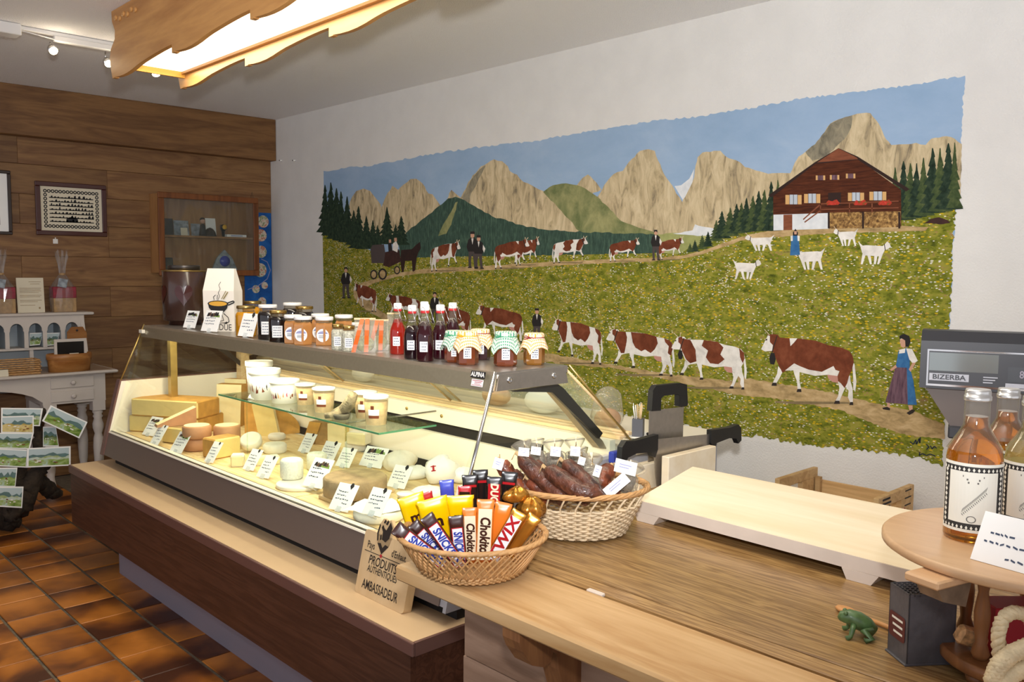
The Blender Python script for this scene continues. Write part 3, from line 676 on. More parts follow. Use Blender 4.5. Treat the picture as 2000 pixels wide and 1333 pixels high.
P.fill([(495, 705), (515, 700), (522, 750), (498, 755)], 'p_suit', 6.9, m1); P.fill([(500, 682), (514, 680), (515, 700), (501, 702)], 'p_skin', 7, m1)
P.build('painted_horse_cart')
P = Paint()   # painter's signature scrawl
for s in ([(1325, 1110), (1350, 1130), (1370, 1095), (1375, 1130), (1395, 1085), (1400, 1120), (1405, 1075)], [(1450, 1130), (1470, 1150), (1450, 1170)], [(1480, 1140), (1495, 1165), (1510, 1145), (1530, 1160)], [(1400, 1190), (1395, 1215), (1420, 1200), (1450, 1215), (1480, 1205), (1520, 1220)]):
    P.line(s, 2.2, 'p_ink', 8, m5)
P.build('painted_signature')['kind'] = 'stuff'
# ================================================================== refrigerated display case
def part(mb, name, mat, parent): return mb.build(name, mat, parent, loc=-parent.location)
def stand(px, py, z, r=0.0):
    p = at_z(px, py, z); d = (p - EYE); d.z = 0; d.normalize(); return p + d * r
Y0, Y1 = 1.95, 4.77
M['walnut'] = wood('dark_walnut_laminate', '#42271c', '#5d3b2b', 'y', 5, 16, 0.42, False, rings=9)
M['shelf_lam'] = plain('tan_laminate', '#d5b78f', 0.28, var=0.05, scale=4)
M['mauve_edge'] = plain('brown_metal_edge', '#7a5a52', 0.35, 0.35)
M['fascia'] = plain('taupe_enamel', '#6f6057', 0.38, 0.25)
M['cream'] = plain('cream_enamel', '#ece5d2', 0.45)
M['gold_steel'] = plain('warm_brushed_steel', '#9a8c78', 0.36, 0.45, var=0.05, scale=90)
M['grey_tex'] = plain('grey_textured_metal', '#a9aab2', 0.5, 0.2, bump=0.2, bscale=400)
M['kick'] = plain('grey_kick_plate', '#8d8793', 0.5, 0.2)
M['deck'] = wood('wood_pattern_paper', '#d3b077', '#efd9a6', 'y', 7, 12, 0.6, False, rings=6)
M['wood_rail'] = wood('pale_rail_wood', '#d6b583', '#e8cfa3', 'y', 6, 14, 0.5, False)
M['strut'] = plain('dark_steel', '#4c4744', 0.35, 0.7)
M['goldpost'] = plain('brass_toned_post', '#bfa463', 0.3, 0.8, var=.12, scale=30)
case = thing('refrigerated_display_case', 'long steel and glass cheese counter with lit interior and dark walnut base', 'display case', (2.0, 3.36, 0))
c = case
part(MB().box(1.53, 1.55, 1.90, 4.47, 0, .2), 'kick_plate', M['kick'], c)
part(MB().box(1.43, 1.45, 1.90, 4.86, .197, .464), 'front_panel', M['walnut'], c)
for a in (1.90, 4.84): part(MB().box(1.45, 2.95, a, a + .02, .197, .464), 'side_panel', M['walnut'], c)
part(MB().box(1.45, 2.95, 1.92, 4.84, .197, .22), 'base_bottom', M['dark'], c)
sh = part(MB().box(1.436, 1.66, 1.896, 4.869, .470, .505), 'customer_shelf', M['shelf_lam'], c)
part(MB().bbox(1.426, 1.436, 1.886, 4.878, .464, .504, .002).box(1.436, 1.66, 1.886, 1.896, .464, .504).box(1.436, 1.66, 4.869, 4.878, .464, .504), 'shelf_edging', M['mauve_edge'], c)
part(MB().box(1.625, 1.66, 1.93, 4.76, .505, .56), 'plinth', M['dark'], c)
part(MB().prism([(1.57, .555), (1.60, .672), (1.603, .672), (1.66, .672), (1.66, .555)], Y0, Y1, 'y'), 'front_fascia', M['fascia'], c)
part(MB().prism([(1.597, .671), (1.600, .677), (1.645, .677), (1.645, .671)], Y0, Y1, 'y'), 'front_ledge', M['cream'], c)
part(MB().box(1.606, 1.618, Y0, Y1, .6775, .679), 'glass_channel', M['strut'], c)
part(MB().box(1.645, 2.37, Y0 + .02, Y1 - .005, .655, .664), 'deck', M['cream'], c)
for k, (a, b) in enumerate(((1.99, 2.95), (2.96, 3.92), (3.93, 4.74))):
    mb = MB(); xs = 1.655
    mb.box(xs, 2.33, a, b, .6645, .667); part(mb, 'deck_paper', M['deck'], c)
bp = part(MB().box(2.37, 2.40, Y0 + .02, Y1, .70, .83).box(2.37, 2.40, Y0 + .02, Y1, .88, .945).box(2.37, 2.40, Y0 + .02, 2.30, .83, .88).box(2.37, 2.40, 4.45, Y1, .83, .88), 'back_panel', M['cream'], c)
part(MB().box(2.392, 2.40, 2.29, 4.46, .828, .882), 'air_slot', M['dark'], c)
part(MB().box(2.36, 2.372, Y0 + .03, Y1 - .01, .664, .70), 'drain_slot', M['dark'], c)
for px, py in ((795, 798), (863, 813), (640, 762)):
    p = at_x(px, py, 2.37); mb = MB(); mb.tube([(2.37, p.y, p.z), (2.366, p.y, p.z)], .0075, 10); part(mb, 'panel_screw', M['goldpost'], c)
for k, (xa, za) in enumerate(((2.40, .945), (2.425, .950), (2.45, .955))):
    part(MB().bbox(xa, xa + .021, Y0 + .0, Y1, za, za + .014, .002), 'sliding_rail', M['wood_rail'], c)
# end panels
pol = [(1.575, .555), (1.602, .675), (1.671, .94), (2.47, .94), (2.47, .50), (1.66, .50), (1.66, .555)]
part(MB().prism(pol, Y1, Y1 + .012, 'y'), 'end_panel', M['cream'], c)
pf = [(1.565, .552), (1.592, .675), (1.663, .947), (1.671, .94), (1.602, .675), (1.575, .555)]
part(MB().prism(pf, Y1, Y1 + .045, 'y').prism([(1.663, .947), (2.47, .947), (2.47, .94), (1.671, .94)], Y1, Y1 + .045, 'y'), 'end_panel_edge', M['mauve_edge'], c)
part(MB().prism(pol, Y1 + .012, Y1 + .045, 'y'), 'outer_end_panel', M['fascia'], c)
pol_r = [(1.575, .555), (1.602, .675), (1.66, .90), (2.47, .90), (2.47, .50), (1.66, .50), (1.66, .555)]
part(MB().prism(pol_r, Y0 + .004, Y0 + .02, 'y'), 'end_panel', M['cream'], c)
part(MB().prism([(x, z - .004 if z > .8 else z) for x, z in pol_r], Y0 - .03, Y0 + .004, 'y'), 'outer_end_panel', M['grey_tex'], c)
part(MB().prism([(1.56, .548), (1.595, .70), (1.64, .70), (1.64, .548)], Y0 - .045, Y0 - .031, 'y'), 'corner_cap', M['grey_tex'], c)
# rear service body and worktop
part(MB().box(2.47, 2.98, Y0 - .03, Y1, .10, .885), 'rear_cabinet', M['grey_tex'], c)
part(MB().bbox(2.455, 3.02, Y0 - .032, Y1 + .02, .886, .905, .003), 'rear_worktop', M['cream'], c)
# top shelf
part(MB().box(1.80, 2.12, Y0, Y1, 1.212, 1.235), 'top_shelf', M['steel'], c)
part(MB().prism([(1.796, 1.236), (1.80, 1.236), (1.80, 1.232), (1.786, 1.175), (1.778, 1.175)], Y0, Y1, 'y'), 'top_fascia', M['gold_steel'], c)
ep = [at_y(px, py, Y0 - .004) for px, py in ((974, 733), (1102, 716), (1108, 748), (968, 765))]
ep = part(MB().prism([(p.x, p.z) for p in ep], Y0 - .008, Y0, 'y'), 'end_plate', M['steel'], c)
for px, py in ((995, 743), (1082, 734)):
    p = at_y(px, py, Y0 - .008); mb = MB()
    mb.lathe([(.011, 0), (.011, .003), (.006, .006), (.004, .004)], 12); mb.xf(Matrix.Translation(p) @ Matrix.Rotation(PI / 2, 4, 'X'))
    part(mb, 'bolt', M['chrome'], c)
zz = zmap(840, 690, 5.0)
def ypoly(pts, f, y0, y1, name, mat):
    q = [at_y(*f(*p), (y0 + y1) / 2) for p in pts]; part(MB().prism([(p.x, p.z) for p in q], y0, y1, 'y'), name, mat, c)
ypoly([(780, 370), (1240, 305), (1290, 340), (1675, 780), (1640, 835), (1180, 382), (800, 376)], zz, Y0 + .022, Y0 + .034, 'support_strut', M['strut'])
ypoly([(1170, 385), (1195, 385), (1650, 850), (1690, 930), (1625, 925), (1320, 560)], zz, Y0 + .036, Y0 + .07, 'strut_flange', M['gold_steel'])
for yy in (Y1 - .08,):
    part(MB().prism([(1.84, 1.21), (2.08, 1.21), (2.43, .91), (2.40, .91), (2.06, 1.19), (1.84, 1.195)], yy, yy + .012, 'y'), 'support_strut', M['strut'], c)
p = at_y(337, 720, 4.66)
part(MB().box(p.x - .018, p.x + .018, 4.64, 4.68, .665, 1.21), 'front_post', M['goldpost'], c)
part(MB().box(2.31, 2.36, 4.68, 4.74, .90, 1.09), 'rear_post', M['wood_rail'], c)
# glazing
gx = lambda z: 1.609 + (1.792 - 1.609) * (z - .678) / (1.225 - .678)
part(MB().prism([(gx(.678), .678), (gx(1.225), 1.225), (gx(1.225) + .004, 1.225), (gx(.678) + .004, .678)], Y0 + .002, Y1 - .002, 'y'), 'front_glass', M['glass'], c)
part(MB().tube([(gx(.672) - .002, Y0 - .001, .672), (gx(1.235) - .003, Y0 - .001, 1.237)], .0055, 8), 'glass_edge_rod', M['chrome'], c)
part(MB().tube([(1.668, Y1 + .002, .945), (1.80, Y1 + .002, 1.24)], .004, 8), 'glass_edge_rod', M['goldpost'], c)
part(MB().prism([(1.675, .945), (1.80, 1.232), (2.12, 1.232), (2.46, .945)], Y1 - .001, Y1 + .004, 'y'), 'end_glass', M['glass'], c)
part(MB().prism([(1.665, .905), (1.79, 1.165), (2.15, 1.165), (2.46, .905)], Y0 + .012, Y0 + .016, 'y'), 'end_glass', M['glass'], c)
for k in range(3):
    a, b = Y0 + .02 + k * .93, Y0 + .02 + (k + 1) * .93 + .06; off = .008 * (k % 2)
    g = part(MB().prism([(2.12 + off, 1.228), (2.455 + off, .965), (2.459 + off, .965), (2.124 + off, 1.228)], a, min(b, Y1), 'y'), 'rear_glass_pane', M['glass'], c)
    for e in (a, min(b, Y1)):
        mb = MB(); mb.tube([(2.122 + off, e, 1.228), (2.457 + off, e, .965)], .0045, 6); mb.build('pane_edge', M['wood_rail'], g)
part(MB().tube([(2.125, Y0 - .002, 1.236), (2.47, Y0 - .002, .93)], .004, 8), 'rear_glass_edge', M['goldpost'], c)
# glass shelf with its edge and hangers
gz = .94
M['green_edge'] = plain('green_glass_edge', '#5fa37c', 0.15, trans=0.3)
M['shelfglass'] = glass('green_tinted_glass', (0.90, 0.96, 0.92))
gs = part(MB().box(1.85, 2.12, 2.65, 3.98, gz - .006, gz), 'glass_shelf', M['shelfglass'], c)
MB().box(1.846, 1.850, 2.646, 3.984, gz - .0065, gz + .0005).box(1.85, 2.12, 2.646, 2.650, gz - .0065, gz + .0005).build('shelf_rim', M['green_edge'], gs)
for yy in (2.95, 3.8):
    part(MB().tube([(1.90, yy, gz - .006), (1.90, yy, .667)], .003, 6), 'shelf_support', M['shelfglass'], c)
    part(MB().tube([(1.90, yy, gz - .009), (2.36, yy, gz - .009)], .004, 6), 'shelf_bracket', M['steel'], c)
# lamp under the top shelf
part(MB().tube([(1.835, Y0 + .1, 1.195), (1.835, Y1 - .1, 1.195)], .011, 10), 'fluorescent_tube', emis('tube_glow', '#fff0cf', 5.0), c)
cl = add_light('case_tube_light', 'AREA', (1.86, (Y0 + Y1) / 2, 1.185), 14, (1.0, 0.88, 0.64), shape='RECTANGLE', size=.04, size_y=2.6)
cl.rotation_euler = (0, math.radians(-6), 0)
# maker's plate and sticker on the top fascia
def fascia_frame(px, py):
    p = at_x(px, py, 1.786); n = Vector((-1, 0, .24)).normalized(); return frame(p + n * .006, (0, -1, 0), n)
Mp = fascia_frame(937, 733)
pl = part(MB().box(-.033, .033, -.0105, .0105, 0, .002).xf(Mp), 'name_plate', M['black'], c)
t = text_obj('ALPINA', .020, M['white'], c, Matrix.Translation(-case.location) @ Mp @ Matrix.Translation((0, 0, .0026)), sx=.92, bold=.0006)
Mp = fascia_frame(935, 749)
part(MB().box(-.027, .027, -.011, .011, 0, .001).xf(Mp), 'sticker', M['paper'], c)
part(MB().box(-.024, .024, .006, .008, .001, .0014).box(-.024, .024, -.0085, -.007, .001, .0014).box(-.012, .02, .001, .003, .001, .0014).box(-.012, .015, -.004, -.0025, .001, .0014).xf(Mp), 'sticker_print', M['red'], c)
p = at_x(281, 648, 1.79)
part(MB().box(1.768, 1.785, Y1 - .045, Y1 - .004, 1.195, 1.213), 'end_clip', M['cream'], c)
# ================================================================== goods in and on the case
DK, SH, TP = .667, .94, 1.2355
M['paste'] = plain('cheese_paste', '#e6cd84', .5, var=.05, scale=30, bump=.06, bscale=60)
M['paste2'] = plain('pale_cheese_paste', '#efe0ae', .5, var=.05, scale=30)
M['rind'] = plain('golden_rind', '#c99647', .6, var=.18, scale=25)
M['rind_brown'] = plain('brown_rind', '#a5824f', .7, var=.2, scale=30, bump=.2, bscale=60)
M['rind_pink'] = plain('pinkish_rind', '#c48f66', .6, var=.12, scale=20)
M['rind_grey'] = plain('grey_brown_rind', '#9d8663', .8, var=.25, scale=18, bump=.3, bscale=70)
M['rind_white'] = plain('white_rind', '#ece5d3', .7, var=.06, scale=30, bump=.15, bscale=90)
M['herb'] = plain('herbed_white_rind', '#e3e3d4', .7, var=.12, scale=140)
M['wrap'] = plain('white_wrapping_paper', '#f1f0ea', .55, bump=.35, bscale=25)
def seg(a, b, z):
    """frame with origin at pixel a on plane z, local X towards pixel b, local Y horizontal and away from the camera; returns matrix, length"""
    A, B = at_z(a[0], a[1], z), at_z(b[0], b[1], z); x = (B - A); Ln = x.length; x.normalize()
    y = Vector((0, 0, 1)).cross(x)
    if y.dot(A - EYE) < 0: y = -y
    Mx = Matrix((x, y, Vector((0, 0, 1)))).transposed().to_4x4(); Mx.translation = A
    return Mx, Ln
def cheese_block(name, label, a, b, z, h, t, mats, kind='box', group=None, lean=0.0):
    Mx, L = seg(a, b, z); mb = MB()
    if kind == 'box':
        mb.bbox(0, L, 0, t, 0, h, .006)
        for i, f in enumerate(mb.f):
            n = sum((Vector(mb.v[j]) for j in f), Vector()) / len(f)
            mb.m[i] = 0 if n.y < .004 and len(f) == 4 and n.z > .01 else 1
    elif kind == 'ramp':
        mb.prism([(0, 0), (L, 0), (L, h), (L * .02, .012)], 0, t, 'y')
        mb.m[:] = [1] * len(mb.f); mb.m[2] = 0
    elif kind == 'wedge':       # standing wedge, narrow on top
        mb.prism([(0, 0), (L, 0), (L * .45 + lean, h), (lean, h)], 0, t, 'y'); mb.m[:] = [1] * len(mb.f); mb.m[4] = 0; mb.m[5] = 0
    elif kind == 'fan':         # quarter wheel lying on its cut side
        pts = [(0, 0), (L, 0)] + [(L * math.cos(q), h * math.sin(q)) for q in [k * PI / 14 for k in range(1, 6)]] + [(L * .06, h)]
        mb.prism(pts, 0, t, 'y'); mb.m[:] = [1] * len(mb.f); mb.m[-1] = 0; mb.m[-2] = 0; mb.m[len(pts) - 1] = 0
    elif kind == 'slab':
        mb.prism([(0, 0), (L, 0), (L + lean, h), (lean, h)], 0, t, 'y'); mb.m[:] = [1] * len(mb.f); mb.m[-1] = 0; mb.m[-2] = 0
    if Mx.determinant() < 0: pass
    o = mb.build(name, [M[m] for m in mats]); o.matrix_world = Mx if Mx.determinant() > 0 else Mx
    return tag(o, label, 'cheese', group)
def cheese_disc(name, label, px, py, z, r, h, mat, group=None, top=None, squash=1.0):
    p = stand(px, py, z, r); mb = MB(); b = min(.008, h * .25)
    mb.lathe([(r - b, 0), (r, b), (r, h - b), (r - b, h)], 32, squash=squash)
    if top: mb.m[-1] = 1
    o = mb.build(name, [M[mat]] + ([M[top]] if top else []), loc=p); return tag(o, label, 'cheese', group)
cheese_block('cheese_block', 'lower of two long yellow cheese blocks stacked at the far end of the case', (252, 843), (386, 852), DK, .088, .24, ('paste', 'rind'))
cheese_block('cheese_block', 'upper of two long yellow cheese blocks stacked at the far end of the case', (256, 812), (386, 820), DK + .0885, .092, .2, ('paste', 'rind'))
cheese_block('cheese_block', 'small square cheese block under the ramp shaped piece', (316, 865), (356, 870), DK, .082, .08, ('paste', 'rind_brown'))
cheese_block('cheese_wedge', 'ramp shaped cheese piece with white cut face and orange rind', (306, 836), (384, 829), DK + .083, .088, .055, ('paste2', 'rind_pink'), 'ramp')
cheese_disc('round_cheese', 'lower of two stacked pink rinded cheese drums beside the front price cards', 385, 884, DK, .067, .062, 'rind_pink')
cheese_disc('round_cheese', 'upper of two stacked pink rinded cheese drums beside the front price cards', 385, 884 - 24, DK + .0625, .067, .062, 'rind_pink', top='paste2')
cheese_disc('round_cheese', 'single pink rinded cheese drum behind the cut yellow block', 444, 880, DK, .064, .115, 'rind_pink', top='paste2')
cheese_block('cheese_block', 'cut yellow cheese half with brown rind in front of the pink drums', (420, 899), (471, 889), DK, .092, .1, ('paste', 'rind'))
cheese_disc('soft_cheese', 'flat white rinded round cheese standing by the tilted piece', 537, 889, DK, .056, .045, 'rind_white')
cheese_disc('soft_cheese', 'small white cheese disc behind the flat white round', 541, 862, DK, .045, .03, 'rind_white')
o = cheese_disc('soft_cheese', 'greyish white cheese piece tilted against the flat white round', 492, 886, DK, .052, .042, 'rind_white'); o.rotation_euler = (math.radians(8), math.radians(-34), .6); o.location.z += .034
cheese_block('cheese_slice', 'small pale cheese slice left of two grey price cards', (450, 914), (476, 913), DK, .052, .07, ('paste2', 'rind_white'))
cheese_block('cheese_slice', 'low pale cheese piece behind the two grey price cards', (500, 912), (548, 908), DK, .038, .06, ('paste2', 'rind_white'))
cheese_disc('serving_disc', 'round white board under the speckled white cheese', 588, 962, DK, .10, .016, 'rind_white')
cheese_disc('fresh_cheese', 'speckled white cheese cylinder on the round white board', 570, 940, DK + .0165, .047, .082, 'herb')
cheese_disc('fresh_cheese', 'speckled white cheese cylinder half hidden by a cow price card', 619, 922, DK, .043, .075, 'herb')
Mx, L = seg((664, 985), (772, 962), DK); o = MB().bbox(-.02, L, .0, .12, 0, .016, .003).build('cheese_board', M['wood_rail']); o.matrix_world = Mx; tag(o, 'small pale wooden board beneath the grey-brown cheese wheel', 'board')
cheese_disc('round_cheese', 'big grey-brown cheese wheel in the middle of the case front', 694, 981, DK + .0165, .122, .072, 'rind_grey')
cheese_disc('soft_cheese', 'round soft cheese under white paper nearest the wooden sign', 741, 1027, DK, .092, .034, 'rind_white')
p = stand(735, 1003, DK + .0345, .07); mb = MB(); n = 14
vs = [(0, 0, .004)]; 
for i in range(n): a = 2 * PI * i / n; rr = .1 + .02 * math.sin(i * 2.3); vs.append((rr * math.cos(a), rr * math.sin(a), .001 + .006 * (i % 2)))
mb.add(vs, [(0, 1 + i, 1 + (i + 1) % n) for i in range(n)], 0, True); tag(mb.build('wrapping_paper', M['wrap'], loc=p), 'crumpled white paper sheet lying on the round soft cheese', 'paper')
cheese_block('cheese_slab', 'tall pale yellow cheese slab standing upright behind the drums', (421, 832), (469, 834), DK, .235, .06, ('paste2', 'rind'), 'slab', lean=.012)
cheese_block('cheese_slab', 'narrow pale cheese slab standing behind the tall upright slab', (440, 820), (482, 822), DK, .24, .04, ('paste2', 'rind'), 'slab')
cheese_block('cheese_wedge', 'upright brown rinded cheese wedge under the glass shelf, nearest the tall slab', (478, 848), (533, 850), DK, .17, .05, ('rind', 'paste'), 'wedge')
cheese_block('cheese_wedge', 'upright yellow cheese wedge with pale edge in the middle of the wedges', (505, 852), (545, 853), DK, .165, .03, ('paste', 'paste2'), 'slab', lean=-.035)
cheese_block('cheese_wedge', 'fan shaped quarter cheese with dark golden rind below the white tubs', (538, 850), (588, 846), DK, .13, .05, ('rind', 'rind_brown'), 'fan')
cheese_block('cheese_slab', 'brown rinded slab leaning right under the glass shelf', (590, 866), (612, 869), DK, .115, .05, ('rind', 'rind_brown'), 'slab', lean=.05)
cheese_block('cheese_slab', 'brown rinded slab standing straight under the glass shelf', (616, 869), (640, 871), DK, .12, .05, ('rind_brown', 'rind_brown'), 'slab')
cheese_block('cheese_slab', 'pale yellow slab right of the brown rinded slabs', (640, 871), (674, 874), DK, .112, .05, ('paste2', 'paste'), 'slab')
cheese_disc('soft_cheese', 'lower white cheese of the stack under the shelf end', 697, 884, DK, .058, .045, 'rind_white')
cheese_block('soft_cheese', 'square white cheese on top of the stack under the shelf end', (676, 869), (712, 872), DK + .0455, .06, .07, ('paste2', 'rind_white'))
def lump(name, label, px, py, z, rx, ry, rz, mat, cat='package', seed=1, parent=None, amp=.18):
    rnd = random.Random(seed); p = stand(px, py, z, min(rx, ry)); mb = MB(); mb.sphere((0, 0, rz), 1, 18, 11, 0, (rx, ry, rz))
    ph = [rnd.uniform(0, 6) for _ in range(6)]; vs = []
    for v in mb.v:
        v = Vector(v) - Vector((0, 0, rz)); a = math.atan2(v.y, v.x)
        k = 1 + amp * (math.sin(3 * a + ph[0]) * .4 + math.sin(7 * a + ph[1] + v.z * 40) * .35 + math.sin(5 * a + v.z * 70 + ph[2]) * .4)
        v = Vector((v.x * k, v.y * k, v.z * (1 + amp * .4 * math.sin(4 * a + ph[3])))); v.z = max(v.z, -rz * .8) + rz * .8; vs.append(tuple(v))
    mb.v = vs; o = mb.build(name, M[mat] if isinstance(mat, str) else mat, loc=p); return tag(o, label, cat)
lump('wrapped_cheese', 'lumpy cream coloured soft cheese behind the large cow price card', 781, 926, DK, .075, .06, .05, 'rind_white', 'cheese', 3)
lump('wrapped_cheese', 'small rounded cream cheese left of the lumpy one', 742, 912, DK, .04, .04, .035, 'rind_white', 'cheese', 4)
lump('wrapped_cheese', 'flat white paper parcel in front of the lumpy cheese', 812, 940, DK, .06, .05, .03, 'wrap', 'package', 5)
b = lump('paper_bag_parcel', 'tall crumpled white paper parcel with red print near the case end', 862, 950, DK, .07, .06, .062, 'wrap', 'package', 6, amp=.3)
mb = MB().box(-.004, .004, -.012, .012, -.001, .001).box(-.012, .012, .006, .010, -.001, .001).box(-.01, .01, -.012, -.008, -.001, .001); o = mb.build('red_print', M['red'], b); o.matrix_basis = frame(Vector((-.066, -.03, .075)), (.45, -.85, .2), (-.8, -.5, .3))
lump('wrapped_cheese', 'low white parcel at the very end of the lit case', 905, 948, DK, .06, .05, .035, 'wrap', 'package', 8)
lump('wrapped_cheese', 'white parcel behind the chocolate basket', 835, 985, DK, .07, .06, .03, 'wrap', 'package', 9)
p = stand(792, 996, DK, .03); cup = thing('yoghurt_cup', 'small white pot with green band left of the chocolate packets', 'pot', p)
MB().lathe([(.024, 0), (.031, .05), (.033, .05), (.033, .055), (.0, .056)], 20).build('pot_body', M['white_plastic'], cup)
MB().lathe([(.0278, .022), (.0298, .038)], 20, caps=False).build('green_band', plain('green_print', '#2f8a4c', .5), cup)
lump('bagged_cheese', 'clear plastic bag holding a cheese piece behind the ramp shaped cheese', 402, 822, DK + .06, .06, .045, .05, glass('clear_film', (.93, .93, .9), .12, 1.3, .12), 'package', 11, amp=.25)
# --- shelf tubs and cups
def printed_tub(label, px, py, r, h):
    p = stand(px, py, SH, r); t = thing('white_tub', label, 'tub', p, group='white dairy tubs on the glass shelf')
    MB().lathe([(r * .86, 0), (r * .97, h * .86), (r * .97, h * .86)], 28).build('tub_body', M['white_plastic'], t)
    MB().lathe([(r * 1.02, h * .84), (r * 1.04, h * .86), (r * 1.04, h), (r * .98, h), (r * .96, h * .97)], 28).build('tub_lid', M['white_plastic'], t)
    rnd = random.Random(int(px)); mb = MB(); n = 30
    for i in range(n):           # row of printed cows and figures round the tub
        a0 = 2 * PI * i / n + rnd.uniform(-.1, .1); mi = rnd.choice([0, 1, 1, 2, 2, 3]); hz = rnd.uniform(.12, .38) * h; z0 = h * rnd.uniform(.18, .42)
        q = [(a0, z0), (a0 + rnd.uniform(.1, .25), z0 + rnd.uniform(-.06, .06) * h), (a0 + rnd.uniform(.1, .22), z0 + hz * .6), (a0 + rnd.uniform(-.05, .1), z0 + hz)]
        mb.add([((r * (.865 + .11 * z / h)) * math.cos(a), (r * (.865 + .11 * z / h)) * math.sin(a), z) for a, z in [(a, z) for a, z in q]], [(0, 1, 2, 3)], mi)
    mb.build('tub_print', [M['ink'], M['p_brown'], plain('orange_print', '#d88a3c', .5), plain('pink_print', '#b84a6a', .5)], t, fix=False)
printed_tub('tallest white dairy tub at the back of the glass shelf', 507, 770, .064, .155)
printed_tub('white tub with dark cow print in front of the tallest tub', 517, 783, .073, .14)
printed_tub('wide low white tub at the front of the glass shelf', 556, 790, .066, .105)
M['cupfilm'] = glass('clear_plastic_cup', (.97, .95, .9), .08, 1.0, .25, '#e8d6b0')
M['cupfill'] = plain('creamy_cup_filling', '#d7b98c', .6, var=.25, scale=60)
def lidded_cup(label, px, py, r, h):
    p = stand(px, py, SH, r); t = thing('lidded_cup', label, 'cup', p, group='clear dessert cups on the glass shelf')
    MB().lathe([(r * .80, .001), (r * .96, h * .8)], 24).build('filling', M['cupfill'], t)
    MB().lathe([(r * .84, 0), (r, h * .92)], 24, caps=False).build('cup_wall', M['cupfilm'], t)
    MB().lathe([(r * 1.02, h * .9), (r * 1.06, h * .92), (r * 1.06, h * .98), (r * .95, h), (r * .9, h * .99)], 24).build('cup_lid', M['white_plastic'], t)
    mb = MB()
    for mi, (a0, a1, z0, z1) in enumerate(((3.35, 4.35, .35, .55), (3.35, 4.35, .25, .35), (3.6, 3.9, .55, .68))):
        k = 8
        for i in range(k):
            A, B = a0 + (a1 - a0) * i / k, a0 + (a1 - a0) * (i + 1) / k; f = lambda z: r * (.85 + .16 * z)
            mb.add([(f(z) * math.cos(a), f(z) * math.sin(a), z * h) for a, z in ((A, z0), (B, z0), (B, z1), (A, z1))], [(0, 1, 2, 3)], mi)
    mb.build('cup_label', [M['paper'], M['p_brown'], M['p_brown']], t, fix=False)
lidded_cup('clear lidded cup next to the low white tub', 597, 793, .044, .095)
lidded_cup('second clear lidded cup from the tubs, before the bark piece', 633, 808, .047, .105)
lidded_cup('clear lidded cup behind, right of the bark piece', 714, 820, .047, .11)
lidded_cup('clear lidded cup nearest the end of the glass shelf', 735, 833, .048, .115)
p = stand(672, 820, SH, .03); M['bark'] = plain('grey_bark', '#8d8064', .9, var=.4, scale=45, bump=.8, bscale=60)
bk = thing('bark_piece', 'gnarled grey piece of tree bark on the glass shelf', 'bark', p)
mb = MB(); mb.tube([(-.02, .05, .012), (0, .01, .03), (.0, -.035, .06), (-.005, -.075, .105)], [.018, .024, .027, .02], 9); mb.build('branch', M['bark'], bk)
mb = MB(); mb.tube([(.0, .01, .03), (-.045, .0, .02), (-.07, .03, .014)], [.02, .016, .012], 8); mb.build('side_branch', M['bark'], bk)
mb = MB(); mb.lathe([(.0, .0), (.028, .004), (.034, .02), (.03, .026), (.0, .016)], 14); mb.xf(Matrix.Translation((-.03, -.03, .0))); mb.build('bark_cup', plain('dark_bark_hollow', '#5b5648', .9, var=.3), bk)
# --- price cards
M['cardlow'] = plain('cow_print', '#5a4032', .6); M['cardgreen'] = plain('green_print2', '#7c9a4a', .6)
M['clip'] = glass('clear_acrylic', (.95, .97, .97), .02, 1.5, .25)
def price_card(label, px, py, w, h, z, kind, lean=36, turn=0.22):
    w *= 1.15; h *= 1.08
    p = at_z(px, py, z); t = thing('price_card', label, 'price card', p, turn)
    n = Vector((-math.cos(math.radians(lean)), 0, math.sin(math.radians(lean)))); Fm = frame((0, 0, .006), (0, -1, 0), n)
    MB().box(-w / 2, w / 2, 0, h, -.0006, .0006).xf(Fm).build('card', M['paper'], t)
    rnd = random.Random(int(px * 7 + py)); mb = MB(); mats = [M['ink'], M['cardlow'], M['cardgreen'], M['blueink']]; e = .0011
    ytop = h * .62
    if kind == 'cow':
        for i in range(6):
            cx = -w * .30 + w * .11 * i; cy = h * .80 + rnd.uniform(-.05, .03) * h; q = w * .075
            mb.add([(cx - q, cy - q, e), (cx + q, cy - q * .8, e), (cx + q * .7, cy + q * 1.3, e), (cx - q * .5, cy + q, e)], [(0, 1, 2, 3)], rnd.choice([0, 1, 1, 2, 0]))
        mb.add([(-w * .05, h * .70, e * .9), (w * .42, h * .68, e * .9), (w * .38, h * .80, e * .9), (w * .02, h * .84, e * .9)], [(0, 1, 2, 3)], 2)
    else:
        cx, cy, q = w * .18, h * .93, w * .10
        mb.add([(cx, cy - q * 1.5, e), (cx + q, cy, e), (cx + q * .5, cy + q * 1.2, e), (cx - q * .5, cy + q * 1.2, e), (cx - q, cy, e)], [(0, 1, 2, 3, 4)], 0); ytop = h * .68
    for k in range(3 if kind == 'cow' else 4):   # handwriting
        y = ytop - k * h * .14; x = -w * .38; end = w * rnd.uniform(.05, .35) if k < 3 else w * .3
        if k == 3: x = w * .02
        while x < end:
            L = rnd.uniform(.03, .10) * w; d = rnd.uniform(-.02, .02) * h
            mb.add([(x, y + d, e), (x + L, y + d * .3, e), (x + L, y + d * .3 + h * .035, e), (x, y + d + h * .035, e)], [(0, 1, 2, 3)], 3); x += L + rnd.uniform(.015, .05) * w
    o = mb.xf(Fm).build('handwriting', mats, t, fix=False)
    MB().box(-.012, .012, -.006, .016, .0008, .004).box(-.012, .012, -.006, -.001, -.02, .001).xf(Fm).build('card_clip', M['clip'], t)
G = price_card
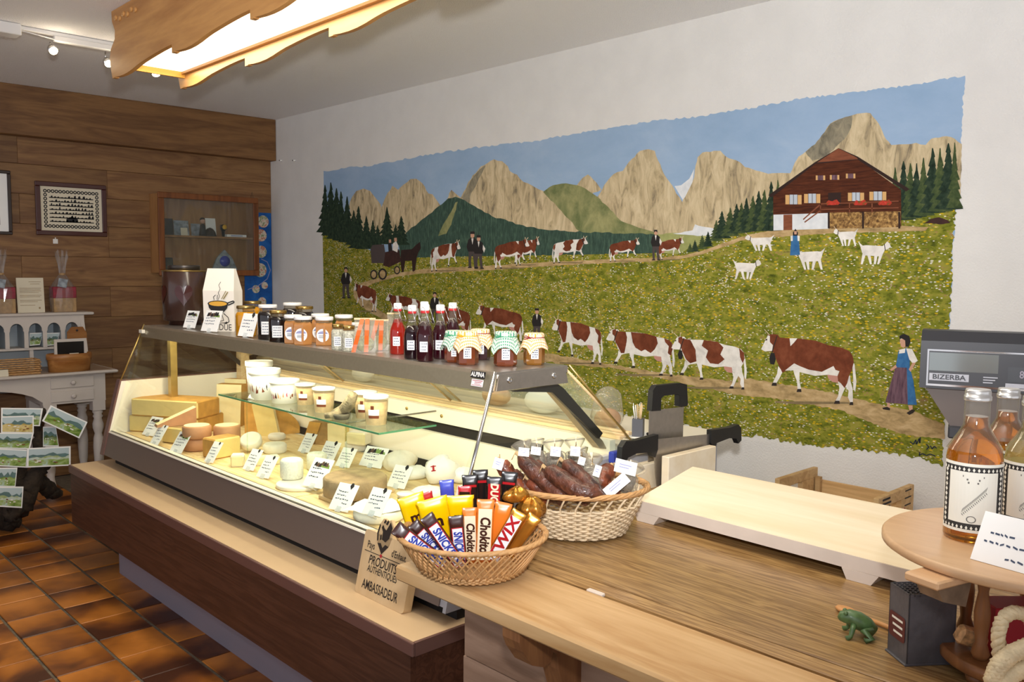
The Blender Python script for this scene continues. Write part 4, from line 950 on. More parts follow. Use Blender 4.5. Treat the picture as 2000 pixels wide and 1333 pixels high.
G('cow picture price card half hidden behind another card, far end of the case', 288, 853, .085, .10, DK, 'cow')
G('price card with dark flower emblem, first at the front left edge', 300, 871, .06, .10, DK, 'plain')
G('cow picture price card at the front left of the stacked pink drums', 342, 887, .08, .10, DK, 'cow')
G('small cow price card beside the tall upright cheese slab', 409, 832, .055, .085, DK + .02, 'cow')
G('grey looking price card in front of the cut yellow cheese half', 407, 906, .055, .095, DK, 'plain')
G('price card in front of the small pale cheese slice', 484, 921, .062, .092, DK, 'plain')
G('price card between the small slice and the round white board', 512, 936, .068, .092, DK, 'plain')
G('price card below the fan shaped quarter cheese', 592, 886, .066, .092, DK, 'plain')
G('cow picture price card leaning before the speckled white cylinders', 609, 955, .095, .115, DK + .017, 'cow')
G('wide price card in front of the brown rinded slabs', 636, 901, .085, .085, DK, 'plain')
G('price card right of the wide one, above the big wheel', 668, 915, .075, .085, DK, 'plain')
G('large cow price card behind the big grey-brown wheel', 722, 915, .115, .09, DK, 'cow')
G('price card right of the big grey-brown wheel', 772, 956, .082, .09, DK, 'plain')
G('price card clipped in front of the big grey-brown wheel', 660, 1001, .085, .098, DK, 'plain')
G('price card on the paper covered soft cheese', 725, 1010, .075, .092, DK + .036, 'plain')
G('small cow price card before the tubs on the glass shelf', 494, 781, .058, .085, SH, 'cow')
G('cow price card in front of the brown milk can', 369, 643, .085, .085, TP, 'cow', 20)
G('wide cow price card in front of the paper fondue bag', 408, 650, .108, .098, TP, 'cow', 20)
G('price card with dark emblem in front of the honey jar', 479, 660, .09, .10, TP, 'plain', 20)
# --- milk can
M['canbrown'] = plain('dark_brown_enamel', '#3a241c', .25, coat=.4, var=.1, scale=8)
M['heart'] = plain('red_brown_heart', '#3c0f0a', .3, coat=.3)
M['brass'] = plain('aged_brass', '#a38a55', .3, .9)
p = stand(362, 636, TP, .09); can = thing('milk_can', 'dark brown enamel can with red hearts and brass rim on the case top', 'can', p); r = .115
MB().lathe([(.085, 0), (.085, .022), (.09, .024)], 32).build('foot_ring', M['canbrown'], can)
MB().lathe([(r - .006, .024), (r, .03), (r, .292), (r - .004, .297)], 40).build('can_body', M['canbrown'], can)
MB().lathe([(r + .001, .29), (r + .003, .294), (r + .001, .298), (.09, .300)], 40).build('rim', M['brass'], can)
MB().lathe([(.083, .299), (.084, .32), (.082, .326), (.07, .322)], 36).build('can_lid', M['strut'], can)
for a0 in (-2.02, -2.02 - 1.25):
    mb = MB(); pts = []
    for k in range(24):
        t = 2 * PI * k / 24; hx = 16 * math.sin(t) ** 3; hz = 13 * math.cos(t) - 5 * math.cos(2 * t) - 2 * math.cos(3 * t) - math.cos(4 * t)
        a = a0 + hx / 16 * .40; pts.append(((r + .003) * math.cos(a), (r + .003) * math.sin(a), .17 + hz / 16 * .065))
    cpt = ((r + .0045) * math.cos(a0), (r + .0045) * math.sin(a0), .17)
    mb.add([cpt] + pts, [(0, 1 + i, 1 + (i + 1) % 24) for i in range(24)]); mb.build('painted_heart', M['heart'], can, fix=False)
p = stand(402, 600, TP, .13)
o = MB().bbox(-.006, .006, -.012, .012, 0, .26, .003).build('wooden_paddle', M['wood_rail'], loc=(p.x + .08, p.y + .05, TP)); o.rotation_euler = (.12, .1, .4); tag(o, 'pale wooden stick standing between the milk can and the paper bag', 'stick')
# --- fondue bag
M['bagpaper'] = plain('cream_bag_paper', '#efe7da', .7, bump=.08, bscale=12)
Mx, L = seg((416, 648), (462, 649.3), TP); w = .2
p = at_z(410, 643, TP) + Vector((.07, .0, 0))
Bx = Mx.to_3x3() @ Vector((1, 0, 0)); p = stand(436, 648, TP, .045)
bag = thing('paper_bag', 'cream paper bag printed with a fondue pot standing on the case top', 'bag', (p.x, p.y, TP), math.atan2(Bx.y, Bx.x))
hw, hh = .084, .31
mb = MB().add([(-hw, -.035, 0), (hw, -.035, 0), (hw, .04, 0), (-hw, .04, 0), (-hw * 1.02, -.038, .2), (hw * 1.02, -.038, .2), (hw * 1.02, .04, .2), (-hw * 1.02, .04, .2), (-hw * .88, -.012, hh), (hw * .88, -.012, hh), (hw * .88, .004, hh), (-hw * .88, .004, hh), (hw * 1.0, .0, .2), (-hw * 1.0, .0, .2)],
              [(3, 2, 1, 0), (0, 1, 5, 4), (1, 2, 6, 12, 5), (2, 3, 7, 6), (3, 0, 4, 13, 7), (4, 5, 9, 8), (5, 12, 10, 9), (12, 6, 10), (6, 7, 11, 10), (7, 13, 11), (13, 4, 8, 11), (8, 9, 10, 11)])
mb.build('bag_body', M['bagpaper'], bag)
Fb = frame((0, -.0405, 0), (1, 0, 0), (0, -1, 0))
mb = MB(); E = .001
pot = [(-.05 + .1 * k / 10, .115 - .033 * math.sin(PI * k / 10)) for k in range(11)] + [(.055, .135), (-.055, .135)]
mb.add([(x, y, E) for x, y in pot], [tuple(range(len(pot)))], 0)
mb.add([(.058 * math.cos(k * PI / 8), .137 + .016 * math.sin(k * PI / 8), E * 1.3) for k in range(16)], [tuple(range(16))], 0)
mb.add([(.05 * math.cos(k * PI / 8), .137 + .012 * math.sin(k * PI / 8), E * 1.6) for k in range(16)], [tuple(range(16))], 1)
def stroke(pts, w_, mi, e=E):
    for a, b in zip(pts, pts[1:]):
        d = Vector((b[0] - a[0], b[1] - a[1])); d = d / (d.length or 1) * w_ / 2; mb.add([(a[0] - d.y, a[1] + d.x, e), (b[0] - d.y, b[1] + d.x, e), (b[0] + d.y, b[1] - d.x, e), (a[0] + d.y, a[1] - d.x, e)], [(0, 1, 2, 3)], mi)
stroke([(.05, .14), (.085, .152), (.09, .145), (.055, .13)], .006, 0); stroke([(.03, .16), (.055, .195)], .006, 2); stroke([(.02, .16), (.045, .2)], .004, 2)
stroke([(.0, .155), (.01, .175), (.002, .19), (.014, .21), (.006, .228), (.018, .245)], .0025, 0); stroke([(-.02, .155), (-.025, .17), (-.012, .18)], .003, 0); stroke([(-.005, .157), (-.002, .18)], .003, 0)
for s in (-1, 1): stroke([(s * .03, .09), (s * .055, .07), (s * .06, .05), (s * .04, .038), (s * .045, .05)], .004, 0)
stroke([(-.02, .085), (-.03, .055), (.0, .048), (.03, .055), (.02, .085)], .003, 0); stroke([(.0, .04), (.05, .046), (.03, .038)], .003, 0)
mb.xf(Fb).build('pot_print', [M['ink'], plain('fondue_yellow', '#dca53a', .6), plain('olive_print', '#8d7d4a', .6)], bag, fix=False)
text_obj('FONDUE', .043, M['ink'], bag, Fb @ Matrix.Translation((0, .02, .001)), sx=.85)
# --- jars on the case top
M['honey'] = plain('yellow_honey', '#c98a12', .12, coat=.6, var=.08, scale=6)
M['darkjam'] = plain('dark_jam', '#17100f', .1, coat=.6)
M['caramel'] = plain('caramel_spread', '#b57c43', .18, coat=.6)
M['salt'] = plain('herb_salt', '#b9b6a2', .5, var=.45, scale=160, coat=.3)
M['goldlid'] = plain('gold_lid', '#b08f4f', .25, .9)
M['whitelid'] = plain('white_lid', '#f1eeea', .3)
M['lavender'] = plain('lavender_print', '#8f92b8', .6)
def arc_label(r, a0, a1, z0, z1, k=8, flat=1.0, n=None):
    mb = MB()
    for i in range(k):
        A, B = a0 + (a1 - a0) * i / k, a0 + (a1 - a0) * (i + 1) / k
        mb.add([(r * math.cos(a), r * math.sin(a), z) for a, z in ((A, z0), (B, z0), (B, z1), (A, z1))], [(0, 1, 2, 3)], 0, True)
    return mb
def scrib(mb, r, a0, a1, z0, z1, rows, mi=1, seed=1):
    rnd = random.Random(seed)
    for j in range(rows):
        z = z1 - (z1 - z0) * (j + .7) / (rows + .4); a = a0 + .1
        while a < a1 - .12:
            d = rnd.uniform(.05, .14); mb.add([(r * math.cos(q), r * math.sin(q), zz_) for q, zz_ in ((a, z), (a + d, z), (a + d, z + .0035), (a, z + .0035))], [(0, 1, 2, 3)], mi); a += d + rnd.uniform(.03, .07)
    return mb
FACE = math.atan2(-1.4, -1.0)  # towards the customers and the camera
def jar(name, label, px, py, wpx, hpx, fill, lid, lab='square', sides=28, group=None, z=TP, lidh=.014):
    p = at_z(px, py, z); r = wpx * mpp(p) / 2; h = hpx * mpp(p); p = stand(px, py, z, r)
    t = thing(name, label, 'jar', p, group=group); sm = sides > 10
    MB().lathe([(r * .93, 0), (r, .004), (r, h * .66), (r * .97, h * .72), (r * .84, h * .80)], sides, smooth=sm).build('jar_body', M[fill], t)
    MB().lathe([(r * .80, h * .78), (r * .80, h - lidh)], 24).build('jar_neck', M['clearneck'], t)
    MB().lathe([(r * .88, h - lidh), (r * .9, h - lidh + .001), (r * .9, h - .003), (r * .86, h), (r * .8, h - .001)], 28).build('jar_lid', M[lid], t)
    if lab == 'square':
        mb = arc_label(r + .0008, FACE - .55, FACE + .55, h * .15, h * .52); scrib(mb, r + .0012, FACE - .5, FACE + .5, h * .15, h * .5, 4, seed=int(px)); mb.build('jar_label', [M['paper'], M['blueink']], t, fix=False)
    elif lab == 'oval':
        mb = MB(); rr = r * math.cos(PI / sides) + .0012 if sides < 12 else r + .001; F2 = frame((rr * math.cos(FACE - .12), rr * math.sin(FACE - .12), h * .36), (-math.sin(FACE - .12), math.cos(FACE - .12), 0), (math.cos(FACE - .12), math.sin(FACE - .12), 0))
        mb.add([(r * .62 * math.cos(q * PI / 10), h * .23 * math.sin(q * PI / 10), .001) for q in range(20)], [tuple(range(20))], 0)
        mb.add([(r * .5 * math.cos(q * PI / 10), h * .05 + h * .10 * math.sin(q * PI / 10), .0014) for q in range(11)], [tuple(range(11))], 1)
        for k in range(3): mb.add([(-r * .4, -h * .04 * k - .002, .0014), (r * (.35 - .08 * k), -h * .04 * k - .002, .0014), (r * (.35 - .08 * k), -h * .04 * k, .0014), (-r * .4, -h * .04 * k, .0014)], [(0, 1, 2, 3)], 2)
        mb.xf(F2).build('oval_label', [M['paper'], M['lavender'], M['blueink']], t, fix=False)
    return t
M['clearneck'] = glass('jar_glass', (.9, .9, .86), .02, 1.4, .15, '#b9a07a')
jar('honey_jar', 'yellow honey jar behind the emblem price card', 481, 658, 40, 60, 'honey', 'brass', None)
jar('honey_jar', 'second yellow honey jar half hidden by the first', 494, 645, 38, 56, 'honey', 'brass', None)
jar('preserve_jar', 'dark preserve jar with white lid, second row nearest the honey', 524, 664, 40, 68, 'darkjam', 'whitelid')
jar('preserve_jar', 'dark preserve jar with gold lid in front of the white lidded one', 544, 669, 37, 62, 'darkjam', 'goldlid')
jar('preserve_jar', 'dark jar with white lid behind the caramel jars', 572, 650, 40, 58, 'darkjam', 'whitelid', None)
jar('preserve_jar', 'dark jar with gold lid behind the caramel jars', 595, 655, 38, 56, 'darkjam', 'goldlid', None)
for nm, px, py, lb in (('leftmost hexagonal caramel jar with oval label', 573, 672, 'oval'), ('hexagonal caramel jar with oval label, in front of the leftmost', 592, 675, 'oval'), ('hexagonal caramel jar half hidden behind the third', 626, 670, 'oval'), ('third hexagonal caramel jar with oval label, nearest the salt jars', 634, 676, 'oval'), ('hexagonal caramel jar behind the herb salt jars', 672, 672, None)):
    jar('caramel_jar', nm, px, py, 39, 56, 'caramel', 'whitelid', lb, 6, 'caramel jars on the case top')
jar('herb_salt_jar', 'small herb salt jar nearest the caramel jars', 660, 684, 25, 50, 'salt', 'goldlid', 'square', 20)
jar('herb_salt_jar', 'small herb salt jar beside the ribboned herb bags', 682, 687, 28, 50, 'salt', 'goldlid', 'square', 20)
jar('herb_salt_jar', 'small herb salt jar with white lid half hidden by a herb bag', 698, 681, 24, 50, 'salt', 'whitelid', None, 20)
# --- herb bags with orange ribbon
M['film'] = glass('cellophane', (.95, .95, .92), .08, 1.6, .14, '#e8e0cc')
M['herbs'] = plain('dried_green_herbs', '#8c8f63', .8, var=.35, scale=90, bump=.4, bscale=80)
M['ribbon'] = plain('orange_ribbon', '#e2671f', .45)
def herb_bag(label, px, py, w, h, ribbon=True):
    p = stand(px, py, TP, .03); t = thing('herb_bag', label, 'bag', p, FACE + PI / 2, 'cellophane herb bags on the case top')
    mb = MB(); mb.sphere((0, 0, h * .24), 1, 14, 8, 0, (w * .42, .022, h * .24)); mb.build('herbs', M['herbs'], t)
    mb = MB(); ws = [(.46, .0, .024), (.5, .2, .026), (.48, .5, .02), (.44, .78, .008), (.46, 1, .003)]; vs = []
    for k, zf, d in ws: vs += [(-w * k, -d, zf * h), (w * k, -d, zf * h), (w * k, d, zf * h), (-w * k, d, zf * h)]
    mb.add(vs, [(4 * i + j, 4 * i + (j + 1) % 4, 4 * i + 4 + (j + 1) % 4, 4 * i + 4 + j) for i in range(len(ws) - 1) for j in range(4)], 0, False); mb.build('cellophane', M['film'], t)
    MB().box(-w * .47, w * .47, -.004, .004, h * .95, h * 1.0).build('fold_strip', M['wood_rail'], t)
    if ribbon:
        for x0, x1, nm in ((-.1, -.5, 'ribbon_tail'), (.12, .05, 'ribbon_tail')):
            mb = MB(); a = []
            for i in range(7):
                f = i / 6; x = w * (x0 + (x1 - x0) * f); a.append((x, -.03 - .008 * math.sin(f * 5), h * (1 - f) * .97 + .002))
            vs = []
            for q in a: vs += [(q[0] - .008, q[1], q[2]), (q[0] + .008, q[1], q[2])]
            mb.add(vs, [(2 * i, 2 * i + 1, 2 * i + 3, 2 * i + 2) for i in range(6)]); mb.build(nm, M['ribbon'], t, fix=False)
herb_bag('cellophane herb bag with two orange ribbons next to the salt jars', 713, 690, .085, .13)
herb_bag('cellophane herb bag beside the red syrup bottle', 741, 686, .075, .12)
herb_bag('beige topped herb bag behind the red syrup bottle', 769, 672, .06, .13, False)
# --- swing-top syrup bottles
M['syrup_red'] = plain('red_syrup', '#a8200f', .06, coat=.5, trans=.35)
M['syrup_dark'] = plain('dark_berry_syrup', '#1d0a10', .06, coat=.5)
M['syrup_plum'] = plain('plum_syrup', '#2c0710', .06, coat=.5)
M['bglass'] = glass('bottle_glass', (.93, .93, .90), .01, 1.5, .06, '#cfc6b4')
M['gasket'] = plain('red_gasket', '#c42b2f', .5)
def bottle(label, px, py, hpx, fill, lvl=.62):
    p = at_z(px, py, TP); h = hpx * mpp(p); r = .155 * h; p = stand(px, py, TP, r); t = thing('syrup_bottle', label, 'bottle', p, group='swing-top syrup bottles')
    prof = [(r * .94, 0), (r, .004), (r, h * .42), (r * .93, h * .5), (r * .62, h * .62), (r * .46, h * .7), (r * .43, h * .84)]
    MB().lathe(prof[:5] + ([(r * .46, h * .7)] if lvl > .65 else []), 24).build('syrup', M[fill], t)
    MB().lathe([(a + .0012, z) for a, z in prof[4:]], 24, caps=False).build('bottle_neck', M['bglass'], t)
    MB().lathe([(r * .50, h * .84), (r * .52, h * .86), (r * .50, h * .885)], 20).build('red_gasket', M['gasket'], t)
    MB().lathe([(r * .50, h * .886), (r * .53, h * .9), (r * .52, h * .98), (r * .44, h)], 20).build('stopper', M['whitelid'], t)
    a = FACE + .9; dx, dy = math.cos(a), math.sin(a)
    mb = MB(); mb.tube([(r * .45 * math.cos(q), r * .45 * math.sin(q), h * .69) for q in [k * PI / 8 for k in range(16)]], .0013, 5, closed=True)
    for s in (-1, 1):
        ox, oy = -dy * s * r * .5, dx * s * r * .5
        mb.tube([(ox, oy, h * .95), (ox + dx * r * .3, oy + dy * r * .3, h * .93), (ox + dx * r * .95, oy + dy * r * .95, h * .68), (ox * .9 + dx * r * .9, oy * .9 + dy * r * .9, h * .64), (ox * .9 + dx * r * .5, oy * .9 + dy * r * .5, h * .69)], .0012, 5)
    mb.build('wire_bail', M['chrome'], t)
    mb = arc_label(r + .0008, FACE - .65, FACE + .25, h * .17, h * .35); scrib(mb, r + .0012, FACE - .6, FACE + .2, h * .16, h * .34, 3, seed=int(px)); mb.build('bottle_label', [M['paper'], M['blueink']], t, fix=False)
bottle('bright red syrup bottle, leftmost of the swing-top bottles', 777, 693, 100, 'syrup_red', .7)
bottle('dark syrup bottle right beside the bright red one', 805, 702, 105, 'syrup_dark', .5)
bottle('dark syrup bottle standing foremost of the swing-top bottles', 830, 707, 112, 'syrup_plum', .7)
bottle('dark syrup bottle half hidden behind the foremost one', 829, 692, 102, 'syrup_plum', .5)
bottle('dark syrup bottle fourth along, touching the green cloth jar', 860, 702, 106, 'syrup_plum', .7)
bottle('dark syrup bottle at the back beside the cloth topped jars', 884, 692, 100, 'syrup_plum', .7)
# --- jam jars under gingham cloth
def gingham(name, col):
    m, nt, b = _new(name); N = nt.nodes; L = nt.links; pin(b, Roughness=.8)
    uv = N.new('ShaderNodeUVMap') if False else N.new('ShaderNodeTexCoord'); sp = N.new('ShaderNodeSeparateXYZ'); L.new(uv.outputs['UV'], sp.inputs[0])
    outs = []
    for ax in ('X', 'Y'):
        f = N.new('ShaderNodeMath'); f.operation = 'MULTIPLY'; f.inputs[1].default_value = 9; L.new(sp.outputs[ax], f.inputs[0])
        g = N.new('ShaderNodeMath'); g.operation = 'FRACT'; L.new(f.outputs[0], g.inputs[0])
        q = N.new('ShaderNodeMath'); q.operation = 'GREATER_THAN'; q.inputs[1].default_value = .5; L.new(g.outputs[0], q.inputs[0]); outs.append(q)
    ad = N.new('ShaderNodeMath'); ad.operation = 'ADD'; L.new(outs[0].outputs[0], ad.inputs[0]); L.new(outs[1].outputs[0], ad.inputs[1])
    hf = N.new('ShaderNodeMath'); hf.operation = 'MULTIPLY'; hf.inputs[1].default_value = .5; L.new(ad.outputs[0], hf.inputs[0])
    mx = N.new('ShaderNodeMix'); mx.data_type = 'RGBA'; L.new(hf.outputs[0], mx.inputs['Factor']); mx.inputs['A'].default_value = C('#f4efe2'); mx.inputs['B'].default_value = C(col); L.new(mx.outputs['Result'], b.inputs['Base Color']); return m
M['ging_green'] = gingham('green_gingham', '#1f8a68'); M['ging_yellow'] = gingham('yellow_gingham', '#e09a1c')
M['jam_brown'] = plain('brown_jelly', '#6b3216', .08, coat=.6); M['jam_amber'] = plain('amber_jelly', '#86581c', .08, coat=.6); M['jam_plum'] = plain('plum_jam', '#31131a', .08, coat=.6)
def jam_jar(label, px, py, wpx, hpx, fill, cloth, band, turn):
    p = at_z(px, py, TP); r = wpx * mpp(p) / 2; h = hpx * mpp(p); p = stand(px, py, TP, r); t = thing('jam_jar', label, 'jam jar', p, group='jam jars with cloth tops')
    MB().lathe([(r * .9, 0), (r, .006), (r, h * .62), (r * .96, h * .70), (r * .84, h * .78), (r * .84, h * .9)], 8, smooth=False).build('jar_body', M[fill], t)
    mb = arc_label(r * .985 + .001, FACE - .45, FACE + .25, h * .2, h * .52); scrib(mb, r * .985 + .0014, FACE - .42, FACE + .22, h * .2, h * .5, 4, seed=int(px)); mb.build('jar_label', [M['paper'], M['blueink']], t, fix=False)
    n = 48; R = r * 1.75; rings = [(0, 1.0), (.45, 1.0), (.52, .985), (.55, .93), (.53, .86), (.62, .80), (.78, .70), (1.0, .56)]
    vs = []; uvs = []
    for k, (q, zf) in enumerate(rings):
        for i in range(n):
            a = 2 * PI * i / n; sq = 1 / max(abs(math.cos(a + turn)), abs(math.sin(a + turn)))
            if k <= 4: rad = q * r * 1.75; zz_ = zf * h
            else:
                f = (q - .53) / .47; rad = r * .95 + r * (.28 + .55 * (sq - 1)) * f + r * .09 * f * math.sin(a * 9 + turn); zz_ = h * (.86 - (.30 + .55 * (sq - 1)) * f)
            vs.append((rad * math.cos(a), rad * math.sin(a), zz_)); fr = q * 1.9 * (sq if k > 4 else 1) / 2.2; uvs.append((.5 + fr * math.cos(a + turn), .5 + fr * math.sin(a + turn)))
    mb = MB(); fs = [(j * n + i, j * n + (i + 1) % n, (j + 1) * n + (i + 1) % n, (j + 1) * n + i) for j in range(len(rings) - 1) for i in range(n)]
    mb.add(vs, fs, 0, True); o = mb.build('cloth_cover', M[cloth], t, fix=False); ul = o.data.uv_layers.new(name='UVMap')
    for lp in o.data.loops: ul.data[lp.index].uv = uvs[lp.vertex_index]
    MB().lathe([(r * .945, h * .845), (r * .97, h * .86), (r * .945, h * .875)], 28, caps=False).build('tie_band', M[band], t)
    mb = MB(); c0 = Vector((r * .96 * math.cos(FACE - .5), r * .96 * math.sin(FACE - .5), h * .86)); d = Vector((-math.sin(FACE), math.cos(FACE), 0)) * .018
    mb.tube([c0, c0 + d + Vector((0, 0, .008)), c0 + d * 1.3 - Vector((0, 0, .004)), c0], .0016, 5); mb.tube([c0, c0 - d + Vector((0, 0, .008)), c0 - d * 1.3 - Vector((0, 0, .004)), c0], .0016, 5); mb.build('tie_bow', M[band], t)
M['yellow_tie'] = plain('yellow_ribbon', '#e8b21f', .5); M['green_tie'] = plain('green_ribbon', '#3f9c72', .5); M['red_tie'] = plain('dark_red_ribbon', '#8e2230', .5)
jam_jar('brown jam jar with green gingham cloth, leftmost of the cloth topped jars', 889, 709, 42, 62, 'jam_brown', 'ging_green', 'green_tie', .3)
jam_jar('plum jam jar with yellow gingham cloth at the back', 938, 704, 40, 60, 'jam_plum', 'ging_yellow', 'red_tie', .9)
jam_jar('brown jam jar with yellow gingham cloth and yellow tie', 913, 714, 44, 66, 'jam_brown', 'ging_yellow', 'yellow_tie', .55)
jam_jar('brown jam jar with green gingham cloth standing alone in front', 987, 717, 46, 68, 'jam_brown', 'ging_green', 'green_tie', .8)
jam_jar('amber jelly jar with yellow gingham cloth at the end of the case top', 1043, 714, 42, 62, 'jam_amber', 'ging_yellow', 'red_tie', .25)
# ================================================================== sales counter on the right
ZC, ZL = .868, .872
M['pine'] = wood('pine_board', '#c2955f', '#deb885', 'y', 3.2, 10, 0.38, False, c3='#8a5a30', rings=9)
M['pine_edge'] = wood('pine_edge', '#a9713c', '#be8850', 'y', 4, 12, 0.45, False, rings=7)
M['oak_lam'] = wood('oak_laminate', '#7d5c37', '#b8935f', 'y', 5.5, 18, 0.22, False, rings=16, spec=.5)
M['grey_ply'] = wood('weathered_board', '#8d6d56', '#b3927a', 'y', 3.5, 9, 0.6, False, rings=6)
M['bracket'] = wood('bracket_wood', '#7c4f2f', '#99683f', 'z', 5, 12, 0.5, False, rings=8)
M['beech'] = wood('bleached_maple', '#e3d0ae', '#f0e2c8', 'y', 2.5, 8, 0.5, False, rings=5)
M['beech_side'] = plain('pale_board_edge', '#d8cabc', .6, var=.05, scale=12)
M['knot'] = plain('pine_knot', '#8f6239', .5, var=.2, scale=60)
ct = thing('sales_counter', 'brown wood-look counter with pine ledge and board front right of the case', 'counter', (1.9, .6, 0))
part(MB().bbox(1.428, 2.42, -.7, 1.64, ZC - .035, ZC, .002), 'worktop', M['oak_lam'], ct)
part(MB().bbox(1.378, 1.425, -.7, 1.62, ZC - .035, ZC - .001, .002), 'front_strip', M['oak_lam'], ct)
part(MB().box(1.42, 2.40, -.7, 1.60, ZC - .06, ZC - .036), 'underframe', M['bracket'], ct)
lg = part(MB().bbox(1.152, 1.36, -.7, 1.59, ZL - .036, ZL, .005), 'pine_ledge', M['pine'], ct)
for (px, py, a, b) in ((1292, 1262, .012, .018), (1120, 1163, .004, .006), (1362, 1240, .004, .006)):
    p = at_z(px, py, ZL); n = 14
    MB().add([(p.x + a * math.cos(2 * PI * i / n), p.y + b * math.sin(2 * PI * i / n), ZL + .0004) for i in range(n)], [tuple(range(n))]).build('knot', M['knot'], lg, loc=-ct.location, fix=False)
zb_ = [ZL - .037, .60, .40, .20, .0]
for k in range(4):
    part(MB().bbox(1.35, 1.375, -.7, 1.575 + (.004 if k else 0), zb_[k + 1] + .001, zb_[k] - .001, .002), 'front_board', M['grey_ply'], ct)
part(MB().box(1.40, 2.40, 1.55, 1.575, 0, ZC - .06), 'side_board', M['grey_ply'], ct)
br = [(1.35, ZL - .037), (1.165, ZL - .037), (1.165, ZL - .06), (1.175, .79), (1.20, .755), (1.235, .74), (1.255, .745), (1.262, .765), (1.275, .755), (1.28, .72), (1.30, .66), (1.33, .61), (1.35, .59)]
for yy in (1.19, .1):
    part(MB().prism(br, yy, yy + .05, 'y'), 'carved_bracket', M['bracket'], ct)
p = at_z(1163, 1158, ZC + .001)
part(MB().bbox(p.x - .006, p.x + .007, p.y - .022, p.y + .022, ZC - .004, ZC + .004, .002), 'hinge_plate', M['beech_side'], ct)
part(MB().bbox(2.42, 2.72, -.7, .93, ZC - .035, ZC, .002), 'return_worktop', M['oak_lam'], ct)
part(MB().box(2.40, 2.70, -.7, .90, 0, ZC - .036), 'return_base', M['grey_ply'], ct)
# --- cutting board
cb = thing('cutting_board', 'large pale maple cutting board on trapezoid feet', 'cutting board', (2.03, 1.02, ZC))
BT = ZC + .058
c1, c2, c3 = at_z(1243, 976, BT), at_z(1802, 1120, BT), at_z(1353, 912, BT); c2 = c1 + (c2 - c1) * 1.06; c4 = c2 + (c3 - c1) * 1.05
qp = [(q.x, q.y) for q in (c1, c3, c4, c2)]
part(MB().prism(qp, BT - .033, BT, 'z'), 'board', M['beech'], cb)
ex = (c2 - c1).normalized(); en = Vector((-1, 0, 0)) * .0012
part(MB().prism([(c1.x, c1.y), (c2.x, c2.y), (c2.x + en.x, c2.y), (c1.x + en.x, c1.y)], BT - .0325, BT - .001, 'z'), 'board_edge', M['beech_side'], cb)
for f0 in (.045, .78):
    m0 = c1 + (c2 - c1) * f0; part(MB().prism([(m0.y - .042, BT - .033), (m0.y + .042, BT - .033), (m0.y + .03, ZC + .0005), (m0.y - .025, ZC + .0005)], m0.x - .002, m0.x + .42, 'x'), 'board_foot', M['beech_side'], cb)
# --- knife holder fixed to the case end, with a two-handled knife and a cleaver
kh = thing('knife_holder', 'pale wooden knife holder on the end of the case behind the cutting board', 'knife holder', (2.6, 1.86, .55))
part(MB().bbox(2.49, 2.79, 1.80, 1.832, .60, .895, .003), 'front_block', M['beech'], kh)
part(MB().bbox(2.38, 2.80, 1.862, 1.885, .60, .865, .003), 'middle_board', M['beech'], kh)
part(MB().bbox(2.30, 2.36, 1.862, 1.885, .60, .855, .003), 'side_board', M['beech'], kh)
part(MB().bbox(2.28, 2.82, 1.90, 1.918, .60, .86, .003), 'back_board', M['beech'], kh)
part(MB().box(2.30, 2.80, 1.80, 1.918, .58, .60), 'bottom_board', M['beech'], kh)
def handle_mesh(x0, x1, z, s, y):
    """contoured black grip from x0 (outer) to x1 (blade side)"""
    L = x1 - x0; pts = [(0, .012), (.10, .026), (.35, .022), (.7, .024), (1, .026), (1, -.014), (.93, -.034), (.86, -.03), (.82, -.018), (.4, -.012), (.16, -.018), (.08, -.036), (-.02, -.028)]
    return MB().prism([(x0 + L * a, z + b * s) for a, b in pts], y - .011, y + .011, 'y')
kn = thing('two_handled_knife', 'two-handled cheese knife with black grips resting in the wooden holder', 'knife', (2.6, 1.847, .7))
part(MB().prism([(2.46, .955), (2.82, .93), (2.82, .80), (2.79, .72), (2.50, .72), (2.475, .83)], 1.846, 1.848, 'y'), 'blade', M['steel'], kn)
part(handle_mesh(2.275, 2.475, .938, 1.35, 1.847), 'grip', M['black'], kn)
part(handle_mesh(3.02, 2.81, .915, 1.25, 1.847), 'grip', M['black'], kn)
cv = thing('cheese_cleaver', 'rectangular steel cleaver with black arched handle standing in the holder', 'cleaver', (2.58, 1.892, .7))
ca, cbp, cc, cd = at_y(1268, 803, 1.892), at_y(1335, 795, 1.892), at_y(1333, 858, 1.892), at_y(1266, 866, 1.892)
part(MB().prism([(ca.x, ca.z), (cbp.x, cbp.z), (cc.x, .70), (cd.x, .70)], 1.891, 1.893, 'y'), 'blade', M['steel'], cv)
hp = [at_y(px, py, 1.892) for px, py in ((1268, 803), (1271, 762), (1277, 753), (1325, 748), (1337, 751), (1339, 790), (1337, 793), (1326, 795), (1322, 793), (1322, 772), (1318, 770), (1292, 773), (1287, 778), (1286, 802))]
part(MB().prism([(q.x, q.z) for q in hp], 1.881, 1.903, 'y'), 'arched_handle', M['black'], cv)
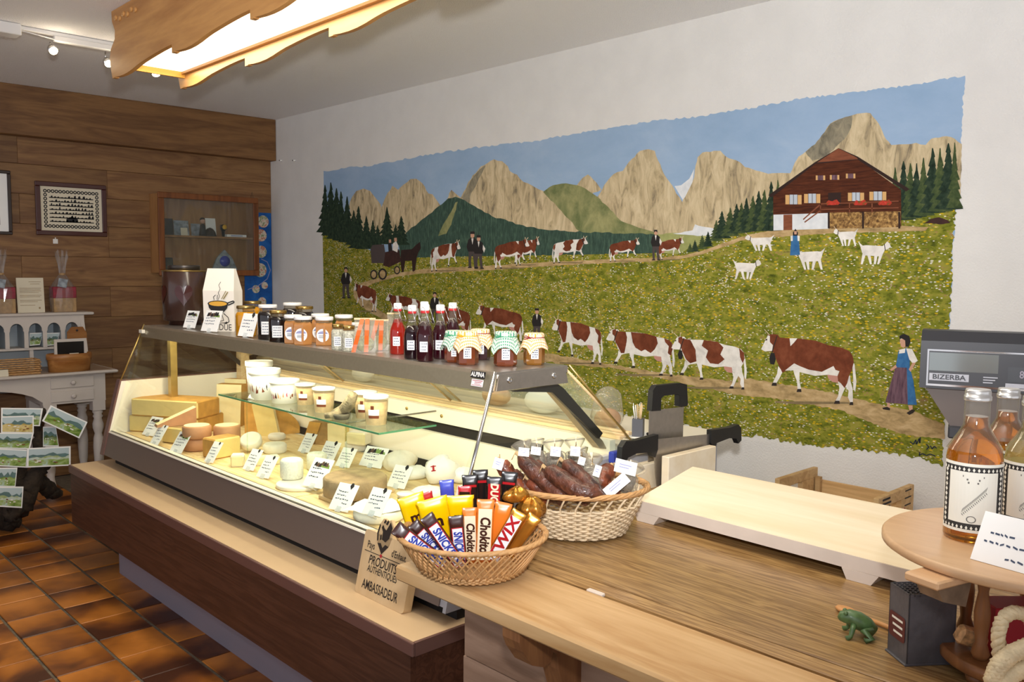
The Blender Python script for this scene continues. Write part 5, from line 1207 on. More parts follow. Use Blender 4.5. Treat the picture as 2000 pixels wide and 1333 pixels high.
# --- things on the rear worktop
ZW = .9055
p = stand(1240, 853, ZW, .02); M['slategrey'] = plain('dark_grey_card', '#54555d', .5)
dish = thing('saucer', 'white saucer with crumbs under the grey toothpick cup', 'saucer', stand(1246, 860, ZW, .05)); MB().lathe([(.03, 0), (.05, .004), (.062, .012), (.060, .013), (.045, .007), (.0, .006)], 28).build('dish', M['white_plastic'], dish)
MB().sphere((.035, -.02, .013), .006, 8, 5).build('crumb', M['dark'], dish)
sc = thing('toothpick_cup', 'square dark grey cup full of wooden picks behind the knives', 'cup', (dish.location.x, dish.location.y, ZW + .007), .5)
part_ = MB(); part_.box(-.021, .021, -.021, .021, 0, .068); part_.build('cup_body', M['slategrey'], sc)
M['pick'] = plain('pale_pick_wood', '#d9bd92', .6)
for i in range(18):
    a = random.uniform(0, 6.28); r = random.uniform(.002, .014); k = random.uniform(1.6, 2.3)
    MB().tube([(r * math.cos(a), r * math.sin(a), .05), (r * k * math.cos(a), r * k * math.sin(a), .068 + random.uniform(.045, .06))], .0013, 5).build('pick', M['pick'] if i % 4 else M['whitelid'], sc)
M['bread'] = plain('brown_bread_crust', '#b98654', .8, var=.2, scale=20, bump=.4, bscale=40)
bb = thing('bagged_bread', 'bread loaf in a clear plastic bag behind the end of the case', 'bread', stand(1186, 846, ZW, .06))
mb = MB(); mb.sphere((0, 0, .045), 1, 16, 10, 0, (.062, .05, .045)); mb.build('loaf', M['bread'], bb)
mb = MB(); mb.sphere((0, 0, .06), 1, 18, 10, 0, (.075, .06, .06)); mb.v = [(x * (1 + .12 * math.sin(9 * math.atan2(y, x) + z * 60)), y, z * (1.5 if z > .08 else 1)) for x, y, z in mb.v]; mb.build('plastic_bag', M['film'], bb)
for i, (px, py, r, nm) in enumerate(((1050, 830, .07, 'first from the black strut'), (960, 806, .06, 'in the middle'), (700, 740, .06, 'near the tubs'))):
    p = at_x(px, py, 2.75); o = MB(); o.sphere((0, 0, r * .8), 1, 14, 8, 0, (r * .8, r * 1.5, r * .8))
    tag(o.build('bread_loaf', M['bread'] if i % 2 else M['wrap'], loc=(2.78, p.y, ZW)), 'wrapped loaf on the rear worktop seen through the glass, ' + nm, 'bread')
o = MB().bbox(-.025, .025, -.012, .012, -.02, .02, .004).build('blue_holder', plain('blue_plastic', '#2f3f9c', .4)); p = at_y(1204, 893, 1.90); o.location = (p.x, 1.9055, p.z); tag(o, 'small blue plastic holder on the grey end of the case', 'holder')
# --- fruit crate by the wall
M['cratewood'] = wood('crate_wood', '#b08a58', '#cdaa78', 'y', 5, 12, .6, False, rings=6)
bn = thing('wall_bench', 'low wooden bench along the white wall carrying the crate', 'bench', (3.5, 1.5, 0))
part(MB().bbox(3.28, 3.69, .3, 2.1, .42, .45, .003), 'bench_top', M['cratewood'], bn)
for x in (3.30, 3.63):
    for y in (.35, 2.02): part(MB().box(x, x + .04, y, y + .04, 0, .42), 'leg', M['cratewood'], bn)
cr = thing('fruit_crate', 'pale wooden fruit crate with printed end standing against the white wall', 'crate', (3.49, 1.63, .45))
hz0 = .45
le = MB().bbox(3.32, 3.66, 1.828, 1.85, hz0, .60, .002); le.bbox(3.32, 3.66, 1.828, 1.85, .632, .676, .002); le.bbox(3.32, 3.42, 1.828, 1.85, .60, .632, .001); le.bbox(3.52, 3.66, 1.828, 1.85, .60, .632, .001)
part(le, 'end_board', M['cratewood'], cr)
le = MB().bbox(3.32, 3.66, 1.405, 1.427, hz0, .60, .002); le.bbox(3.32, 3.66, 1.405, 1.427, .632, .676, .002); le.bbox(3.32, 3.44, 1.405, 1.427, .60, .632, .001); le.bbox(3.54, 3.66, 1.405, 1.427, .60, .632, .001)
part(le, 'end_board', M['cratewood'], cr)
part(MB().bbox(3.648, 3.658, 1.427, 1.828, hz0, .625, .002), 'side_board', M['cratewood'], cr); part(MB().bbox(3.322, 3.332, 1.427, 1.828, hz0, .60, .002), 'side_board', M['cratewood'], cr)
part(MB().box(3.33, 3.65, 1.427, 1.828, hz0, hz0 + .01), 'bottom_board', M['cratewood'], cr)
for x in (3.335, 3.625):
    for y in (1.43, 1.80): part(MB().box(x, x + .022, y, y + .022, hz0 + .01, .64), 'corner_post', M['cratewood'], cr)
Fc = frame((3.50, 1.4045, .60), (1, 0, 0), (0, -1, 0)); mb = MB()
for k in range(5): mb.box(-.145, -.075 + .01 * (k % 2), .058 - .017 * k, .066 - .017 * k, 0, .0006)
for k in range(3): mb.box(.07, .13, .06 - .03 * k, .065 - .03 * k, 0, .0006)
mb.xf(Fc); part(mb, 'crate_print', M['ink'], cr)
text_obj('IA', .07, M['red'], cr, Matrix.Translation(-cr.location) @ Fc @ Matrix.Translation((.06, -.03, .0008)), 'crate_lettering', .8)
# --- tall wooden sign of the region
M['signwood'] = wood('sign_wood', '#d6b586', '#e4c79b', 'z', 3, 8, .45, False, rings=4)
M['burn'] = plain('burnt_lettering', '#261a13', .8)
Bl, Brr = Vector((1.528, 2.33, .5055)), Vector((1.528, 2.065, .5055)); wS = .262; lean = math.radians(13)
nS = Vector((-math.cos(lean), 0, math.sin(lean))); FS = frame(Bl, (0, -1, 0), nS)
sg = thing('wooden_sign', 'light wooden plaque with burnt lettering leaning on the front of the case', 'sign', Bl)
FL = frame((0, 0, 0), (0, -1, 0), nS); hS = .205
def rrect(w, h, r, k=4):
    pts = []
    for cx, cy, a0 in ((w - r, h - r, 0), (r, h - r, PI / 2), (r, r, PI), (w - r, r, 1.5 * PI)):
        pts += [(cx + r * math.cos(a0 + PI / 2 * i / k), cy + r * math.sin(a0 + PI / 2 * i / k)) for i in range(k + 1)]
    return pts
MB().prism(rrect(wS, hS, .014), -.03, 0, 'z').xf(FL).build('plaque', M['signwood'], sg)
TX = lambda s, x, y, size, sx=1, **k: text_obj(s, size, M['burn'], sg, FL @ Matrix.Translation((x, y, .0008)), 'burnt_lettering', sx, bold=size * .012, **k)
TX('Pays', .045, .160, .032, .72); TX("d'Enhaut", .193, .160, .030, .72); TX('PRODUITS', .12, .116, .040, .80, shear=.15); TX('AUTHENTIQUES', .125, .088, .030, .72, shear=.12); TX('AMBASSADEUR', .128, .036, .042, .66)
MB().box(.015, .245, .1385, .1405, .0002, .001).xf(FL).build('rule_line', M['burn'], sg)
em = MB(); e1 = .0012                                    # grouse emblem in a shield, rising above the plaque
sh_ = [(-.034, .235), (-.04, .205), (-.03, .175), (0, .145), (.03, .175), (.04, .205), (.038, .24), (.02, .258), (0, .25), (-.02, .255)]
em.prism([(x + .105, y) for x, y in sh_], -.012, .0, 'z', 0)
em.xf(FL).build('emblem_board', M['signwood'], sg)
em = MB()
for P_ in ([(-.034, .235), (-.04, .205), (-.034, .18), (-.028, .185), (-.033, .205), (-.028, .232)], [(0, .145), (.03, .175), (.012, .178), (0, .165), (-.012, .178), (-.03, .175)], [(-.01, .19), (.01, .185), (.026, .2), (.034, .235), (.02, .252), (.012, .235), (.004, .222), (-.006, .226), (-.016, .236), (-.022, .226), (-.012, .214)],
           [(-.02, .185), (-.012, .19), (-.016, .205), (-.022, .2)], [(-.004, .24), (.004, .255), (.012, .25), (.006, .238)], [(-.016, .243), (-.008, .256), (-.002, .25), (-.008, .24)]):
    em.add([(x + .105, y, e1) for x, y in P_], [tuple(range(len(P_)))])
em.xf(FL).build('emblem_print', M['burn'], sg, fix=False)
MB().box(.1, .11, .1345, .1445, .001, .0016).xf(FL).build('red_cross_mark', M['red'], sg)
# --- wicker baskets
M['wicker'] = plain('golden_wicker', '#bb8f5c', .55, var=.2, scale=40); M['wicker_white'] = plain('bleached_wicker', '#d9c3a0', .55, var=.16, scale=40)
def oval(c, a, b, ang, t):
    u = Vector((math.cos(ang), math.sin(ang), 0)); v = Vector((-math.sin(ang), math.cos(ang), 0)); return Vector(c) + u * a * math.cos(t) + v * b * math.sin(t)
RA = math.atan2(RIGHT.y, RIGHT.x)
cc = stand(922, 1152, ZL, .112); cc.z = ZL
bk = thing('chocolate_basket', 'golden open-weave oval basket of chocolate bars on the pine ledge', 'basket', cc)
H1 = .086; A0, B0, A1, B1 = .108, .10, .166, .156
def bs(t, f, off=0.0):
    f2 = f ** .8; return oval((0, 0, .006 + H1 * f), A0 + (A1 - A0) * f2 + off, B0 + (B1 - B0) * f2 + off, RA, t)
mb = MB(); n = 56
for s in (-1, 1):
    for i in range(n):
        t0 = 2 * PI * i / n; mb.tube([bs(t0 + s * f * .42, f, .0018 * s) for f in (.12, .3, .5, .7, .9, 1.0)], .0021, 5)
mb.build('lattice_weave', M['wicker'], bk)['kind'] = 'stuff'
mb = MB(); N_ = 96
for k in range(4):
    mb.tube([bs(2 * PI * i / N_, .02 + .045 * k, .003 * (1 if (i + k) % 2 else -1)) for i in range(N_)], .0034, 5, closed=True)
mb.build('foot_braid', M['wicker'], bk)
mb = MB()
for k in range(4): mb.tube([bs(2 * PI * i / N_, .97 + .02 * math.sin(i * .8 + k * 1.6), .004 * math.cos(i * .8 + k * 1.6)) for i in range(N_)], .0042, 5, closed=True)
mb.build('rim_braid', M['wicker'], bk)
MB().add([bs(2 * PI * i / 40, .0) for i in range(40)], [tuple(range(40))]).build('basket_bottom', M['wicker'], bk)
c2 = stand(1130, 1066, ZC, .115); c2.z = ZC
bk2 = thing('sausage_basket', 'bleached wicker basket heaped with dried sausages beside the cutting board', 'basket', c2)
H2 = .125; a0, b0, a1, b1 = .118, .095, .178, .14
def bs2(t, f, off=0.0): return oval((0, 0, .005 + H2 * f), a0 + (a1 - a0) * f + off, b0 + (b1 - b0) * f + off, RA, t)
mb = MB(); N2 = 104
for k in range(13):
    mb.tube([bs2(2 * PI * i / N2, .03 + .05 * k, .0042 * (1 if ((i // 2) + k) % 2 else -1)) for i in range(N2)], .0034, 5, closed=True)
mb.build('woven_wall', M['wicker_white'], bk2)['kind'] = 'stuff'
for i in range(26):
    MB().tube([bs2(2 * PI * i / 26, f) for f in (0, .35, .7)] + [bs2(2 * PI * (i + .35) / 26, .9), bs2(2 * PI * (i + .7) / 26, 1.0)], .0028, 5).build('stake', M['wicker_white'], bk2)
mb = MB()
for k in range(5): mb.tube([bs2(2 * PI * i / N2, .96 + .035 * math.sin(i * .55 + k * 1.3), .005 * math.cos(i * .55 + k * 1.3)) for i in range(N2)], .0042, 5, closed=True)
mb.build('rim_braid', M['wicker'], bk2)
MB().add([bs2(2 * PI * i / 40, .0) for i in range(40)], [tuple(range(40))]).build('basket_bottom', M['wicker_white'], bk2)
# --- chocolate bars
def wrapper(name, label, top, bot, wpx, dt, db, mats, txt=None, tcol=None, panel=(.12, .88), tsize=.8, flipt=False, thick=.45, group='chocolate bars in the basket', bulge=True, sub=None, cat='chocolate bar', rollx=0):
    T, B = at_d(top[0], top[1], dt + .03), at_d(bot[0], bot[1], db + .075); ax = (B - T); L = ax.length; ax.normalize(); w = wpx * mpp((T + B) / 2)
    n = -(T + B) / 2 + EYE; n = (n - ax * n.dot(ax)).normalized()
    if rollx: n = (Matrix.Rotation(rollx, 3, ax) @ n)
    Fm = frame((T + B) / 2, ax, n)          # local X along bar from top to bottom, Z to viewer
    t = thing(name, label, cat, (T + B) / 2, 0, group); F0 = Fm.copy(); F0.translation = (0, 0, 0)
    mb = MB(); th_ = w * thick; secs = []
    xs = [(-.5, .04), (-.43, .06), (-.40, .75), (-.3, 1), (0, 1.05 if bulge else 1), (.3, 1), (.40, .75), (.43, .06), (.5, .04)]
    k = 10
    for x, q in xs:
        for j in range(k):
            a = 2 * PI * j / k; cx, sy = math.cos(a), math.sin(a)
            yy = w / 2 * (abs(cx) ** .6) * (1 if cx > 0 else -1) * (1.0 if abs(x) < .42 else 1.06); zz_ = th_ / 2 * (abs(sy) ** .7) * (1 if sy > 0 else -1) * q
            secs.append((x * L, yy, zz_ + (.0008 * math.sin(j * 3 + x * 90) if q < .1 else 0)))
    mb.add(secs, [(i * k + j, i * k + (j + 1) % k, (i + 1) * k + (j + 1) % k, (i + 1) * k + j) for i in range(len(xs) - 1) for j in range(k)] + [tuple(range(k))[::-1], tuple(range((len(xs) - 1) * k, len(xs) * k))], 0, True)
    mb.xf(F0).build('wrapper', M[mats[0]], t)
    zt = th_ / 2 * 1.06 + .0006
    if len(mats) > 1:
        a_, b_ = panel; MB().box((a_ - .5) * L, (b_ - .5) * L, -w * .40, w * .40, zt - .001, zt).xf(F0).build('label_border', M[mats[1]], t)
        if len(mats) > 2: MB().box((a_ - .5) * L + w * .06, (b_ - .5) * L - w * .06, -w * .34, w * .34, zt, zt + .0006).xf(F0).build('label_panel', M[mats[2]], t)
    if txt:
        R_ = Matrix.Rotation(PI if flipt else 0, 4, 'Z'); text_obj(txt, w * tsize, M[tcol], t, F0 @ Matrix.Translation((((panel[0] + panel[1]) / 2 - .5) * L, 0, zt + .0012)) @ R_, 'brand_lettering', ((panel[1] - panel[0]) * L * .92) / (w * tsize * .62 * len(txt)), shear=.12, bold=w * .03)
    if sub: sub(t, F0, L, w, zt)
    return t
M['c_brown'] = plain('brown_foil', '#3a1a14', .3, coat=.3); M['c_white'] = plain('white_foil', '#eef0f4', .35); M['c_blue'] = plain('blue_lettering', '#2a3fa8', .4)
M['c_red'] = plain('red_foil', '#b01c26', .3, coat=.3); M['c_yellow'] = plain('yellow_foil', '#f2c500', .3, coat=.3); M['c_gold'] = plain('gold_foil', '#c58a35', .22, .75)
M['c_black'] = plain('black_foil', '#1a1616', .25, coat=.4); M['c_orange'] = plain('orange_foil', '#df7a26', .3, coat=.3); M['c_cream'] = plain('cream_foil', '#f0e2c4', .3, coat=.3); M['c_purple'] = plain('blue_foil', '#3a48b4', .25, coat=.4)
S3 = ('c_brown', 'c_red', 'c_white')
wrapper('snickers_bar'.replace('snickers', 'peanut'), 'brown bar with blue on white lettering, leftmost and lowest in the basket', (772, 1030), (868, 1104), 27, 1.86, 1.86, S3, 'SNICKERS', 'c_blue', (.2, .98))
wrapper('peanut_bar', 'brown bar mostly hidden behind the leftmost lettered bar', (806, 1022), (872, 1094), 24, 1.90, 1.90, S3, 'SNICKERS', 'c_blue', (.2, .98))
wrapper('peanut_bar', 'brown bar with blue on white lettering, in the middle leaning left', (832, 1008), (898, 1104), 27, 1.85, 1.86, S3, 'SNICKERS', 'c_blue', (.16, .98))
wrapper('peanut_bar', 'brown bar with blue on white lettering standing straight', (890, 1008), (900, 1106), 28, 1.88, 1.88, S3, 'SNICKERS', 'c_blue', (.2, .98))
CH = ('c_orange', 'c_cream')
wrapper('caramel_bar', 'orange and white bar standing straight next to the lettered brown bars', (917, 992), (920, 1102), 27, 1.89, 1.89, CH, 'Chokito', 'c_brown', (.12, .9))
wrapper('caramel_bar', 'orange and white bar in the middle of the three orange bars', (949, 976), (944, 1100), 33, 1.88, 1.88, CH, 'Chokito', 'c_brown', (.12, .92))
wrapper('caramel_bar', 'orange bar leaning right beside the gold one', (985, 982), (960, 1090), 32, 1.91, 1.90, ('c_orange',))
wrapper('twin_bar', 'gold bar with red lettering on white leaning right', (1016, 1000), (962, 1092), 30, 1.87, 1.87, ('c_gold', 'c_white'), 'TWIX', 'c_red', (.1, .98), .95, True)
wrapper('twin_bar', 'plain gold bar behind the red lettered gold bar', (1046, 1008), (990, 1084), 27, 1.91, 1.90, ('c_gold',))
lump('gold_wrapper', 'crinkled gold foil twist at the right edge of the chocolate basket', 1038, 1020, .96, .03, .03, .028, 'c_gold', 'wrapper', 21, amp=.5)
lump('gold_wrapper', 'second crinkled gold foil twist behind the red lettered bar', 1010, 985, 1.0, .028, .02, .02, 'c_gold', 'wrapper', 22, amp=.5)
def mark(t, F0, L, w, zt):
    text_obj('m', w * .62, M['c_brown'], t, F0 @ Matrix.Translation((-.04 * L, 0, zt + .001)) @ Matrix.Rotation(PI / 2, 4, 'Z'), 'brand_lettering', 1.0, bold=w * .02)
for (tp, bt, wp, d, nm) in (((800, 968), (826, 1050), 50, 1.97, 'yellow sweets bag furthest left in the basket'), ((842, 974), (862, 1060), 58, 1.93, 'yellow sweets bag in the middle behind the brown bars'), ((898, 968), (900, 1050), 52, 1.95, 'yellow sweets bag behind the straight brown bar')):
    wrapper('sweets_bag', nm, tp, bt, wp, d, d, ('c_yellow',), thick=.3, sub=mark, cat='sweets bag', group='yellow sweets bags in the basket')
wrapper('milk_bar', 'blue foil bar end at the back of the chocolate basket', (872, 938), (878, 1030), 27, 2.0, 2.0, ('c_purple', 'c_white'), None, None, (.3, .5))
wrapper('mini_bar', 'red foil bar left of the blue foil end', (832, 962), (850, 1030), 22, 2.0, 2.0, ('c_red',)); wrapper('mini_bar', 'red foil bar right of the blue foil end', (908, 950), (905, 1030), 25, 2.0, 2.0, ('c_red', 'c_black'), None, None, (.1, .25))
for (tp, bt, wp, d, nm) in (((918, 928), (920, 1030), 30, 2.02, 'black foil bar leftmost of the black ones'), ((938, 918), (942, 1030), 28, 2.05, 'black foil bar second among the black ones'), ((966, 932), (962, 1040), 29, 2.0, 'black foil bar with white lettering among the black ones'), ((996, 922), (985, 1030), 30, 2.04, 'black foil bar furthest right of the black ones')):
    wrapper('dark_bar', nm, tp, bt, wp, d, d, ('c_black', 'c_red'), 'DUO' if 'lettering' in nm else None, 'c_cream', (.10, .42) if 'lettering' in nm else (.16, .2), .7)
# --- sausages
M['saus'] = plain('dark_dried_sausage', '#573020', .42, var=.75, scale=42, bump=.5, bscale=90, coat=.15); M['saus_red'] = plain('reddish_sausage', '#74381f', .4, var=.6, scale=40, bump=.4, bscale=80, coat=.15)
M['pepper'] = plain('pepper_crust', '#5d5145', .8, var=.7, scale=150, bump=.8, bscale=160); M['string'] = plain('butcher_string', '#c9a878', .7)
def sausage(label, pts, rpx, mat, d=2.2, tagpx=None, film=False):
    Q = [at_d(px, py, d + dd) for px, py, dd in pts]; m = mpp(Q[0]); k = len(Q); t = thing('dried_sausage', label, 'sausage', Q[0], group='dried sausages in the basket'); O = Q[0]
    path = []; rad = []; n = 12
    for i in range(n + 1):
        f = i / n * (k - 1); j = min(int(f), k - 2); u = f - j; path.append(Q[j].lerp(Q[j + 1], u) - O); e = min(i, n - i) / n
        rad.append(rpx * 1.14 * m * (min(1, .25 + e * 7)) * (1 + .06 * math.sin(i * 2.1)))
    mb = MB(); mb.tube(path, rad, 12); mb.build('sausage_body', M[mat], t)
    mb = MB(); e0 = path[0]; mb.tube([e0, e0 - (path[1] - path[0]).normalized() * .012], [.004, .006], 7); mb.build('end_knot', M['string'], t)
    mb = MB(); s = (path[1] - path[0]).normalized(); q = s.orthogonal().normalized() * .012
    mb.tube([e0, e0 + q + Vector((0, 0, .02)), e0 + q * 2.2 + Vector((0, 0, .008)), e0 + q * .8 - s * .01], .0012, 5); mb.build('string_loop', M['string'], t)
    if tagpx:
        c0 = at_d(tagpx[0], tagpx[1], d - .035) - O; nn = (EYE - O).normalized() + Vector((0, 0, .3)); Fm = frame(c0, RIGHT * math.cos(tagpx[4]) - UP * math.sin(tagpx[4]), nn); a, b = tagpx[2] * m / 2, tagpx[3] * m / 2
        MB().box(-a, a, -b, b, -.0004, .0004).xf(Fm).build('paper_tag', M['paper'], t)
        MB().box(-a * .6, a * .5, b * .2, b * .35, .0005, .0008).box(-a * .6, a * .3, -b * .2, -b * .05, .0005, .0008).xf(Fm).build('tag_print', M['lavender'], t)
    if film:
        mb = MB(); mb.tube([path[0] - s * .03] + path + [path[-1]], [.03] + [r * 1.25 + .002 for r in rad] + [.004], 10); mb.build('clear_wrap', M['film'], t)
zs_ = zmap(920, 840, 5.332)
def zs3(l): return [(*zs_(x, y), dd) for x, y, dd in l]
sausage('dark sausage with white tag at the left end of the basket', zs3([(300, 330, .0), (400, 470, 0), (560, 680, -.02)]), 14, 'saus_red', 2.25, (*zs_(285, 355), 19, 22, .3))
sausage('long dark sausage lying from upper left to the middle', zs3([(500, 270, .02), (680, 450, 0), (860, 620, -.03), (1000, 740, -.06)]), 15, 'saus', 2.22)
sausage('reddish sausage behind the long dark one', zs3([(690, 290, .05), (800, 420, .04), (900, 560, .02)]), 13, 'saus_red', 2.27)
sausage('thick mottled sausage curving through the middle to the front right', zs3([(780, 400, .0), (950, 520, -.03), (1130, 640, -.06), (1370, 680, -.06)]), 16, 'saus', 2.2)
sausage('wrinkled dark sausage leaning right over the mottled one', zs3([(960, 330, .02), (1100, 450, 0), (1230, 580, -.03), (1330, 690, -.05)]), 14, 'saus', 2.19)
sausage('low dark sausage along the front rim', zs3([(720, 600, -.05), (860, 680, -.08), (1010, 745, -.08)]), 13, 'saus', 2.27, (*zs_(690, 600), 52, 17, -.62))
sausage('dark sausage lying deep at the right of the basket', zs3([(1180, 560, .0), (1300, 640, 0), (1480, 690, 0)]), 14, 'saus', 2.23)
sausage('reddish sausage piece with large white label at the right rim', zs3([(1450, 390, .03), (1380, 500, .0), (1330, 600, -.02)]), 15, 'saus_red', 2.25, (*zs_(1610, 390), 42, 26, .25))
for i, (pts, tg, nm) in enumerate((([(560, 250, .08), (620, 420, .06)], (550, 232, 20, 16, .1), 'leftmost pepper sausage in clear wrap'), ([(680, 230, .1), (720, 420, .08)], (675, 220, 18, 15, .15), 'pepper sausage in clear wrap second from the left'), ([(870, 240, .08), (890, 400, .06)], (880, 228, 19, 18, .1), 'pepper sausage in clear wrap in the middle at the back'), ([(1090, 220, .1), (1110, 400, .08)], (1085, 225, 18, 18, .1), 'pepper sausage in clear wrap highest at the back right'), ([(1150, 330, .06), (1200, 470, .04)], (1152, 325, 13, 15, .3), 'smaller pepper sausage in clear wrap below the highest'), ([(1260, 400, .04), (1260, 600, .0)], (1315, 430, 13, 22, .35), 'pepper sausage in clear wrap with tag beside the red one'), ([(1660, 480, .03), (1580, 640, .0)], (1515, 580, 52, 22, -.7), 'pepper sausage with long white label at the right rim'))):
    sausage(nm, zs3(pts), 15 if i in (2, 3) else 13, 'pepper', 2.22, (*zs_(tg[0], tg[1]), tg[2], tg[3], tg[4]), True)

for pts, nm, mt in (([(410, 430, .02), (520, 560, .01), (650, 690, -.01)], 'dark sausage between the tagged left one and the long dark one', 'saus'), ([(600, 520, .0), (720, 640, -.02), (860, 740, -.04)], 'short dark sausage under the long dark one', 'saus_red'), ([(1010, 600, -.02), (1120, 690, -.04), (1260, 735, -.05)], 'dark sausage under the mottled one at the front', 'saus'),
                    ([(430, 580, .01), (520, 660, .0), (640, 740, -.02)], 'dark sausage lowest at the left rim', 'saus'), ([(1380, 560, .01), (1450, 630, .0), (1540, 690, .0)], 'reddish sausage half under the long white label', 'saus_red'), ([(640, 330, .06), (760, 470, .04), (850, 560, .02)], 'dark sausage tucked behind the middle ones', 'saus')):
    sausage(nm, zs3(pts), 13, mt, 2.235)
# ================================================================== right foreground: tray, bottles, scale
TZ = 1.096
M['traywood'] = wood('tray_wood', '#b98f66', '#d3ae86', 'y', 3, 7, .4, False, rings=6); M['darkleg'] = wood('turned_leg_wood', '#6d4526', '#8f5f38', 'z', 5, 10, .35, False, rings=6)
tc_ = at_z(2008, 1062, TZ); tc_.z = 0
st = thing('tiered_stand', 'two-tier round wooden stand carrying bottles at the right edge', 'stand', (tc_.x, tc_.y, ZC))
MB().lathe([(.222, TZ - ZC - .018), (.228, TZ - ZC - .014), (.228, TZ - ZC - .004), (.224, TZ - ZC)], 64).build('upper_tray', M['traywood'], st)
MB().lathe([(.125, .018), (.129, .022), (.129, .036), (.125, .04)], 48).build('lower_tray', M['darkleg'], st)
prof = [(.010, .04), (.015, .05), (.009, .07), (.012, .10), (.013, .12), (.008, .155), (.011, .175), (.010, TZ - ZC - .018)]
for k in range(5):
    a = RA + PI + .35 + k * 2 * PI / 5; MB().lathe(prof, 14, (.095 * math.cos(a), .095 * math.sin(a), 0)).build('turned_leg', M['darkleg'], st)
    MB().lathe([(.015, 0), (.018, .009), (.012, .018)], 12, (.10 * math.cos(a), .10 * math.sin(a), 0)).build('foot', M['darkleg'], st)
p = at_z(1838, 1120, TZ - .02); o = p - Vector((tc_.x, tc_.y, ZC)); M['greywood'] = plain('grey_brown_wood', '#7c6650', .7, var=.3, scale=30)
MB().bbox(-.05, .05, -.03, .03, -.014, 0, .003).build('tray_batten', M['traywood'], st, (o.x, o.y, TZ - ZC - .018), (0, 0, RA + .5))
MB().prism([(-.035, -.014), (.04, -.014), (.03, -.055), (-.02, -.04)], -.022, .022, 'y').build('tray_block', M['greywood'], st, (o.x + .004, o.y, TZ - ZC - .018), (0, 0, RA + .4))
# bottles
M['liq_amber'] = plain('amber_liqueur', '#d98a24', .03, coat=.5, trans=.85); M['liq_pale'] = plain('pale_liqueur', '#e0d08a', .03, coat=.5, trans=.85)
M['cap_silver'] = plain('silver_cap', '#d4d2ce', .25, .8); M['label_cream'] = plain('cream_label', '#ebe8da', .6); M['label_dark'] = plain('dark_label_border', '#2e2c2a', .6)
M['engrave'] = plain('grey_engraving', '#66635e', .6)
def liqueur(label, px, py, hpx, r, fill):
    p = at_z(px, py, TZ); h = hpx * mpp(p); p = stand(px, py, TZ, r); t = thing('liqueur_bottle', label, 'bottle', p, group='liqueur bottles on the round stand')
    prof = [(r * .94, 0), (r, .006), (r, h * .54), (r * .95, h * .60), (r * .6, h * .70), (r * .42, h * .76), (r * .40, h * .93)]
    MB().lathe([(a - .001, z) for a, z in prof[:6]] + [(r * .39, h * .82)], 32).build('liqueur', M[fill], t)
    MB().lathe([(a + .0015, z) for a, z in prof[3:]], 32, caps=False).build('bottle_glass', M['bglass'], t)
    MB().lathe([(r * .47, h * .925), (r * .48, h * .93), (r * .48, h * .955), (r * .45, h * .957), (r * .45, h * .985), (r * .42, h)], 28).build('screw_cap', M['cap_silver'], t)
    fa = math.atan2(-p.y, -p.x); q = r + .0008
    def ang(a0, a1, z0, z1, rr, k=14):
        mb = MB()
        for i in range(k):
            A, B = a0 + (a1 - a0) * i / k, a0 + (a1 - a0) * (i + 1) / k
            mb.add([(rr * math.cos(a), rr * math.sin(a), z) for a, z in ((A, z0), (B, z0), (B, z1), (A, z1))], [(0, 1, 2, 3)], 0, True)
        return mb
    ang(fa - 1.25, fa + 1.25, h * .075, h * .53, q).build('paper_label', M['label_cream'], t, fix=False)
    ang(fa - 1.18, fa + 1.18, h * .095, h * .51, q + .0005).build('label_border', M['label_dark'], t, fix=False)
    ang(fa - .86, fa + .86, h * .135, h * .475, q + .001).build('label_panel', M['label_cream'], t, fix=False)
    mb = MB(); n = 15
    for i in range(n):
        for z in (.107, .49): 
            a = fa - 1.12 + 2.24 * i / (n - 1); d = .045
            mb.add([((q + .0012) * math.cos(b), (q + .0012) * math.sin(b), h * z + c) for b, c in ((a - d, 0), (a, -.0035), (a + d, 0), (a, .0035))], [(0, 1, 2, 3)])
    for s in (-1, 1):
        for i in range(11):
            a = fa + s * 1.02; z = h * (.14 + .033 * i); mb.add([((q + .0012) * math.cos(b), (q + .0012) * math.sin(b), z + c) for b, c in ((a - .07, 0), (a, -.004), (a + .07, 0), (a, .004))], [(0, 1, 2, 3)])
    mb.build('label_diamonds', M['label_cream'], t, fix=False)
    mb = MB(); rnd = random.Random(5)     # ear of grain engraving and small lines of type
    for i in range(16):
        f = i / 15; a = fa - .35 + .75 * f; z = h * (.20 + .15 * f)
        for s in (-1, 1): mb.add([((q + .0014) * math.cos(a + b), (q + .0014) * math.sin(a + b), z + c) for b, c in ((0, 0), (.035, .003 + s * .004), (.075, .003 + s * .007), (.03, s * .003))], [(0, 1, 2, 3)])
    for z, w_ in ((.44, .35), (.42, .22), (.40, .18)): mb.add([((q + .0014) * math.cos(fa + b), (q + .0014) * math.sin(fa + b), h * z + c) for b, c in ((-w_, 0), (w_, 0), (w_, .003), (-w_, .003))], [(0, 1, 2, 3)])
    for i in range(14):
        a, b = 2 * PI * i / 14, 2 * PI * (i + 1) / 14; mb.add([((q + .0014) * math.cos(fa - .02 + k * .16 * math.cos(c)), (q + .0014) * math.sin(fa - .02 + k * .16 * math.cos(c)), h * .165 + k * .006 * math.sin(c)) for c, k in ((a, 1), (b, 1), (b, .8), (a, .8))], [(0, 1, 2, 3)])
    mb.build('label_engraving', M['engrave'], t, fix=False)
liqueur('amber liqueur bottle with bordered label nearest the stand edge', 1895, 1064, 300, .045, 'liq_amber')
liqueur('amber liqueur bottle half hidden behind the front amber one', 1957, 1012, 250, .042, 'liq_amber')
liqueur('pale yellow liqueur bottle cut by the right edge of the photo', 2008, 1052, 275, .045, 'liq_pale')
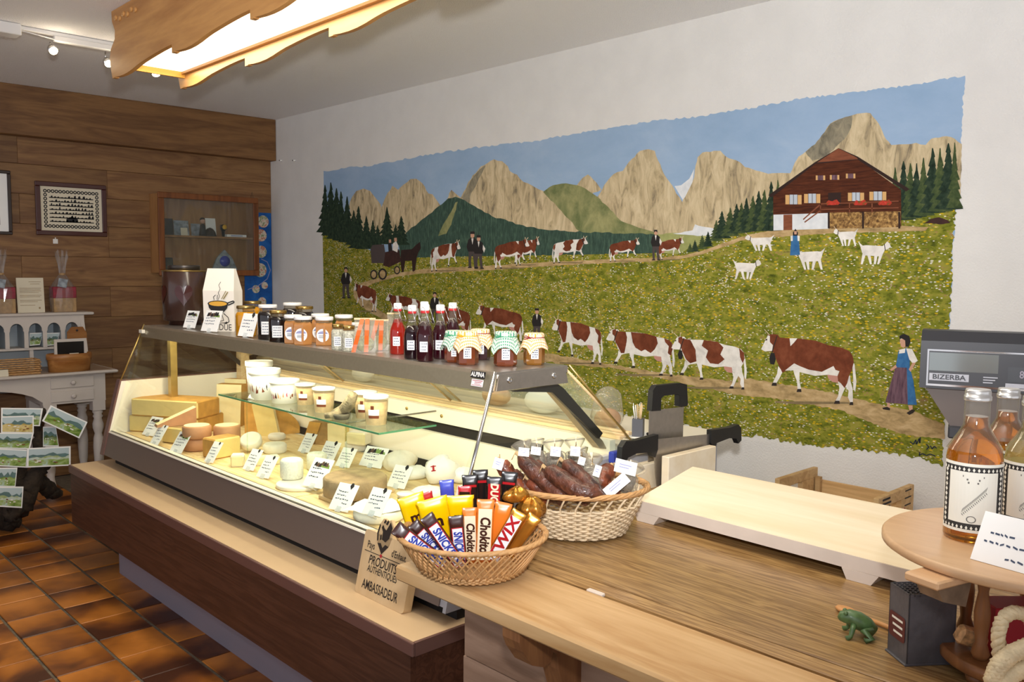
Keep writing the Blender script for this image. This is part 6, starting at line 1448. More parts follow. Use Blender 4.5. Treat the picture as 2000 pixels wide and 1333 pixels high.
# big price card on the stand
A = at_z(1895, 1092, TZ + .0005); B = at_z(2030, 1130, TZ + .0005); x = (B - A).normalized(); nn = ((EYE - A) + Vector((0, 0, .3))); Fm = frame((0, 0, 0), x, nn)
cd_ = thing('price_card', 'large white handwritten card leaning on the liqueur bottles', 'price card', A)
MB().box(0, .15, 0, .082, -.0006, .0006).xf(Fm).build('card', M['paper'], cd_)
mb = MB(); rnd = random.Random(3)
for k, (x0, x1, y) in enumerate(((.018, .055, .048), (.012, .10, .033), (.05, .085, .012))):
    xx = x0
    while xx < x1:
        L = rnd.uniform(.004, .009); d = rnd.uniform(-.0015, .0015); mb.add([(xx, y + d, .001), (xx + L, y - d, .001), (xx + L, y - d + .003, .001), (xx, y + d + .003, .001)], [(0, 1, 2, 3)]); xx += L + rnd.uniform(.001, .004)
mb.xf(Fm).build('handwriting', M['blueink'], cd_, fix=False)
mb = MB(); mb.add([(.085 + .012 * math.cos(i), .075 + .012 * math.sin(i), .001) for i in [k * .9 for k in range(7)]], [tuple(range(7))]); mb.xf(Fm).build('emblem', M['ink'], cd_, fix=False)
# slate grey grater box with red label
M['slate'] = plain('dark_slate_metal', '#5a585c', .5, .2, var=.25, scale=22, bump=.15, bscale=60); M['redlabel'] = plain('brown_red_label', '#5e2a26', .6)
Pb0, Pb1 = at_z(1733, 1272, ZC), at_z(1782, 1312, ZC); Pb2 = at_z(1862, 1318, ZC)
u = (Pb1 - Pb0); v = (Pb2 - Pb1); u.z = v.z = 0; lu, lv = u.length, v.length; u.normalize(); v.normalize(); v = (v - u * v.dot(u)).normalized()
gb = thing('metal_box', 'dark grey metal box with perforated top and red label on the counter', 'box', Pb0)
Mg = Matrix((u, v, Vector((0, 0, 1)))).transposed().to_4x4(); hb = .128; lv = .088; lu = .062
MB().bbox(-.002, lu + .002, -.004, lv, 0, .004, .001).xf(Mg).build('base_flange', M['slate'], gb)
w_ = MB(); w_.box(0, lu, 0, .002, .004, hb); w_.box(0, lu, lv - .002, lv, .004, hb); w_.box(0, .002, 0, lv, .004, hb); w_.box(lu - .002, lu, 0, lv, .004, hb); w_.xf(Mg).build('box_wall', M['slate'], gb)
MB().box(.002, lu - .002, .002, lv - .002, hb - .02, hb - .018).xf(Mg).build('dark_inside', M['dark'], gb)
g_ = MB(); nx, ny = 7, 9
for i in range(1, nx): g_.box(lu * i / nx - .0012, lu * i / nx + .0012, 0, lv, hb - .004, hb - .001)
for j in range(1, ny): g_.box(0, lu, lv * j / ny - .0012, lv * j / ny + .0012, hb - .004, hb - .001)
g_.xf(Mg).build('top_grid', M['slate'], gb)['kind'] = 'stuff'
Ms = Mg @ frame((lu * .5, -.0006, hb * .45), (1, 0, 0), (0, -1, 0))
MB().prism(rrect(.05, .045, .006), 0, .0006, 'z').xf(Ms @ Matrix.Translation((-.027, -.022, 0))).build('red_label', M['redlabel'], gb)
mb = MB()
for k in range(3): mb.box(-.018 + .003 * k, .016, .012 - .012 * k, .016 - .012 * k, .0008, .001)
mb.xf(Ms).build('label_lettering', M['label_cream'], gb)
# frog and wooden spoon
M['froggreen'] = plain('olive_green_glaze', '#4f6b3d', .4, var=.3, scale=70, coat=.2)
fp = stand(1678, 1248, ZC, .012); fr_ = thing('frog_figurine', 'small green crouching frog figurine on the brown counter', 'figurine', fp, RA + PI - .25)
mb = MB(); mb.tube([(-.028, 0, .014), (-.014, 0, .022), (.004, 0, .030), (.020, 0, .036), (.032, 0, .034), (.038, 0, .030)], [.008, .015, .017, .014, .011, .004], 12); mb.build('frog_body', M['froggreen'], fr_)
for s in (-1, 1):
    mb = MB(); mb.tube([(.012, s * .012, .026), (.016, s * .021, .016), (.018, s * .022, .006), (.026, s * .024, .002)], [.006, .005, .004, .005], 8); mb.build('front_leg', M['froggreen'], fr_)
    mb = MB(); mb.tube([(-.018, s * .012, .016), (-.004, s * .024, .02), (-.020, s * .024, .005), (-.006, s * .028, .003)], [.009, .007, .005, .006], 8); mb.build('hind_leg', M['froggreen'], fr_)
    MB().sphere((.026, s * .008, .044), .0045, 8, 6).build('eye', M['froggreen'], fr_)
s0, s1 = at_z(1652, 1192, ZC + .006), at_z(1760, 1236, ZC + .006); sp_ = thing('wooden_spoon', 'pale wooden spoon lying behind the green frog', 'spoon', s0); dv = s1 - s0; dv.z = 0
M['spoonwood'] = plain('orange_toned_wood', '#c98f55', .5, var=.1, scale=20)
mb = MB(); mb.sphere((0, 0, 0), 1, 16, 6, 0, (.024, .015, .006)); mb.xf(Matrix.Rotation(math.atan2(dv.y, dv.x), 4, 'Z')); mb.build('bowl', M['spoonwood'], sp_)
mb = MB(); mb.tube([dv.normalized() * .02, dv.normalized() * .19], [.0045, .0055], 8); mb.build('handle', M['spoonwood'], sp_)
# red box and check wrapped sweet under the stand
p = at_z(1935, 1245, ZC + .041); o = MB().bbox(-.065, .065, -.03, .03, 0, .085, .002).build('red_box', plain('crimson_card', '#9c1522', .5), loc=(tc_.x + .0, tc_.y + .0, ZC + .0405), rot=(0, 0, RA)); tag(o, 'crimson box on the lower tier of the round stand', 'box')
p = at_d(1893, 1152, 1.62); ck = plain('orange_check_paper', '#c79a68', .5, var=.6, scale=70); o = MB().bbox(-.028, .028, -.012, .012, -.016, .016, .006).build('wrapped_sweet', ck, loc=(tc_.x - .06, tc_.y + .06, ZC + .062), rot=(.3, .3, RA)); tag(o, 'check patterned wrapped sweet beside the red box', 'sweet')
# plaited straw loop basket, bottom right corner
M['straw'] = plain('pale_straw', '#dcc8a0', .7, var=.15, scale=60, bump=.3, bscale=120)
q0 = at_d(1985, 1330, 1.3); q0.z = ZC; sb = thing('straw_basket', 'pale plaited straw basket with loop handle in the bottom right corner', 'basket', q0)
def braid(pts, r, name):
    P_ = [Vector(p) for p in pts]; 
    for k in range(3):
        path = []
        for i in range(60):
            f = i / 59 * (len(P_) - 1); j = min(int(f), len(P_) - 2); uu = f - j; c = P_[j].lerp(P_[j + 1], uu); t = (P_[j + 1] - P_[j]).normalized(); n1 = t.orthogonal().normalized(); n2 = t.cross(n1); a = i * .75 + k * 2.09
            path.append(c + (n1 * math.cos(a) + n2 * math.sin(a)) * r * .55)
        MB().tube(path, r * .62, 6).build(name, M['straw'], sb)
hdl = [at_d(px, py, 1.3) - q0 for px, py in ((1958, 1330), (1952, 1285), (1949, 1240), (1958, 1208), (1978, 1196), (2002, 1200), (2022, 1225), (2030, 1280))]
braid(hdl, .0095, 'handle_strand'); braid([at_d(px, py, 1.28) - q0 for px, py in ((1938, 1335), (1950, 1300), (1975, 1278), (2005, 1265), (2030, 1262))], .012, 'rim_strand')
braid([at_d(px, py, 1.28) - q0 for px, py in ((1945, 1338), (1985, 1310), (2030, 1290))], .013, 'wall_strand')
MB().lathe([(.05, 0), (.058, .03), (.054, .032), (.0, .01)], 20, (.03, -.03, 0)).build('basket_bowl', M['straw'], sb)
# retail scale display
A = at_d(1795, 757, 2.45); B = at_z(2000, 770, A.z); x = (B - A).normalized(); y = Vector((0, 0, 1)).cross(x); 
if y.dot(A - EYE) < 0: y = -y
Md = Matrix((x, y, Vector((0, 0, 1)))).transposed().to_4x4(); mp_ = mpp(A); wd, hd = .40, 92 * mp_
M['scaleblack'] = plain('charcoal_plastic', '#2b2c32', .45); M['scalebrown'] = plain('taupe_plastic', '#5a4f4a', .5); M['lcd'] = plain('grey_display', '#4a4d52', .2); M['mirrorish'] = plain('glossy_window', '#8f9696', .12, .55)
base = A.copy(); base.z = ZC
sl = thing('scale_display', 'dark electronic scale display on a post at the right edge', 'scale', base); T0 = Matrix.Translation((0, 0, A.z - ZC)) @ Md
MB().prism([(0, 0), (0, hd), (.04, hd + .027), (.12, hd + .027), (.12, 0)], 0, wd, 'x').xf(T0 @ Matrix(((1, 0, 0, 0), (0, 1, 0, 0), (0, 0, 1, 0), (0, 0, 0, 1)))).build('display_housing', M['scaleblack'], sl)
fz = lambda px, py: ((px - 1795) * mp_ * 1.02, (757 - py) * mp_ + (px - 1795) * mp_ * .066)
def facequad(px0, px1, py0, py1, mat, name, e): 
    x0, x1, z0, z1 = (px0 - 1795) * mp_, (px1 - 1795) * mp_, (757 - py1) * mp_, (757 - py0) * mp_; return MB().box(x0, x1, -e, -e + .001, z0, z1).xf(T0).build(name, M[mat], sl)
facequad(1807, 2060, 681, 752, 'chrome', 'window_frame', .0012); facequad(1810, 2060, 684, 748, 'scaleblack', 'window', .0022); facequad(1811, 1928, 687, 722, 'mirrorish', 'reflecting_window', .003)
facequad(1812, 1880, 727, 741, 'grey_tex', 'maker_plate', .0032); facequad(1944, 2010, 708, 736, 'lcd', 'digit_window', .003); facequad(1941, 2060, 739, 747, 'grey_tex', 'unit_strip', .003)
def face_text(s, px, py, size, mat, sx): text_obj(s, size, M[mat], sl, T0 @ frame(((px - 1795) * mp_, -.0048, (757 - py) * mp_), (1, 0, 0), (0, -1, 0)), 'display_lettering', sx, bold=.0004)
face_text('BIZERBA', 1846, 734, .019, 'scaleblack', 1.15); face_text('8.888', 1980, 722, .028, 'kick', .8); face_text('kg', 1980, 743, .011, 'scaleblack', 1)
for k in range(3): facequad(1904, 1928 - 4 * k, 729 + 5 * k, 731 + 5 * k, 'grey_tex', 'small_print', .0034)
MB().prism([(.015, 0), (.33, 0), (.26, -.105), (.082, -.105)], .02, .10, 'y').xf(T0).build('neck', M['scalebrown'], sl)
MB().bbox(.078, .275, .01, .11, -.14, -.105, .004).xf(T0).build('neck_block', M['scaleblack'], sl)
for xx in (.10, .235): MB().box(xx, xx + .022, .05, .075, -(A.z - ZC) + .05, -.14).xf(T0).build('post', M['steel'], sl)
MB().bbox(.11, .37, .0, .2, -(A.z - ZC), -(A.z - ZC) + .05, .008).xf(T0).build('scale_body', M['scaleblack'], sl)
# ================================================================== ceiling lamp and spotlights
M['lampwood'] = wood('lamp_wood', '#a9753f', '#c79355', 'y', 3, 8, .42, False, rings=6)
M['lampglow'] = plain('glow_tinted_lamp_wood', '#d29a3e', .5)  # orange lamp glow put into the colour of the inner wood
M['diffuser'] = emis('lamp_diffuser_glow', '#fff3d6', 3.2)
lp = thing('ceiling_lamp', 'long wooden ceiling lamp with scalloped boards and glowing panel', 'ceiling lamp', (1.77, 3.0, CEIL))
LX0, LX1, LY1, LY0, ZB = 1.60, 1.94, 4.54, .6, 2.478
def scallop():
    pts = []; per = .72; y = LY1
    while y > LY0:
        for k in range(13):
            u = k / 12
            s = u * u * (3 - 2 * u); z = ZB + .003 + .034 * s - .010 * math.sin(PI * min(1, u * 2.2)) * (u < .46)
            pts.append((y - .03 - (per - .03) * u, z))
        y -= per; pts += [(y, ZB + .034), (y, ZB)]
        pts.append((y - .03, ZB))
    return pts
bot = [(LY1, ZB), (LY1 - .03, ZB)] + [q for q in scallop() if q[1] > 0]
bot = [q for q in bot if q[0] >= LY0]
endp = [(bot[-1][0], CEIL - .002), (LY1 - .01, CEIL - .002), (LY1 - .015, CEIL - .05), (LY1 - .05, CEIL - .10), (LY1 - .045, CEIL - .14), (LY1 + .012, CEIL - .18), (LY1 + .03, CEIL - .22), (LY1 + .02, CEIL - .27)]
prof = bot + endp
for X_, nm in ((LX0, 'near_side_board'), (LX1, 'far_side_board')):
    part(MB().prism(prof, X_ - .011, X_ + .011, 'x'), nm, M['lampwood'], lp)
part(MB().box(LX0 + .011, LX1 - .011, LY1 - .06, LY1 - .045, ZB + .045, CEIL - .002), 'end_board', M['lampglow'], lp)
part(MB().box(LX0 + .012, LX1 - .012, LY0, LY1 - .061, ZB + .075, ZB + .080), 'diffuser', M['diffuser'], lp)
part(MB().box(LX1 - .03, LX1 - .012, LY0, LY1 - .061, ZB + .062, ZB + .074), 'inner_rail', M['lampwood'], lp)
part(MB().box(LX0 + .012, LX0 + .03, LY0, LY1 - .061, ZB + .062, ZB + .074), 'inner_rail', M['lampwood'], lp)
mb = MB(); rnd = random.Random(4)
for i in range(6): mb.sphere((LX0 - .013, LY1 - .07 - i * .05, CEIL - .045 - .012 * (i % 2)), .016, 8, 5, 0, (.4, 1.2, .8))
part(mb, 'carved_vine', M['lampwood'], lp)['kind'] = 'stuff'
la = add_light('ceiling_lamp_light', 'AREA', ((LX0 + LX1) / 2, (LY0 + LY1) / 2, ZB + .06), 26, (1, .90, .72), shape='RECTANGLE', size=.28, size_y=3.7)
# spotlight track
M['trackwhite'] = plain('white_track', '#d8d6d4', .5)
ty = 5.14; a = at_z(0, 45, CEIL); tr = thing('spotlight_track', 'white ceiling track holding small halogen spotlights', 'track light', (1.5, ty, CEIL))
part(MB().bbox(.4, 1.335, ty - .05, ty + .05, CEIL - .06, CEIL - .002, .004), 'junction_box', M['trackwhite'], tr)
part(MB().bbox(1.335, 2.3, ty - .014, ty + .014, CEIL - .022, CEIL - .002, .003), 'rail', M['trackwhite'], tr)
part(MB().bbox(1.50, 2.12, ty - .022, ty + .012, CEIL - .052, CEIL - .022, .004), 'transformer', M['trackwhite'], tr)
part(MB().tube([(1.336, ty - .02, CEIL - .03), (1.42, ty - .025, CEIL - .038), (1.50, ty - .02, CEIL - .045)], .003, 6), 'cable', M['trackwhite'], tr)
M['bulb'] = emis('halogen_glow', '#ffe9c0', 14)
for i, (px, py, nm) in enumerate(((105, 100, 'leftmost'), (213, 125, 'half hidden by the lamp end'), (305, 146, 'peeping below the lamp'))):
    p = at_y(px, py, ty); sp = thing('spotlight', 'small lit halogen spotlight on the white track, ' + nm, 'spotlight', p, group='halogen spotlights on the track')
    dr = Vector((.12, -.62, -.55)).normalized() if i != 2 else Vector((0, -.3, -.9)).normalized(); Fm = frame((0, 0, 0), dr.orthogonal(), dr)
    MB().lathe([(.008, -.05), (.02, -.035), (.027, 0), (.025, 0), (.0, -.012)], 18).xf(Fm).build('lamp_head', M['chrome'], sp)
    MB().sphere((0, 0, -.002), .022, 14, 8, 0, (1, 1, .5)).xf(Fm).build('bulb', M['bulb'], sp)
    MB().tube([-dr * .045, (-dr * .045) + Vector((0, 0, CEIL - .05 - p.z + .045 * dr.z))], .004, 6).build('stem', M['chrome'], sp)
    l = add_light('spotlight_glow', 'POINT', p + dr * .05, (.9, .5, .5)[i], (1, .84, .62), shadow_soft_size=.03)
# ================================================================== left side: pictures, cabinet, desk
WY = WALL_Y
M['mahog'] = plain('mahogany_frame', '#42150f', .3, coat=.3); M['mat_cream'] = plain('cream_mat', '#d9cfb8', .8); M['darkframe'] = plain('dark_brown_frame', '#2a1a14', .4)
def picture(label, px0, px1, py0, py1, fr, fw, kind):
    a, b = at_y(px0, py0, WY - .02), at_y(px1, py1, WY - .02); w, h = b.x - a.x, a.z - b.z; t = thing('framed_picture', label, 'picture', ((a.x + b.x) / 2, WY - .001, b.z))
    for x0, x1, z0, z1 in ((-w / 2, w / 2, h - fw, h), (-w / 2, w / 2, 0, fw), (-w / 2, -w / 2 + fw, fw, h - fw), (w / 2 - fw, w / 2, fw, h - fw)): MB().bbox(x0, x1, -.024, 0, z0, z1, .004).build('frame_bar', M[fr], t)
    MB().box(-w / 2 + fw, w / 2 - fw, -.010, -.002, fw, h - fw).build('mat_board', M['mat_cream' if kind == 'cut' else 'paper'], t)
    mb = MB(); rnd = random.Random(9); y = -.0106
    if kind == 'cut':
        x0, x1, z0, z1 = -w / 2 + fw * 2.0, w / 2 - fw * 2.0, fw * 2.0, h - fw * 2.0
        def dot(cx, cz, r, hole=True):
            n = 10
            for i in range(n):
                A, B = 2 * PI * i / n, 2 * PI * (i + 1) / n; mb.add([(cx + k * r * math.cos(q), y, cz + k * r * math.sin(q)) for q, k in ((A, 1), (B, 1), (B, .45), (A, .45))], [(0, 1, 2, 3)])
        nx, nz = 15, 9
        for i in range(nx):
            for zz_ in (z0, z1): dot(x0 + (x1 - x0) * i / (nx - 1), zz_, .013)
        for j in range(1, nz):
            for xx in (x0, x1): dot(xx, z0 + (z1 - z0) * j / nz, .013)
        for rrow in range(7):
            zz_ = z0 + .03 + rrow * (z1 - z0 - .05) / 7; xs = x0 + .035
            mb.add([(x0 + .025, y, zz_), (x1 - .025, y, zz_), (x1 - .025, y, zz_ + .007), (x0 + .025, y, zz_ + .007)], [(0, 1, 2, 3)])
            while xs < x1 - .04:
                ww, hh_ = rnd.uniform(.010, .022), rnd.uniform(.010, .026); mb.add([(xs, y, zz_), (xs + ww, y, zz_), (xs + ww * .8, y, zz_ + hh_), (xs + ww * .2, y, zz_ + hh_ * .8)], [(0, 1, 2, 3)]); xs += ww + rnd.uniform(.002, .012)
        mb.add([(-.04, y, z0 + .03), (.04, y, z0 + .03), (.04, y, z0 + .055), (0, y, z0 + .075), (-.04, y, z0 + .055)], [(0, 1, 2, 3, 4)]); mb.build('paper_cut', M['ink'], t, fix=False)
    else:
        mb.add([(w * .1, y, h * .15), (w * .3, y, h * .15), (w * .28, y, h * .5), (w * .15, y, h * .45)], [(0, 1, 2, 3)]); mb.build('faint_drawing', plain('pale_pencil', '#c9c6c2', .9), t, fix=False)
picture('black paper-cut picture in a mahogany frame on the wooden wall', 68, 210, 353, 463, 'mahog', .033, 'cut')
picture('pale drawing in a dark frame cut by the left edge of the photo', -95, 25, 325, 459, 'darkframe', .022, 'pale')
p = at_y(108, 471, WY); t = thing('wall_tag', 'tiny white tag below the paper-cut picture', 'tag', (p.x, WY - .001, p.z - .02)); MB().bbox(-.017, .017, -.006, 0, 0, .035, .003).build('tag_plate', M['white'], t); MB().tube([(0, -.004, .035), (0, -.004, .045)], .004, 6).build('tag_loop', M['white'], t)
# wall cabinet
M['cabframe'] = wood('cabinet_frame_wood', '#5f3417', '#7d4a24', 'z', 4, 10, .4, False, rings=6); M['cabside'] = wood('cabinet_side_wood', '#8f6438', '#ad8050', 'z', 4, 8, .5, True, rings=6, c3='#5a3517')
CX0, CX1, CZ0, CZ1, CY = 2.66, 3.48, 1.485, 2.125, WY - .185
cb_ = thing('wall_cabinet', 'glazed wooden wall cabinet with one shelf on the plank wall', 'cabinet', ((CX0 + CX1) / 2, WY, CZ0))
part(MB().box(CX0, CX0 + .02, CY + .02, WY - .001, CZ0 + .02, CZ1 - .01), 'side_board', M['cabside'], cb_); part(MB().box(CX1 - .02, CX1, CY + .02, WY - .001, CZ0 + .02, CZ1 - .01), 'side_board', M['cabside'], cb_)
part(MB().box(CX0 + .02, CX1 - .02, CY + .02, WY - .001, CZ1 - .03, CZ1 - .01), 'top_board', M['cabside'], cb_); part(MB().box(CX0 + .02, CX1 - .02, CY + .02, WY - .001, CZ0 + .02, CZ0 + .04), 'bottom_board', M['cabside'], cb_)
part(MB().box(CX0 + .02, CX1 - .02, WY - .012, WY - .001, CZ0 + .04, CZ1 - .03), 'back_board', M['cabside'], cb_); shz = 1.80
part(MB().box(CX0 + .02, CX1 - .02, CY + .04, WY - .012, shz - .016, shz), 'shelf', M['cabside'], cb_)
for x0, x1, z0, z1 in ((CX0 - .005, CX1 + .005, CZ1 - .045, CZ1), (CX0 - .005, CX1 + .005, CZ0, CZ0 + .045), (CX0 - .005, CX0 + .042, CZ0 + .045, CZ1 - .045), (CX1 - .042, CX1 + .005, CZ0 + .045, CZ1 - .045)): part(MB().bbox(x0, x1, CY, CY + .02, z0, z1, .004), 'door_frame_bar', M['cabframe'], cb_)
part(MB().box(CX0 + .042, CX1 - .042, CY + .008, CY + .011, CZ0 + .045, CZ1 - .045), 'glass_pane', glass('grey_film_glass', (.92, .94, .93), .02, 1.2, .06, '#9aa0a0'), cb_)  # clear pane with a thin even grey film mixed in
M['photo_grey'] = plain('photo_print', '#8c949c', .5, var=.5, scale=30); M['dkgrey'] = plain('dark_card', '#2f2a2a', .5, var=.4, scale=40)
def trinket(name, label, px, w, h, mat, z=None, cat='ornament', y=CY + .09, shape='card', d=.012):
    z = shz if z is None else z; x = at_y(px, 450, y).x; t = thing(name, label, cat, (x, y, z + .0005))
    if shape == 'card': MB().box(-w / 2, w / 2, -.0015, .0015, 0, h).xf(Matrix.Rotation(-.15, 4, 'X')).build('sheet', M[mat], t); MB().box(-w / 5, w / 5, .0, .03, 0, .003).build('stand', M['dkgrey'], t)
    elif shape == 'doll': MB().lathe([(w / 2, 0), (w * .42, h * .3), (w * .3, h * .6), (w * .12, h * .68)], 14).build('gown', M[mat], t); MB().sphere((0, 0, h * .82), h * .15, 10, 8).build('head', M['p_skin'], t); MB().sphere((0, .004, h * .88), h * .15, 10, 8).build('hair', M['dkgrey'], t)
    elif shape == 'cap': MB().lathe([(w * .55, 0), (w * .5, .006), (w * .42, h * .5), (w * .25, h * .85), (w * .05, h)], 16).build('crown', M[mat], t)
    elif shape == 'bell': MB().lathe([(w * .22, 0), (w * .3, h * .5), (w * .5, h * .6), (w * .5, h * .95), (w * .1, h)], 14).build('cup_body', M[mat], t); MB().tube([(0, -w * .5, h * .78), (0, -w * .56, h * .78)], w * .38, 14).build('dial', M['yellow_tie'], t)
    elif shape == 'box': MB().bbox(-w / 2, w / 2, -.04, .04, 0, h, .002).build('box_body', M[mat], t); MB().box(-w * .3, w * .3, -.0408, -.0401, h * .3, h * .7).build('box_print', M['lavender'], t)
    elif shape == 'house': MB().prism([(-w / 2, 0), (w / 2, 0), (w * .3, h * .6), (0, h), (-w * .3, h * .6)], -.01, .01, 'y').build('plate', M[mat], t); MB().tube([(0, -.0105, h * .45), (0, -.013, h * .45)], h * .26, 16).build('emblem', M['c_purple'], t)
trinket('book', 'dark booklet leaning at the left of the cabinet shelf', 330, .075, .13, 'dkgrey'); trinket('photo_card', 'silver grey photo card beside the dark booklet', 355, .12, .12, 'photo_grey', y=CY + .12)
trinket('photo_card', 'small cream card in front of the grey photo card', 360, .055, .06, 'mat_cream', y=CY + .07); trinket('photo_card', 'round pinkish plate leaning right of the grey photo card', 383, .075, .10, 'photo_grey', y=CY + .13)
trinket('doll', 'tiny dark gowned doll on the cabinet shelf', 396, .06, .145, 'dkgrey', shape='doll', y=CY + .08); trinket('photo_card', 'white card with a dark figure on the cabinet shelf', 413, .085, .15, 'paper', y=CY + .13)
trinket('cap', 'small black cap in front of the white card', 410, .10, .07, 'c_black', shape='cap', y=CY + .08); trinket('desk_clock', 'tiny black clock with yellow dial on the cabinet shelf', 436, .05, .10, 'c_black', shape='bell', y=CY + .09)
trinket('flat_box', 'flat pale box lying at the right of the cabinet shelf', 458, .17, .02, 'paper', shape='box', y=CY + .09)
trinket('house_plate', 'pointed grey plate with blue emblem on the cabinet floor', 437, .22, .17, 'photo_grey', CZ0 + .04, shape='house', y=CY + .1); trinket('book', 'dark booklet on the cabinet floor at the left', 330, .06, .10, 'dkgrey', CZ0 + .04)
# blue poster
M['posterblue'] = noise_paint('blue_poster', ['#0f3d7c', '#1b58a0', '#2a6cb4'], 5, rough=.4); M['postercircle'] = noise_paint('poster_pictures', ['#c9c2b4', '#b0603a', '#d9cfc0', '#6d7f4a', '#e6ddd0'], 24, rough=.5)
po = thing('blue_poster', 'tall blue poster with round pictures beside the cabinet', 'poster', (3.58, WY - .002, 1.18)); part(MB().box(3.44, 3.692, WY - .006, WY - .002, 1.185, 2.02), 'poster_sheet', M['posterblue'], po)
def disc_y(cx, cz, r, y, name, mat, par): part(MB().add([(cx + r * math.cos(2 * PI * i / 20), y, cz + r * math.sin(2 * PI * i / 20)) for i in range(20)], [tuple(range(20))]), name, M[mat], par)
for px, py, r in ((514, 433, .052), (510, 460, .052), (510, 492, .052), (508, 528, .06), (500, 565, .035), (517, 558, .03), (512, 590, .04)): q = at_y(px, py, WY - .0065); disc_y(q.x, q.z, r, WY - .0065, 'round_picture', 'postercircle', po)
q = [at_y(px, py, WY - .0068) for px, py in ((484, 566), (505, 558), (522, 545), (528, 528), (522, 512), (510, 506))]; part(MB().tube(q, .004, 5), 'poster_curve', M['lavender'], po)
q = at_y(492, 376, WY - .006); part(MB().tube([(3.56, WY - .006, 2.02), (q.x, WY - .008, q.z), (3.47, WY - .006, 2.02)], .0025, 5), 'hanging_string', M['dkgrey'], po)
# desk with pigeonholes
M['desk'] = plain('greyish_white_paint', '#c9bfb6', .5, var=.03, scale=8); M['deskin'] = plain('blue_grey_paint', '#a9b1b6', .6); M['desktop'] = wood('worn_desk_top', '#a98d74', '#c2aa92', 'x', 4, 9, .4, False, rings=6)
dk = thing('writing_desk', 'white painted writing desk with arched pigeonholes and turned legs', 'desk', (1.5, 6.62, 0)); DZ = .822
part(MB().bbox(.8, 2.215, 6.37, WY - .004, DZ - .022, DZ - .001, .008), 'desk_top', M['desk'], dk); part(MB().box(.82, 2.19, 6.40, WY - .01, DZ - .001, DZ), 'top_surface', M['desktop'], dk)
part(MB().box(1.735, 2.145, 6.44, 6.86, .60, DZ - .022), 'pedestal_body', M['desk'], dk)
for z0, z1 in ((.71, .785), (.615, .69)):
    dr_ = part(MB().bbox(1.785, 2.065, 6.428, 6.445, z0, z1, .003), 'drawer', M['desk'], dk); mb = MB(); mb.lathe([(.007, 0), (.009, .008), (.017, .016), (.016, .024), (.006, .029)], 14); mb.xf(Matrix.Translation((1.925, 6.428, (z0 + z1) / 2)) @ Matrix.Rotation(PI / 2, 4, 'X')); mb.build('knob', M['desk'], dr_, loc=-dk.location + dk.location * 0, fix=True); 
for o in bpy.data.objects:
    if o.name.startswith('knob') and o.parent and o.parent.name.startswith('drawer'): o.location = (0, 0, 0)
ap = [(1.735, DZ - .022), (1.735, .62)] + [(1.735 - .62 * k / 10, .625 + .095 * math.sin(PI * k / 10) ** .7) for k in range(1, 10)] + [(1.11, .62), (1.11, DZ - .022)]
part(MB().prism(ap, 6.44, 6.46, 'y'), 'arched_apron', M['desk'], dk); part(MB().box(.82, 1.735, 6.8, 6.86, .66, DZ - .022), 'rear_apron', M['deskin'], dk); part(MB().box(.82, 1.11, 6.44, 6.86, .60, DZ - .022), 'pedestal_body', M['desk'], dk)
lprof = [(.024, 0), (.034, .03), (.026, .07), (.024, .09), (.03, .13), (.036, .26), (.032, .33), (.024, .36), (.036, .40), (.037, .43), (.026, .47), (.034, .485), (.026, .50), (.036, .515), (.03, .53)]
for x in (2.10, 1.78, 1.06, .86):
    for y in (6.48, 6.82):
        part(MB().lathe(lprof, 16, (x, y, 0)).box(x - .042, x + .042, y - .042 + .004, y + .042 - .004, .53, .605), 'turned_leg', M['desk'], dk)
HY0, HY1 = 6.66, WY - .004; HT = 1.222
part(MB().bbox(.8, 2.15, HY0 - .02, HY1, HT - .02, HT, .006), 'hutch_top', M['desk'], dk); part(MB().box(.85, 2.06, HY1 - .012, HY1, DZ, HT - .02), 'hutch_back', M['deskin'], dk)
hs_ = [(HY1, DZ), (6.57, DZ), (6.565, DZ + .05), (6.58, DZ + .06), (6.59, DZ + .09), (6.605, DZ + .16), (6.635, DZ + .26), (6.655, DZ + .33), (HY0, HT - .02), (HY1, HT - .02)]
part(MB().prism(hs_, 2.06, 2.085, 'x'), 'hutch_side', M['desk'], dk); part(MB().box(.85, 2.06, HY0 + .01, HY1 - .012, .965, .98), 'hutch_shelf', M['desk'], dk)
nb = 8; bw = .118
for k in range(nb):
    x1_ = 2.06 - k * bw; x0_ = x1_ - bw; cx, r_ = (x0_ + x1_) / 2, bw / 2 - .013; zt_ = 1.10
    pol = [(x0_, .98), (x0_, HT - .02), (x1_, HT - .02), (x1_, .98), (x1_ - .013, .98), (x1_ - .013, zt_ - .008), (x1_ - .018, zt_)] + [(cx + (r_ - .003) * math.cos(q), zt_ + .052 * math.sin(q)) for q in [PI * i / 10 for i in range(1, 10)]] + [(x0_ + .018, zt_), (x0_ + .013, zt_ - .008), (x0_ + .013, .98)]
    part(MB().prism(pol, HY0, HY0 + .012, 'y'), 'arched_front', M['desk'], dk); part(MB().box(x0_ - .005, x0_ + .005, HY0 + .012, HY1 - .012, .98, HT - .02), 'divider', M['deskin'], dk)
for k in range(4):
    x = 2.04 - k * .30; part(MB().box(x - .012, x + .012, HY0 + .02, HY0 + .045, DZ, .965), 'hutch_post', M['desk'], dk)
def landscape(name, seedcol): return noise_paint(name, seedcol, 9, (1, 1, 2.2), 6, .5, rough=.35)
M['pc1'] = landscape('postcard_green', ['#33522a', '#6f8a3a', '#9db06a', '#b9cfd0']); M['pc2'] = landscape('postcard_pale', ['#5b7a45', '#9fae74', '#c4cfc4', '#a6b8b0']); M['pc3'] = landscape('postcard_warm', ['#7d6a2c', '#b59a4a', '#d9c68a', '#8a7a5a']); M['pc4'] = landscape('postcard_dark', ['#22352a', '#4a5c38', '#7c8a58', '#a9b8b4'])
